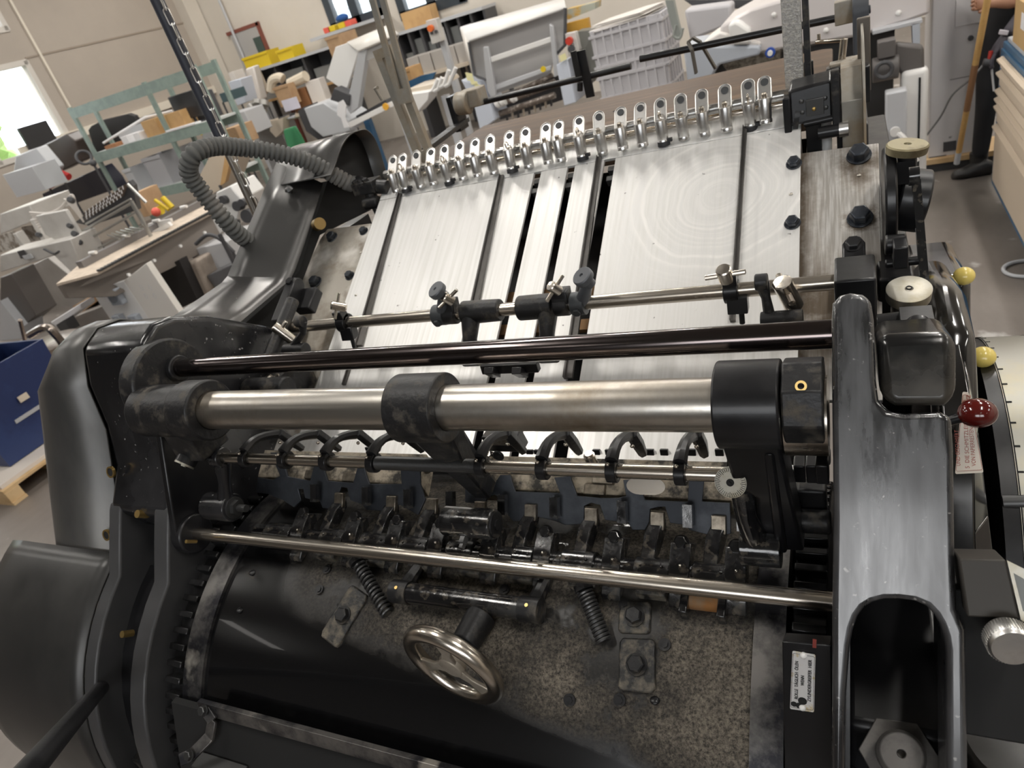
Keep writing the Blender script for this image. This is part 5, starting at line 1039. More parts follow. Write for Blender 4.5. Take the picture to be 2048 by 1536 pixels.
m=MB(); pz(m,[(34,503),(46,500),(54,514),(42,518)],4.18,.01); F_M('data_plate',m,dgr); m=MB(); pz(m,[(44,512),(60,508),(66,516),(50,520)],4.17,.01); F_M('data_plate',m,lgry)
# white control cabinet beneath the conveyor
cc_=empty('control_cabinet',(-5.1,3.9,0),0,'white cabinet with grey sockets under the conveyor','cabinet')
y_=3.7; m=MB(); m.prism([PY(183,583,y_),PY(247,562,y_),PY(318,668,y_),PY(240,668,y_)],(0,.05,0)); obj('socket_panel',m,white,cc_,bevel=.004)
m=MB(); m.prism([PY(247,562,y_),PY(292,527,y_),PY(358,626,y_),PY(318,668,y_)],(0,.06,0)); obj('side_panel',m,mat('cream_panel',(.76,.73,.68),.4),cc_,bevel=.004)
for px,py,s in ((232,593,.075),(240,640,.055),(272,640,.055)):
    q=PY(px,py,y_-.03); m=MB(); m.obox(q,(s,0,0),(0,.03,0),(0,0,s)); so=obj('socket',m,mat('socket_grey',(.33,.36,.40),.5),cc_,bevel=.01); m=MB(); m.cyl(q-V((0,.03,0)),q-V((0,.045,0)),s*.6); obj('socket_lid',m,mat('socket_dark',(.18,.20,.23),.5),so)
m=MB(); pz(m,[(206,582),(222,578),(232,600),(214,606)],y_-.012,.01); obj('notice_sheet',m,paper,cc_)
m=MB()
for px,py in ((283,575),(292,592),(300,575),(309,592)): q=PY(px,py,y_-.004); m.torus(q,(.2,1,0),.022,.0015,12,4)
obj('vent_marks',m,lgry,cc_)
# grey cabinets behind
m=MB(); pz(m,[(25,548),(95,515),(150,560),(190,640),(120,668),(70,650)],5.4,.6); T('grey_cabinet',m,mat('warm_grey_metal',(.33,.31,.29),.35,.2,(.42,.40,.38),.8,(.4,.6)),'warm grey metal cabinet under the white folding machine','cabinet',bevel=.01)
m=MB(); pz(m,[(0,555),(22,548),(72,632),(45,655),(0,600)],4.6,.3); T('dark_duct',m,mat('dark_taupe',(.10,.09,.085),.4),'dark taupe duct at the left edge, beside the grey cabinet','duct',bevel=.01)
m=MB(); pz(m,[(0,602),(42,655),(48,690),(0,700)],4.5,.3); T('partition',m,lgry,'pale grey panel at the left edge below the dark duct','panel')
m=MB(); pz(m,[(100,645),(160,607),(164,618),(115,655)],3.6,.15); T('tube_bag',m,paper,'rolled white plastic bag on the floor near the socket cabinet','bag',bevel=.01)
m=MB(); pz(m,[(146,612),(190,590),(200,598),(168,622),(150,628)],3.9,.3); T('carton',m,card,'open brown carton flaps left of the socket cabinet','carton')
m=MB(); pz(m,[(138,636),(205,612),(232,650),(225,668),(150,668)],3.8,.3); T('tool_chest',m,mat('warm_grey_metal',(.33,.31,.29),.35,.2,(.42,.40,.38),.8,(.4,.6)),'grey low trunk between the steel drum and the cabinet','trunk',bevel=.01)
m=MB(); pz(m,[(112,650),(128,640),(142,662),(125,668)],3.5,.1); T('black_box',m,dgr,'small black box beside the steel drum','box')
# behind the hose: small white device, blanket, carton
m=MB(); pz(m,[(432,385),(460,372),(482,400),(475,440),(440,470),(425,440)],4.2,.3); wd_=T('white_device',m,white,'white machine unit seen inside the loop of the hose','machine',bevel=.01)
for px,py,r in ((450,400,.035),(478,412,.04),(498,432,.055),(470,445,.03),(488,405,.03)): m=MB(); q=PY(px,py,4.19); m.cyl(q+V((0,.03,0)),q+V((.01,-.04,.01)),r,n=14); obj('hand_knob',m,dgr,wd_)
m=MB(); pz(m,[(400,350),(420,312),(470,300),(440,380),(408,395)],6.3,.4); T('packing_crate',m,bench,'pale plywood sheet seen through the hose loop','crate')
m=MB(); pz(m,[(452,300),(466,300),(450,365),(440,372)],6.2,.06); T('wooden_lath',m,ply,'upright wooden lath seen through the hose loop','wood')
m=MB(); pz(m,[(380,500),(455,482),(470,525),(412,550),(388,530)],4.6,.5); T('grey_desk_unit',m,mat('pale_grey_metal',(.50,.50,.51),.35),'pale grey desk unit with a white top below the hose loop','desk',bevel=.01)
m=MB(); pz(m,[(412,552),(470,526),(500,560),(440,590)],4.45,.14); T('dark_desk_base',m,mat('slate_metal',(.13,.13,.135),.4),'dark slate base of the desk below the hose','desk base',bevel=.01)
m=MB(); pz(m,[(355,470),(400,440),(412,470),(380,505)],4.9,.3); T('taupe_housing',m,mat('taupe_grey',(.34,.31,.28),.4),'taupe housing at the far end of the conveyor','housing',bevel=.01)
m=MB(); pz(m,[(362,530),(390,520),(420,590),(405,620),(372,580)],4.4,.25); T('cloth_sack',m,mat('beige_cloth',(.38,.32,.27),.8,0,(.3,.25,.21),6,bump=.5,bscale=12),'beige cloth sack hanging beside the socket cabinet','sack',bevel=.03)
m=MB(); pz(m,[(312,542),(358,520),(395,600),(352,622)],4.3,.1); T('open_black_case',m,mat('near_black',(.02,.018,.018),.6),'black open panel right of the socket cabinet','panel')
m=MB(); m.tube(smooth([PY(392,488,4.4),PY(415,470,4.4),PY(440,478,4.4),PY(468,505,4.4)],6),.018,8); T('black_cable',m,dgr,'thin black cable hanging below the hose loop','cable')
bx3('carton',(262,388),(300,432),5.6,.3,card,'tan carton standing behind the suction head','carton')
m=MB(); m.cyl(PY(310,400,5.5),PY(338,420,5.5),.02); m.cyl(PY(325,395,5.5),PY(345,415,5.5),.03); m.cyl(PY(312,425,5.5),PY(322,420,5.5),.05); T('yellow_pliers',m,yel,'yellow-handled tools lying beyond the conveyor','tools')
m=MB(); m.sphere(PY(312,424,5.3),.05); T('red_cap',m,mat('coral_red',(.75,.12,.08),.5),'small coral red cap beyond the suction head','cap')
m=MB(); pz(m,[(295,448),(340,438),(342,446),(302,462)],4.7,.03); pz(m,[(300,465),(335,445),(342,452),(305,475)],4.6,.03); T('white_bracket',m,white,'white slotted bracket lying on the conveyor rail','bracket')
# stainless drum, blue bin, pallet
dr=empty('steel_drum',(-4.3,2.9,0),0,'ribbed stainless steel drum between the blue bin and the press','drum'); q=PY(88,690,2.95); ss=mat('stainless',(.42,.37,.33),.28,1,(.28,.24,.21),3,(.4,.6),stretch=(6,6,.4)); m=MB(); m.lathe([(.26,0),(.26,q.z-.02),(.27,q.z),(.24,q.z+.01),(0,q.z+.01)],(q.x,q.y,0),(0,0,1),36); obj('body',m,ss,dr); m=MB(); m.tube(smooth([PY(60,670,2.8),PY(90,655,2.8),PY(110,668,2.8),PY(135,700,2.9)],6),.03,8); obj('lid_hoop',m,ss,dr); m=MB(); m.cyl(PY(40,640,2.9),PY(52,690,2.9),.015); obj('fitting',m,ss,dr)
bn_=empty('blue_bin',(-5.4,2.3,.15),0,'dark blue plastic bin full of offcuts standing on the pallet at the left edge','bin')
navy=mat('navy_plastic',(.012,.025,.095),.45,0,(.02,.04,.13),3)
P0=V((-6.1,1.98,.155)); m=MB(); x0,x1,y0,y1=-6.15,-5.28,2.0,2.62
m.prism([(x0,y0,.155),(x1,y0,.155),(x1,y1,.155),(x0,y1,.155)],(0,0,.02)); e=.06
for a,b in (((x0,y0),(x1,y0)),((x1,y0),(x1,y1)),((x1,y1),(x0,y1)),((x0,y1),(x0,y0))):
    cxm,cym=(x0+x1)/2,(y0+y1)/2; o=lambda p,k:(p[0]+(p[0]-cxm)*k,p[1]+(p[1]-cym)*k)
    A0,B0=a,b; A1,B1=o(a,.12),o(b,.12); Ai,Bi=o(a,-.05),o(b,-.05); Aj,Bj=o(a,.07),o(b,.07)
    m.face([(*A0,.155),(*B0,.155),(*B1,.80),(*A1,.80)]); m.face([(*Bi,.175),(*Ai,.175),(*Aj,.80),(*Bj,.80)]); m.face([(*A1,.80),(*B1,.80),(*Bj,.80),(*Aj,.80)])
obj('tub',m,navy,bn_)
m=MB(); q=V((x1+.045,2.32,.52)); m.obox(q,(.004,0,0),(0,.035,0),(0,0,.022)); m2=MB(); m2.obox(V((x1+.025,2.30,.40)),(.004,0,0),(0,.11,0),(.004,0,.014)); obj('pale_label',m,bench,bn_); obj('grey_strip',m2,lgry,bn_)
rd=random.Random(3)
for i in range(16):
    c=V((rd.uniform(x0+.1,x1-.1),rd.uniform(y0+.1,y1-.1),rd.uniform(.72,.84))); m=MB(); a=V((rd.gauss(0,1),rd.gauss(0,1),rd.gauss(0,.5))).normalized(); m.cyl(c-a*.13,c+a*.13,.05,n=14); T('plastic_offcut',m,mat('slate_plastic',(.20,.23,.27),.4),'grey plastic tube offcut in the blue bin','offcut','offcuts heaped in the blue bin')
pl_=empty('pallet',(-5.6,2.2,0),0,'wooden pallet with a white sheet under the blue bin','pallet'); pine=mat('pine',(.62,.44,.24),.6,0,(.54,.36,.18),4)
for y in (1.84,2.22,2.62): m=MB(); m.box((-6.3,y-.05,.0),(-5.05,y+.05,.022)); obj('skid',m,pine,pl_)
for y in (1.84,2.22,2.62):
    for x in (-6.2,-5.7,-5.13): m=MB(); m.box((x-.07,y-.05,.022),(x+.07,y+.05,.10)); obj('block',m,pine,pl_,bevel=.003)
for x in (-6.2,-5.95,-5.7,-5.42,-5.12): m=MB(); m.box((x-.055,1.79,.10),(x+.055,2.67,.122)); obj('deck_board',m,pine,pl_,bevel=.002)
m=MB(); m.box((-6.3,1.81,.1225),(-5.1,2.66,.150)); obj('cover_sheet',m,mat('cream_sheet',(.66,.60,.54),.5),pl_)
# ---------------- back counters ----------------
y_=12.5
def shelfunit(nm,Ltop,Rtop,hb,nb,lab,y):
    a=PY(*Ltop,y); b=PY(*Rtop,y); z=(a.z+b.z)/2; e=empty(nm,((a.x+b.x)/2,y+.3,0),0,lab,'shelf'); 
    m=MB(); m.box((a.x,y-.05,z-.05),(b.x,y+.6,z)); obj('top_board',m,lgry,e)
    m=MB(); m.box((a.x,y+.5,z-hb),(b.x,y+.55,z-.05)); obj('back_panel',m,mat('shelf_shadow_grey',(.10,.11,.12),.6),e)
    for i in range(nb+1): x=a.x+(b.x-a.x)*i/nb; m=MB(); m.box((x-.025,y,z-hb),(x+.025,y+.5,z-.05)); obj('divider',m,dgr,e)
    m=MB(); m.box((a.x,y-.06,z-hb-.04),(b.x,y+.6,z-hb)); obj('bottom_board',m,ply,e)
    for x in (a.x+.05,(a.x+b.x)/2,b.x-.05): m=MB(); m.box((x-.03,y+.4,0),(x+.03,y+.5,z-hb-.04)); obj('leg',m,dgr,e)
    rdm=random.Random(nm)
    for i in range(nb):
        x0=a.x+(b.x-a.x)*i/nb; w=(b.x-a.x)/nb; h=rdm.uniform(.35,.8)*hb
        m=MB(); m.box((x0+w*.12,y+.1,z-hb+.001),(x0+w*rdm.uniform(.6,.9),y+.45,z-hb+h)); T('storage_box',m,mat('smoky_box',(.22,.23,.23),.4),'smoky box in '+('first','second','third','fourth','fifth','sixth','seventh')[i]+' bay of the '+('short shelf under the yellow crates' if nb==3 else 'long shelf by the window'),'box','smoky boxes in the wall shelf bays')
    return a,b,z
aL,bL,zL=shelfunit('wall_shelf',(490,145),(662,92),.62,3,'grey-topped wall shelf carrying the yellow crates',y_)
aR,bR,zR=shelfunit('wall_shelf',(790,66),(965,14),.60,7,'long wall shelf behind the control panel, right of the window',y_)
for (a,b) in (((800,52),(0,0)),): pass
openbox('yellow_crate',(484,117),(548,140),y_,.4,yel,'yellow plastic crate at the left end of the wall shelf, under the door','crate',None,zL+.001)
openbox('yellow_crate',(552,102),(592,120),y_,.4,yel,'yellow plastic crate in the middle of the wall shelf','crate',None,zL+.001)
m=MB(); a=bw(463,70); b=bw(548,112); m.box((a[0],YB-.05,0),(b[0]-.1,YB,a[1])); dd_=S('door_1',m,mat('grey_door',(.42,.41,.40),.5)); m=MB(); fb(m,(505,77),(532,103),YB-.07,.02); obj('door_glass',m,mat('dark_green_glass',(.06,.09,.08),.2),dd_); m=MB(); m.box((a[0]-.08,YB-.06,a[1]),(b[0]-.02,YB,a[1]+.07)); m.box((b[0]-.1,YB-.06,0),(b[0]-.03,YB,a[1]+.07)); obj('door_frame',m,mat('red_brown_frame',(.22,.07,.05),.5),dd_)
m=MB(); q=PY(438,0,YB-.1); m.cyl((q.x,YB-.1,1.0),(q.x,YB-.1,ZC-.02),.03,n=10); m.cyl((q.x+.02,YB-.1,1.0),(q.x+.02,YB-.1,.2),.03,n=10); T('wall_conduit',m,lgry,'thin grey pipe running up the back wall next to the door','pipe')
bx3('wood_bundle',(800,28),(866,42),12.8,.3,ply,'bundle of pale wooden battens on the long wall shelf','wood',zbase=zR+.001)
m=MB(); m.box((wx0-.3,12.72,wz-.04),(wx1+.1,YB,wz+.018)); S('trim_5',m,lgry)
# row of translucent boxes and bench below the right shelf
for i in range(6):
    a_=(812+i*24,118-i*7); q0=PY(*a_,12.0); q1=PY(a_[0]+22,a_[1]-6.5,12.0); zb_=PY(880,137,12.1).z; m=MB(); m.box((q0.x,12.0,zb_+.001),(q1.x,12.42,q0.z)); T('clear_box',m,mat('clear_grey_box',(.42,.39,.36),.4),'cloudy grey-beige box on the beech bench, '+('first','second','third','fourth','fifth','last')[i]+' from the slotted bar','box','cloudy boxes in a row on the beech bench',bevel=.008)
zb_=PY(880,137,12.1).z; a=PY(815,160,12.1); b=PY(940,118,12.1); be=empty('beech_bench',((a.x+b.x)/2,12.3,0),0,'long pale beech bench under the row of cloudy boxes','bench'); m=MB(); m.box((a.x,11.9,zb_-.06),(b.x,12.9,zb_)); obj('bench_top',m,bench,be); 
for x in (a.x+.1,b.x-.1): m=MB(); m.box((x-.05,12.2,0),(x+.05,12.7,zb_-.06)); obj('leg',m,dgr,be)
# white control box on post
cpn=empty('control_post',PY(868,100,11.2).to_3d()*1,0,'white control panel with orange emergency button before the long shelf','control panel'); 
y_=11.2; m=MB(); pz(m,[(851,42),(871,37),(884,82),(864,89)],y_,.15); obj('panel',m,whited,cpn,bevel=.005); q=PY(863,56,y_-.02); m=MB(); m.cyl(q,q-V((0,.06,0)),.05); obj('stop_button',m,mat('orange_red',(.8,.16,.03),.4),cpn)
m=MB(); q=PY(868,60,y_); m.box((q.x-.05,y_+.15,0),(q.x+.05,y_+.25,q.z)); obj('post',m,lgry,cpn)
for px,py in ((864,66),(873,63)): m=MB(); q=PY(px,py,y_-.01); m.cyl(q,q-V((0,.03,0)),.025); obj('switch',m,dgr,cpn)
# big carton and stuff behind the first hooded machine
openbox('carton',(650,76),(700,140),11.6,.6,card,'big open carton behind the white hooded machine, under the back window','carton',None,None,.02)
for i,(px,py) in enumerate(((660,62),(672,66),(690,55),(704,52))): m=MB(); q=PY(px,py,12.9); m.obox((q.x,12.9,wz+.07),(.08,0,0),(0,.1,0),(0,0,.05)); T('small_bin',m,yel if i%3 else mat('coral_red',(.75,.12,.08),.5),('red small bin at the left of the window sill','yellow small bin next to the red one','yellow small bin under the blue cloth','rear red small bin by the window post')[i],'bin',bevel=.01)
m=MB(); q=PY(688,46,12.9); m.sphere((q.x,12.9,wz+.19),.12,(1.2,.7,.6)); T('blue_cloth',m,mat('cloth_blue',(.02,.09,.30),.8,bump=.5,bscale=20),'crumpled blue cloth above the yellow bins at the back window','cloth')
# hooded machine 1
h1=empty('hooded_folder',(-6.2,9.8,0),0,'white machine with raised tilted hood and long feed table, at the centre left','machine'); y_=9.5
H=lambda n,m,mm,**k: obj(n,m,mm,h1,**k)
m=MB(); m.prism([PY(*p,y_) for p in [(695,86),(717,102),(692,184),(652,156),(671,94)]],(.0,.06,0)); H('hood_side',m,white,bevel=.006)
m=MB(); m.face([PY(695,86,y_),PY(776,52,y_+.05),PY(797,67,y_-.25),PY(717,102,y_-.25)]); H('hood_top',m,mat('cream_panel',(.76,.73,.68),.4),solid=.03)
m=MB(); pz(m,[(719,104),(797,70),(786,100),(733,122),(722,124)],y_-.2,.03); H('hood_inside',m,mat('inner_grey',(.36,.35,.34),.5))
m=MB(); pz(m,[(717,102),(733,100),(716,215),(700,228),(692,215),(700,180)],y_-.22,.12); H('hood_rail',m,mat('silver_grey',(.56,.57,.59),.35,.3),bevel=.004)
m=MB(); pz(m,[(608,217),(646,206),(698,241),(701,262),(646,274),(622,254)],y_-.2,.6); H('body',m,lgry,bevel=.01)
m=MB(); pz(m,[(595,222),(606,215),(624,255),(650,275),(640,282),(612,262)],y_-.1,.4); H('underbody',m,dgr)
m=MB(); pz(m,[(668,176),(700,190),(698,212),(660,200)],y_-.25,.2); H('clamp_unit',m,dgr,bevel=.01)
m=MB(); pz(m,[(695,246),(782,203),(786,213),(700,256)],y_-.3,.08); H('feed_rail',m,white,bevel=.004)
m=MB(); q=PY(772,213,y_-.31); m.cyl(q,q-V((0,.02,0)),.05); H('yellow_dot',m,mat('orange_dot',(.8,.42,.05),.5))
m=MB(); pz(m,[(712,232),(770,200),(775,206),(716,240)],y_,.3); H('black_rollers',m,dgr)
m=MB(); pz(m,[(812,190),(858,183),(856,200),(832,228)],y_-.3,.3); H('feed_table',m,white,bevel=.01)
m=MB(); pz(m,[(812,180),(880,165),(884,172),(812,192)],y_-.1,.6); H('table_top',m,bench)
for (a,b) in (((858,184),(876,158)),((868,182),(884,155)),((880,174),(898,140)),((890,172),(912,135))): m=MB(); m.tube([PY(*a,y_-.2),PY(a[0]+8,a[1]-4,y_-.2),PY(*b,y_-.2)],.03,8); H('white_fork',m,white)
for px,py in ((735,240),(800,215),(700,260),(890,190)): m=MB(); leg(m,px,py,y_,.05); H('leg',m,blue if px in(735,) else lgry)
m=MB(); pz(m,[(676,205),(685,200),(692,212),(690,238),(698,254),(688,256),(682,236),(674,230)],y_-.35,.02); T('white_rag',m,paper,'white rag hanging from the hooded machine','cloth')
# paper goods on table
m=MB(); pz(m,[(800,170),(840,152),(870,145),(862,166),(812,182)],y_+.5,.05); T('blue_folder',m,blue,'blue folder lying on the beech table by the white forks','folder')
openbox('tray',(802,140),(825,160),y_+.8,.4,ply,'open wooden tray on the bench beside the slotted bar','tray')
# hooded machine 2
h2=empty('hooded_folder',(-3.7,9.2,0),0,'white machine with a wide open hood and two upright arms, at the picture centre','machine'); y_=9.0
H=lambda n,m,mm,**k: obj(n,m,mm,h2,**k)
a,b,c,d=PY(921,56,y_+.55),PY(1128,-3,y_+.55),PY(1132,15,y_),PY(937,82,y_)
m=MB(); m.face([a,b,c,d]); H('hood_top',m,white,solid=.03)
m=MB(); m.face([a,d,PY(950,152,y_),PY(945,148,y_+.4)]); H('hood_side',m,mat('cream_panel',(.76,.73,.68),.4),solid=.02)
m=MB(); pz(m,[(937,84),(1130,17),(1130,90),(1108,112),(1100,150),(985,190),(950,152)],y_+.12,.03); H('hood_inside',m,mat('inner_grey2',(.40,.39,.385),.45))
m=MB(); m.tube([PY(937,84,y_),PY(949,150,y_),PY(972,160,y_)],.018,6); H('rubber_edge',m,dgr); m=MB(); m.tube([PY(1131,16,y_),PY(1130,90,y_),PY(1110,112,y_)],.022,6); H('rubber_edge',m,dgr)
m=MB(); pz(m,[(966,94),(976,94),(992,190),(983,198),(974,180)],y_-.05,.06); H('upright_arm',m,mat('silver_grey',(.56,.57,.59),.35,.3),bevel=.008)
m=MB(); pz(m,[(1098,48),(1106,52),(1118,150),(1108,155)],y_-.05,.06); H('upright_arm',m,mat('silver_grey',(.56,.57,.59),.35,.3),bevel=.008)
m=MB(); pz(m,[(976,116),(1100,74),(1103,84),(980,126)],y_-.02,.04); H('cross_bar',m,white,bevel=.006)
m=MB(); pz(m,[(985,172),(1100,132),(1102,140),(988,182)],y_,.05); H('lower_bar',m,lgry,bevel=.006)
m=MB(); pz(m,[(922,160),(955,168),(980,210),(990,240),(960,262),(948,212)],y_-.1,.5); H('left_foot',m,mat('bluish_enamel',(.56,.60,.68),.4),bevel=.01)
m=MB(); pz(m,[(1112,130),(1135,118),(1152,205),(1128,212)],y_-.1,.5); H('right_foot',m,mat('bluish_enamel',(.56,.60,.68),.4),bevel=.01)
for (a,b,r) in (((990,210),(1110,165),.05),((985,232),(1110,190),.04),((1000,200),(1105,150),.03)): m=MB(); m.cyl(PY(*a,y_+.1),PY(*b,y_+.1),r,n=14); H('roller',m,mat('roller_mix',(.16,.13,.11),.4,.3,(.45,.4,.36),14,(.5,.6)))
for px,py in ((996,206),(1006,202),(1026,195)): m=MB(); m.cyl(PY(px-3,py+2,y_),PY(px+3,py-2,y_),.065); H('roller_collar',m,white)
for i in range(9): m=MB(); x=1010+i*11; pz(m,[(x,222-i*4),(x+3,221-i*4),(x+6,244-i*4),(x+3,245-i*4)],y_+.2,.03); H('stack_fin',m,[dgr,bench][i%2])
m=MB(); pz(m,[(985,195),(1118,150),(1125,200),(1000,240)],y_+.5,.1); H('dark_inside',m,dgr)
m=MB(); q=PY(1087,138,y_-.05); m.cyl(q,q-V((0,.02,0)),.035); H('yellow_knob',m,yel)
m=MB()
for px,py in ((938,150),(940,158),(948,166),(956,173)): pz(m,[(px-8,py-5),(px+6,py-3),(px+8,py+4),(px-5,py+3)],y_-.12,.005)
T('sticky_note',m,mat('pale_yellow_note',(.80,.76,.42),.7),'four pale yellow notes stuck on the left foot of the hooded machine','notes')
m=MB(); pz(m,[(1118,112),(1130,106),(1134,118),(1122,124)],y_-.12,.005); T('sticky_note',m,mat('pale_yellow_note',(.80,.76,.42),.7),'pale yellow note at the right foot of the hooded machine','note')
# orange boards and stop post
m=MB(); pz(m,[(1130,48),(1175,36),(1178,58),(1132,66)],9.6,.1); T('orange_board',m,mat('orange_board',(.66,.36,.06),.5),'orange board between the hood and the grey container','board')
m=MB(); pz(m,[(1130,20),(1190,5),(1190,18),(1135,40)],9.7,.3); T('cluttered_shelf',m,mat('mixed_items',(.55,.36,.10),.6,0,(.40,.42,.36),5,(.45,.55)),'orange and grey clutter on a shelf above the orange board','clutter')
sp_=empty('stop_post',PY(1145,100,8.9),0,'white post with a red emergency button beside the hood','control panel'); m=MB(); pz(m,[(1130,68),(1150,64),(1158,100),(1150,118),(1136,112)],8.9,.12); obj('panel',m,whited,sp_,bevel=.005); 
for px,py,mm,r in ((1140,81,mat('stop_red',(.55,.05,.03),.4),.045),(1144,97,dgr,.04)): m=MB(); q=PY(px,py,8.89); m.cyl(q,q-V((0,.05,0)),r); obj('button',m,mm,sp_)
m=MB(); pz(m,[(1152,64),(1185,60),(1195,140),(1180,170),(1160,120)],9.3,.3); T('grey_column',m,mat('olive_grey',(.20,.20,.18),.5),'olive-grey column left of the grey container','column')
# grey pallet container
gc_=empty('pallet_container',(-2.3,9.2,0),0,'large ribbed grey plastic container heaped with paper','container'); cy=8.9
x0,x1=PY(1178,62,cy).x,PY(1322,30,cy).x; ztp=PY(1185,62,cy).z; zbt=.12; dpth=.8
lg=mat('container_grey',(.50,.49,.51),.5)
m=MB(); m.box((x0,cy,zbt),(x1,cy+.04,ztp)); m.box((x0,cy+dpth-.04,zbt),(x1,cy+dpth,ztp)); m.box((x0,cy+.04,zbt),(x0+.04,cy+dpth-.04,ztp)); m.box((x1-.04,cy+.04,zbt),(x1,cy+dpth-.04,ztp)); m.box((x0+.04,cy+.04,zbt),(x1-.04,cy+dpth-.04,zbt+.04)); obj('tub',m,lg,gc_,bevel=.006)
for k_ in range(6):
    z=zbt+.12+(ztp-zbt-.15)*[0,.28,.5,.62,.74,.95][k_]; m=MB(); m.box((x0-.02,cy-.025,z),(x1+.02,cy,z+.03)); m.box((x1,cy,z),(x1+.02,cy+dpth,z+.03)); obj('rib',m,lg,gc_)
for k_ in range(8): x=x0+.05+(x1-x0-.1)*k_/7; m=MB(); m.box((x-.012,cy-.022,zbt),(x+.012,cy,ztp)); obj('upright_rib',m,lg,gc_)
for k_ in range(5): yv=cy+.1+(dpth-.2)*k_/4; m=MB(); m.box((x1,yv-.012,zbt),(x1+.022,yv+.012,ztp)); obj('upright_rib',m,lg,gc_)
for x in (x0+.08,(x0+x1)/2,x1-.08): m=MB(); m.box((x-.08,cy+.02,0),(x+.08,cy+.72,zbt)); obj('foot',m,lg,gc_)
for i in range(5):
    m=MB(); zz=ztp-.02+.014*i; rr=random.Random(i); xo=rr.uniform(-.05,.05); m.prism([(x0+.02+xo,cy-.03+.05*i,zz),(x1-.2+xo,cy-.02,zz+.02),(x1-.03,cy+.5,zz+.03),(x1-.3,cy+.75,zz+.02),(x0+.1+xo,cy+.7,zz)],(0,0,.006)); T('paper_sheet',m,mat('cream_paper',(.74,.70,.66),.6),('undermost','second lowest','middle','second highest','topmost')[i]+' cream paper sheet heaped on the ribbed grey container','paper','paper sheets on the grey container')
# things right of it
m=MB(); pz(m,[(1368,20),(1462,8),(1462,50),(1380,82)],8.2,.35); T('grey_lid_box',m,mat('container_grey',(.50,.49,.51),.5),'plain grey lidded box right of the ribbed container','box',bevel=.03)
m=MB(); pz(m,[(1330,0),(1346,0),(1362,72),(1350,76),(1340,40)],7.8,.1); m.tube(smooth([PY(1352,50,7.8),PY(1348,72,7.8),PY(1360,76,7.8),PY(1366,56,7.8)],6),.015,6); T('cable_column',m,mat('green_grey_column',(.28,.30,.28),.5),'green-grey cable column with dangling cable behind the black rod','column')
m=MB(); pz(m,[(1368,0),(1560,0),(1560,12),(1400,22)],8.6,.2); T('overhead_rack',m,dgr,'dark rack with silver rails at the top edge right of the column','rack')
# --- white machine at the right ---
wm=empty('white_press_feeder',(-.4,5.8,0),0,'large white and grey machine with brushed cover behind the pile board','machine')
H=lambda n,m,mm,**k: obj(n,m,mm,wm,**k); y_=5.5
pk=mat('pinkish_white',(.66,.62,.61),.35,.1)
m=MB(); pz(m,[(1440,52),(1500,18),(1560,0),(1620,-20),(1860,-60),(1860,28),(1725,72),(1560,100),(1470,118),(1440,108)],y_,.7); H('cover',m,pk,bevel=.02)
m=MB(); pz(m,[(1458,40),(1560,-30),(1680,-60),(1560,30)],y_+.6,.3); H('rear_body',m,white,bevel=.02)
m=MB(); pz(m,[(1366,96),(1400,92),(1520,92),(1520,110),(1438,130),(1412,172),(1378,190)],y_-.1,.5); H('grey_frame',m,mat('blue_grey_enamel',(.44,.47,.52),.4),bevel=.015)
m=MB(); pz(m,[(1415,80),(1440,65),(1520,85),(1520,96),(1400,92)],y_-.05,.5); H('cream_top',m,mat('cream_paper',(.74,.70,.66),.6),bevel=.01)
m=MB(); pz(m,[(1455,50),(1470,42),(1480,46),(1500,60),(1500,90),(1462,90)],y_-.12,.4); H('white_box',m,white,bevel=.02)
m=MB(); pz(m,[(1412,165),(1440,128),(1600,98),(1790,48),(1785,240),(1500,240)],y_+.3,.2); H('dark_interior',m,mat('machine_dark',(.035,.035,.035),.5))
m=MB(); q=PY(1541,104,y_-.15); m.cyl(q,q-V((0,.03,0)),.032,n=24); H('blue_button_ring',m,mat('royal_blue',(.03,.08,.35),.3)); m=MB(); m.cyl(q-V((0,.03,0)),q-V((0,.05,0)),.017); H('button_cap',m,white)
for px,py in ((1652,61),(1797,26),(1548,30)): m=MB(); q=PY(px,py,y_-.005); m.sphere(q,.018,n=12); H('dome_screw',m,white)
m=MB(); pz(m,[(1745,62),(1845,38),(1845,46),(1745,70)],y_-.1,.1); H('cover_rail',m,lgry,bevel=.003)
m=MB(); pz(m,[(1824,48),(1840,46),(1840,95),(1826,96)],y_-.1,.1); H('hanging_plate',m,mat('blue_grey_enamel',(.44,.47,.52),.4))
m=MB(); pz(m,[(1445,130),(1500,110),(1560,100),(1560,120),(1460,150)],y_-.05,.2); H('grey_roller_bed',m,mat('grimy_nickel',(.35,.31,.25),.35,.9,(.12,.10,.08),30,(.4,.6)))
m=MB(); q=PY(1762,138,y_-.2); m.cyl(q-V((.05,0,0)),q+V((.1,0,0)),.075,n=26); m.obox(q+V((.03,0,.12)),(.05,0,0),(0,.06,0),(0,0,.05)); H('motor',m,mat('motor_grey',(.11,.10,.095),.5),bevel=.006)
m=MB(); m.torus(PY(1768,140,y_-.3),(0,1,0),.045,.013,24,8); H('black_ring',m,dgr)
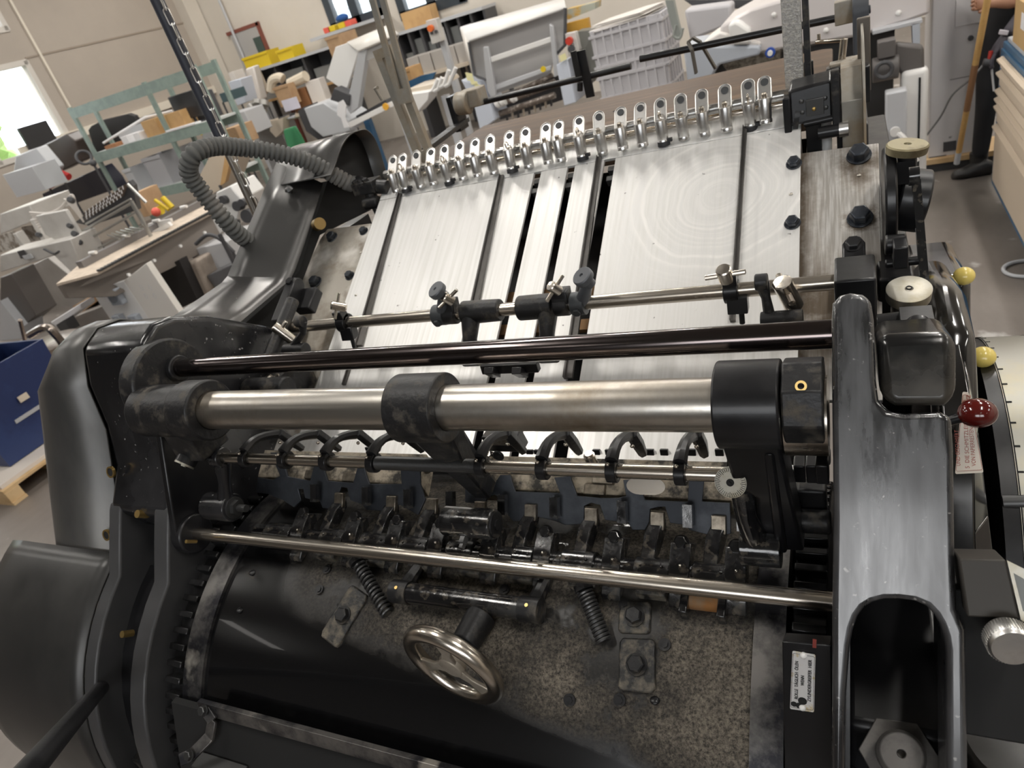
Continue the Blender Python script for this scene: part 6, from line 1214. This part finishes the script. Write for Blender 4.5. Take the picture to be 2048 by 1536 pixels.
# white cabinets right
wc=empty('switch_cabinet',(.65,6.2,0),0,'tall white switch cabinet behind the leaning stick','cabinet'); y_=6.0
H=lambda n,m,mm,**k: obj(n,m,mm,wc,**k)
q0,q1=PY(1862,100,y_),PY(1977,100,y_)
m=MB(); m.box((q0.x,y_,0),(q1.x,y_+.5,2.1)); H('housing',m,mat('cabinet_white',(.62,.60,.60),.4,0,(.58,.56,.56),1.5,(.4,.6),col3=(.25,.24,.23),th3=(.70,.74),scale3=16),bevel=.01)
m=MB(); a=PY(1912,0,y_-.012); m.box((a.x,y_-.012,PY(1914,54,y_).z),(a.x+.5,y_,2.0)); H('raised_panel',m,mat('cabinet_white2',(.66,.64,.64),.4),bevel=.003)
m=MB(); q=PY(1941,75,y_); m.cyl(q,q-V((0,.03,0)),.016); H('lock',m,dgr)
m=MB(); z_=PY(1900,160,y_).z; m.box((q0.x+.12,y_-.003,z_),(q1.x,y_,z_+.003)); H('seam',m,dgr)
for a_,b_ in (((1887,285),(1912,300)),((1858,315),(1892,328))): m=MB(); fb(m,a_,b_,y_-.006,.008); H('vent_slot',m,dgr)
m=MB(); m.box((q0.x-.36,y_-.05,.06),(q1.x+.12,y_+.3,.10)); H('wood_plinth',m,pine,bevel=.003)
m=MB(); m.box((q0.x-.36,y_-.04,0),(q1.x+.12,y_+.28,.06)); H('dark_plinth',m,mat('machine_dark',(.035,.035,.035),.5))
lc=empty('motor_guard',(.33,5.8,0),0,'low white motor guard with rounded top left of the tall cabinet','guard'); a=PY(1802,150,5.25); b=PY(1862,150,5.25); z_=PY(1830,140,5.25).z
m=MB(); m.box((a.x,5.25,.0),(b.x-.01,5.38,z_)); obj('shell',m,white,lc,bevel=.03,seg=4); m=MB(); x_=PY(1839,200,5.24).x; m.box((x_-.006,5.244,.12),(x_+.006,5.25,z_-.05)); obj('slit',m,hole,lc)
m=MB(); a=PY(1771,180,5.12); m.box((a.x,5.12,.0),(a.x+.12,5.24,PY(1785,185,5.12).z)); obj('small_box',m,lgry,lc,bevel=.01); m=MB(); q=PY(1790,262,5.11); m.cyl(q,q-V((0,.03,0)),.03); m.tube(smooth([q,q+V((.05,-.04,-.05)),q+V((.12,-.06,-.2))],5),.018,8); obj('cable_gland',m,white,lc)
m=MB(); pz(m,[(1790,86),(1848,92),(1850,150),(1800,150),(1786,120)],5.28,.09); obj('dark_guard',m,mat('motor_grey',(.11,.10,.095),.5),lc,bevel=.02)
m=MB(); m.tube(smooth([PY(1842,285,5.75),PY(1880,235,5.7),PY(1905,190,5.6),PY(1945,155,5.5),PY(1972,122,5.5)],8),.0065,8); T('power_flex',m,mat('cord_grey',(.18,.18,.18),.5),'thin grey cord drooping in front of the tall white cabinet','cord')
st=empty('wooden_stick',PY(1916,318,5.3),0,'bamboo coloured wooden pole leaning in front of the white cabinet','pole'); a=V((PZ(1916,316,.02).x,5.75,.12)); a=PY(1916,312,5.6); b=PY(1975,0,5.25); b2=a+(b-a)*1.5; L3=(b2-a)
m=MB(); m.cyl(a,b2,.018,.020,n=16); obj('shaft',m,mat('bamboo',(.58,.36,.13),.4,0,(.50,.29,.10),8),st); m=MB(); m.cyl(a+L3*.22,a+L3*.42,.0195,.0202,n=16); obj('taped_grip',m,mat('brown_tape',(.26,.13,.06),.5),st); m=MB(); m.cyl(a-L3.normalized()*.06,a+L3*.02,.019,n=16); obj('metal_tip',m,lgry,st)
# drawer cabinet with blue body
CX=.82; cbn=empty('drawer_cabinet',(1.4,4.9,0),0,'blue workshop cabinet with beige drawers at the right edge','cabinet')
H=lambda n,m,mm,**k: obj(n,m,mm,cbn,**k); cblue=mat('cabinet_blue',(.04,.12,.22),.4); beig=mat('drawer_beige',(.60,.50,.39),.45)
y0,y1=3.9,5.28
m=MB(); m.box((CX+.004,y0,.10),(1.8,y1,.93)); H('body',m,cblue,bevel=.004); m=MB(); m.box((CX+.08,y0+.05,0),(1.75,y1-.05,.10)); H('plinth',m,dgr)
m=MB(); m.box((CX+.015,y0-.02,.93),(1.82,y1+.01,.965)); H('top_rim',m,cblue,bevel=.003); m=MB(); m.box((CX+.03,y0,.965),(1.8,y1-.02,.99)); H('worktop',m,lgry,bevel=.004)
zz=.905
for h in (.075,.10,.05,.045,.12,.37):
    m=MB(); m.box((CX-.010,y0+.05,zz-h+.012),(CX+.003,y1-.10,zz)); d_=H('drawer',m,beig,bevel=.003); m=MB(); m.prism([(CX-.010,y0+.05,zz-.004),(CX-.03,y0+.05,zz-.012),(CX-.03,y0+.05,zz-.022),(CX-.010,y0+.05,zz-.028)],(0,y1-y0-.15,0)); obj('handle_ledge',m,beig,d_); zz-=h
m=MB(); q=PY(2044,40,5.0); m.box((q.x-.02,4.75,.991),(q.x+.35,5.1,1.22)); cx_=T('carton',m,mat('manila_card',(.52,.34,.15),.7),'tan carton with a white label on the blue drawer cabinet','carton',bevel=.003); m=MB(); m.box((q.x-.022,4.80,1.09),(q.x-.0201,4.9,1.17)); obj('label_sheet',m,paper,cx_)
# cable ring on the floor
m=MB(); q=PZ(2052,537,.012); m.torus(q,(0,0,1),.10,.010,40,8); T('grey_hose_ring',m,lgry,'loop of grey hose lying on the floor at the right edge','hose')
# --- green chair ---
ch=empty('green_chair',(PY(590,270,10.6).x,10.6,0),0,'green moulded chair with its back to the desk','chair'); q=PY(592,268,10.6); grn=mat('chair_green',(.07,.30,.14),.45)
m=MB(); rows=[]
for j in range(7):
    v=j/6; w=.22*(1-.35*v**3); z=.42+(q.z+.14-.42)*v; rows.append([(q.x+w*math.sin((i/8-.5)*2.4)/.93,10.6-.18*(1-math.cos((i/8-.5)*2.4))+.1*v*0,z) for i in range(9)])
m.grid(rows); obj('backrest',m,grn,ch,solid=.015,sub=1)
m=MB(); m.lathe([(.2,.40),(.22,.42),(.22,.44),(0,.45)],(q.x,10.85,0),(0,0,1),24); obj('seat',m,grn,ch)
for dx,dy in ((-.17,.1),(.17,.1),(-.17,.42),(.17,.42)): m=MB(); m.cyl((q.x+dx*.8,10.6+dy+.05,.41),(q.x+dx,10.6+dy,0),.013,n=8); obj('leg',m,dgr,ch)
# desks and the things on them
dk_=empty('long_desk',(-7.6,11.5,0),0,'long pale desk full of parts behind the green chair','desk'); a=PY(500,262,11.2); b=PY(640,215,11.2); z_=(a.z+b.z)/2
m=MB(); m.box((a.x-.3,11.2,z_-.04),(b.x+.1,11.95,z_)); obj('desk_top',m,bench,dk_)
for x in (a.x,b.x): m=MB(); m.box((x-.04,11.3,0),(x+.04,12.0,z_-.04)); obj('leg',m,lgry,dk_)
def onz_box(name,px,py,y,w,dp,h,mm,lab,cat,z0=None,grp=None,rot=0):
    q=PY(px,py,y); z=z_+.001 if z0 is None else z0; m=MB(); r=M.Rotation(rot,3,'Z'); m.obox((q.x,y+dp/2,z+h/2),r@V((w/2,0,0)),r@V((0,dp/2,0)),(0,0,h/2)); return T(name,m,mm,lab,cat,grp,bevel=.004)
openbox('carton',(546,176),(590,208),11.3,.22,card,'open tan carton with a white sheet on the long desk','carton',None,None)
m=MB(); fb(m,(562,202),(600,216),11.2,.03); T('paper_sheet',m,mat('lilac_paper',(.68,.66,.76),.6),'pale lilac sheet standing against the tan carton','paper')
onz_box('carton',600,200,11.58,.42,.3,.42,mat('rust_card',(.26,.12,.05),.7),'rust brown carton behind the tan one on the long desk','carton')
onz_box('paper_pack',628,175,11.6,.34,.2,.5,mat('cream_paper',(.74,.70,.66),.6),'upright cream paper pack beside the rust brown carton','paper')
m=MB(); m.tube(smooth([PY(542,182,11.6),PY(545,162,11.6),PY(558,155,11.6),PY(566,158,11.6)],6),.09,10); m.tube(smooth([PY(580,168,11.6),PY(596,160,11.6),PY(612,152,11.6)],6),.10,10); T('neck_cushion',m,mat('cream_foam',(.66,.58,.46),.8),'cream curved foam cushions over the cartons on the long desk','cushion')
m=MB(); pz(m,[(490,138),(506,132),(524,200),(498,208)],12.0,.2); T('paper_roll',m,mat('cream_paper',(.74,.70,.66),.6),'tall cream paper roll standing at the left end of the long desk','paper roll',bevel=.03)
m=MB(); pz(m,[(506,136),(512,136),(534,184),(528,190)],12.25,.1); T('pale_plank',m,bench,'pale plank leaning beside the paper roll','plank')
m=MB(); pz(m,[(456,164),(480,158),(492,205),(474,212)],11.0,.35); T('junction_box',m,mat('bluish_enamel',(.56,.60,.68),.4),'bluish white box with a small red mark left of the paper roll','box',bevel=.01)
bx3('carton',(456,146),(474,162),11.6,.3,mat('cream_paper',(.74,.70,.66),.6),'small cream carton above the bluish white box','carton')
m=MB(); pz(m,[(447,232),(488,222),(510,268),(470,285)],9.8,.5); T('pale_cabinet',m,mat('pale_grey_metal',(.50,.50,.51),.35),'pale grey cabinet right of the hanging chain','cabinet',bevel=.01)
bx3('carton',(440,262),(486,290),8.6,.4,card,'tan carton just right of the hanging chain above the hose','carton')
m=MB(); m.cyl(PY(442,157,10),PY(470,228,10),.03); T('black_pole',m,dgr,'thin black pole standing right of the chain','pole')
bx3('teal_box',(438,188),(466,200),10.2,.4,mat('dark_teal',(.05,.09,.10),.5),'dark teal flat box behind the black pole','box')
rd=random.Random(11)
for i in range(9):
    px=505+rd.uniform(0,40); py=212+rd.uniform(0,36)-(px-505)*.3; q=PY(px,py,11.0); m=MB(); m.cyl(q,q+V((rd.uniform(-.1,.1),.05,rd.uniform(.02,.12))),rd.uniform(.04,.1),n=12); T('machine_part',m,mat('part_grey',(.36,.35,.33),.4,.5),'round grey machine part among the heap at the left of the long desk','machine part','heap of parts on the long desk')
m=MB(); pz(m,[(540,245),(566,235),(566,262),(552,275),(540,262)],10.9,.2); T('envelope_stack',m,bench,'pale board behind the left side of the green chair','board')
for i in range(7):
    px=528+i*16; q=PY(px,236-(px-528)*.31,11.0); m=MB(); m.box((q.x-.09,11.0,z_+.001),(q.x+.08,11.3,z_+.03+.02*(i%3))); T('small_tray',m,[lgry,bench,dgr][i%3],('pale grey','beech','black')[i%3]+' tray in the row along the front of the long desk','tray',('pale grey','beech','black')[i%3]+' trays on the long desk')
# ---------------- hanging cable and chain beside the press ----------------
hy_=1.30; x_c=PY(428,210,hy_).x
a=PY(420,210,hy_); m=MB(); m.cyl((a.x-.012,hy_,PY(455,275,hy_).z),(a.x-.012,hy_,ZC-.02),.0145,n=20); cb2=T('hanging_cable',m,mat('blue_black_cable',(.03,.033,.045),.5),'thick blue-black cable hanging from the ceiling beside the chain','cable')
m=MB(); m.torus((a.x-.012,hy_,PY(455,275,hy_).z),(0,0,1),.0145,.0014,20,6); m.cyl((a.x-.012,hy_,1.40),(a.x-.012,hy_,PY(455,275,hy_).z+.01),.0105,n=16); obj('cable_tie',m,steelw,cb2)
chn=empty('hanging_chain',(a.x+.012,hy_,1.5),0,'bright steel link chain hanging beside the black cable','chain')
L0,RR,WR=.0170,.0066,.0014
def link(c,alt,base=None):
    pts=[]
    for k_ in range(16):
        t=2*PI*k_/16; x=RR*math.cos(t); z=RR*math.sin(t)+(L0-RR if math.sin(t)>0 else -(L0-RR)); 
        pts.append(V((x*(.85 if alt else .5),x*(.5 if alt else -.85),z)))
    m=MB(); m.tube(pts,WR,5,closed=True); return obj('chain_link',m,alu,chn,local=M.Translation(c))
z=1.52; i=0; base=[None,None]; pz_=.030
while z<2.62:
    c=V((a.x+.016,hy_-.016,z))
    if base[i%2] is None: base[i%2]=link(c,i%2)
    elif i<98: copytree(base[i%2],M.Translation(c))
    z+=pz_; i+=1
m=MB(); m.cyl((a.x+.016,hy_-.016,z),(a.x+.016,hy_-.016,ZC-.02),.002); obj('upper_chain_run',m,alu,chn)
# ---------------- the worker ----------------
pr=empty('person',(.86,5.75,0),0,'person in black work clothes standing behind the drawer cabinet, one hand gloved, one bare','person')
skin=mat('skin',(.36,.19,.12),.5); cloth=mat('black_workwear',(.016,.016,.018),.8,bump=.3,bscale=30); glove=mat('grey_glove',(.07,.065,.08),.8,bump=.3,bscale=60)
def skinmesh(name,chains,mm,parent,lab=None,sub=2,root=0):
    """chains: list of lists of (point, radius); identical points are merged"""
    vs=[];ed=[];rr=[];key={}
    for ch_ in chains:
        prev=None
        for p,r in ch_:
            k_=tuple(round(c,4) for c in p)
            if k_ not in key: key[k_]=len(vs); vs.append(V(p)); rr.append(r)
            i_=key[k_]
            if prev is not None and prev!=i_: ed.append((prev,i_))
            prev=i_
    me=bpy.data.meshes.new(name); me.from_pydata(vs,ed,[]); o=bpy.data.objects.new(name,me); put(o,parent,M.Identity(4))
    md=o.modifiers.new('skin','SKIN'); md.use_smooth_shade=True
    for i_,v in enumerate(me.skin_vertices[0].data): v.radius=(rr[i_],rr[i_]) if not isinstance(rr[i_],tuple) else rr[i_]; v.use_root=(i_==root)
    s=o.modifiers.new('sub','SUBSURF'); s.levels=sub; s.render_levels=sub; me.materials.append(mm); return tag(o,lab)
hx_,hy2=.95,5.74
pel=(hx_,hy2,.95); che=(hx_,hy2+.02,1.28); nk=(hx_-.01,hy2-.01,1.50)
RH=PY(1957,8,5.42); LH=PY(1992,88,5.36)
footL=PZ(1945,338,.05); footL=V((footL.x,5.72,.05))
sl=(hx_+.21,hy2,1.43); sr=(hx_-.20,hy2,1.43)
elb=tuple(PY(2052,20,5.50)); elR=tuple(PY(2040,2,5.52))
elbL=tuple(PY(2062,20,5.46)); wrL=tuple(PY(2022,62,5.38)); wrR=tuple(PY(1985,6,5.45))
body=skinmesh('body',[
 [(pel,.17),((hx_,hy2+.01,1.10),.15),(che,.17),((hx_,hy2+.01,1.42),.13),(nk,.065),((hx_-.02,hy2-.02,1.58),.062)],
 [((hx_,hy2+.01,1.42),.13),(sl,.085),(elbL,.052),(wrL,.036)],
 [((hx_,hy2+.01,1.42),.13),(sr,.085),(elR,.052)],
 [(pel,.17),((hx_+.11,hy2+.01,.85),.10),((hx_+.12,hy2-.01,.48),.068),((hx_+.13,hy2+.03,.12),.055)],
 [(pel,.17),((hx_-.10,hy2+.0,.85),.10),((hx_-.12,hy2-.03,.48),.068),((hx_-.135,hy2+.01,.12),.055)]],cloth,pr,'black work shirt and trousers')
fa=V(elR); w=V(wrR)
skinmesh('bare_forearm',[[(tuple(fa),.047),(tuple(fa.lerp(w,.5)),.040),(tuple(w),.027),(tuple(w+(RH-w)*.6),.032)]],skin,pr,'bare forearm')
def hand(name,wr,dirn,side,down,mm,curl,lab,G=1.0):
    wr=V(wr);d=dirn.normalized();s=side.normalized();n_=d.cross(s).normalized()*(1 if d.cross(s).dot(down)>0 else -1)
    m=MB(); rw=[]
    for t,wd,th in ((0,.026,.020),(.03,.036,.019),(.06,.041,.016),(.085,.040,.013)):
        rw.append([wr+d*t+s*(wd*math.cos(a))+n_*(th*math.sin(a)) for a in [2*PI*k/14 for k in range(14)]])
    rings=[[m.b.verts.new(p) for p in r] for r in rw]
    for i in range(3): m.skin(rings[i],rings[i+1])
    m.b.faces.new(rings[0][::-1]); m.b.faces.new(rings[-1])
    for k,(off,L) in enumerate(((-.030,.062),(-.010,.075),(.010,.072),(.029,.058))):
        b=wr+d*.080+s*off; a1=d*math.cos(.3*curl)+n_*math.sin(.3*curl); a2=d*math.cos(.9*curl)+n_*math.sin(.9*curl); a3=d*math.cos(1.5*curl)+n_*math.sin(1.5*curl)
        p1=b+a1*L*.42;p2=p1+a2*L*.32;p3=p2+a3*L*.26; m.tube([b-d*.01,p1,p2,p3,p3+a3*.004],[.0095,.0095,.0088,.0075,.004],10)
    b=wr+d*.025-s*.026; p1=b+(d*.7-s*.6+n_*.35).normalized()*.035; p2=p1+(d*.9-s*.1+n_*.6).normalized()*.030; m.tube([b+s*.01,b,p1,p2,p2+(p2-p1)*.1],[.012,.013,.0115,.009,.004],10)
    bmesh.ops.transform(m.b,matrix=M.Translation(wr)@M.Diagonal((G,G,G,1))@M.Translation(-wr),verts=m.b.verts[:])
    o=obj(name,m,mm,pr,label=lab,angle=80); md=o.modifiers.new('sub','SUBSURF'); md.levels=1; md.render_levels=1; return o
d1=(RH-w); hand('bare_hand',w+d1*.25,d1,V((0,.3,1)),V((0,-1,0)),skin,1.2,'bare hand on the wooden pole')
wl=V(wrL); d2=(LH-wl); 
skinmesh('gloved_forearm',[[(tuple(V(elbL)),.066),(tuple(V(elbL).lerp(wl,.6)),.056),(tuple(wl),.044),(tuple(wl+d2*.3),.040)]],glove,pr,'grey glove cuff')
hand('gloved_hand',wl+d2*.25,V((d2.x,d2.y,d2.z-.04)),V((0,.8,.2)),V((0,0,-1)),glove,.75,'grey work glove',1.3)
m=MB(); q=V(wl+d2*.55)+V((.0,-.015,.035)); m.obox(q,V((.022,.0,-.008)),V((0,.012,0)),V((.003,0,.012))); obj('glove_patch',m,mat('patch_lilac',(.62,.6,.66),.6),pr,bevel=.002)
for sx,fx in ((-.135,-.135),(.13,.13)):
    c=V((hx_+sx,hy2,0)); m=MB()
    rows=[(-.09,.045,.05),(-.03,.052,.062),(.05,.050,.050),(.12,.055,.038),(.175,.045,.030),(.20,.022,.018)]
    rg=[]
    for yv,wd,ht in rows: rg.append([m.b.verts.new(V((c.x-.0,c.y,0))+V((-yv*.8 if sx<0 else -yv*.3,-yv*(.02 if sx<0 else .95),0))+V((wd*math.cos(a)*(.3 if sx<0 else .95),wd*math.cos(a)*(-.95 if sx<0 else .3),ht+ht*.98*math.sin(a)))) for a in [2*PI*k/16 for k in range(16)]])
    for i in range(5): m.skin(rg[i],rg[i+1])
    m.b.faces.new(rg[0][::-1]); m.b.faces.new(rg[-1]); m.cyl((c.x,c.y+.03,.07),(c.x,c.y+.03,.16),.052,.058,n=16)
    obj('work_shoe',m,mat('black_leather',(.018,.017,.016),.4),pr,angle=80)
# head
hc_=V((hx_-.02,hy2-.03,1.69)); m=MB(); m.sphere(hc_,.1,(.76,.95,1.16),28); m.sphere(hc_+V((0,-.045,-.065)),.058,(.95,.9,.85),18); m.prism([hc_+V((-.012,-.088,.0)),hc_+V((.012,-.088,.0)),hc_+V((.016,-.088,-.035)),hc_+V((-.016,-.088,-.035))],(0,-.022,-.004)); m.sphere(hc_+V((.077,.0,-.01)),.026,(.35,.7,1),12); m.sphere(hc_+V((-.077,.0,-.01)),.026,(.35,.7,1),12); hd_=obj('head',m,skin,pr,angle=80,bevel=.004)
m=MB(); m.sphere(hc_+V((0,.018,.03)),.105,(.80,.95,1.04),26); obj('hair',m,mat('dark_hair',(.03,.02,.015),.7,bump=.6,bscale=90),hd_,angle=80)
m=MB()
for s in (-1,1): m.sphere(hc_+V((s*.032,-.088,.008)),.012,(1,.5,.6),12)
obj('eyes',m,paper,hd_); m=MB(); m.sphere(hc_+V((0,-.098,-.062)),.02,(1.1,.35,.3),14); obj('mouth',m,mat('lip',(.33,.11,.09),.5),hd_)
# red-handled tool under the gloved hand
q=PY(1982,102,5.34); tl_=empty('trimming_tool',q,0,'red and black hand tool held in the gloved hand','tool'); m=MB(); m.cyl(q,q+V((-.006,0,-.045)),.012,.011,n=14); obj('handle',m,mat('tool_red',(.42,.04,.03),.4),tl_); m=MB(); q2=q+V((-.012,0,-.062)); m.cyl(q2-V((.025,0,-.005)),q2+V((.02,0,-.005)),.022,n=18); obj('black_head',m,dgr,tl_,bevel=.003)
m=MB(); m.tube([PY(1983,133,5.4),PY(1985,155,5.4),PY(1988,182,5.4)],.006,8); T('white_strap',m,paper,'short white cord hanging against the black trousers','cord')
bpy.context.view_layer.update()
def stand(nm,floor=0.0):
    o=bpy.data.objects.get(nm)
    if o is None: return
    pts=[o.matrix_world@V(c) for c in o.bound_box]; z=min(p.z for p in pts); cx=sum(p.x for p in pts)/8; cy=sum(p.y for p in pts)/8
    low=[o.matrix_world@v.co for v in o.data.vertices]; q=min(low,key=lambda p:p.z); m=MB(); m.cyl((q.x,q.y,floor),(q.x,q.y,q.z+.01),.018,n=10); m.cyl((q.x,q.y,floor),(q.x,q.y,floor+.02),.10,n=16)
    c=obj('stand',m,dgr); WM.setdefault(o.name,o.matrix_world.copy()); mw=WM[c.name]; c.parent=o; c.matrix_parent_inverse=o.matrix_world.inverted(); c.matrix_basis=mw
for n_ in ('teal_box','round_fan','laser_box','carton.007','carton.002','pale_cabinet','carton.006','document_tray.002','wooden_lath','white_device','packing_crate','black_cable','pale_plank','black_box','paper_roll','tool_chest','power_plug','folded_table','brown_hood','tray'): stand(n_)
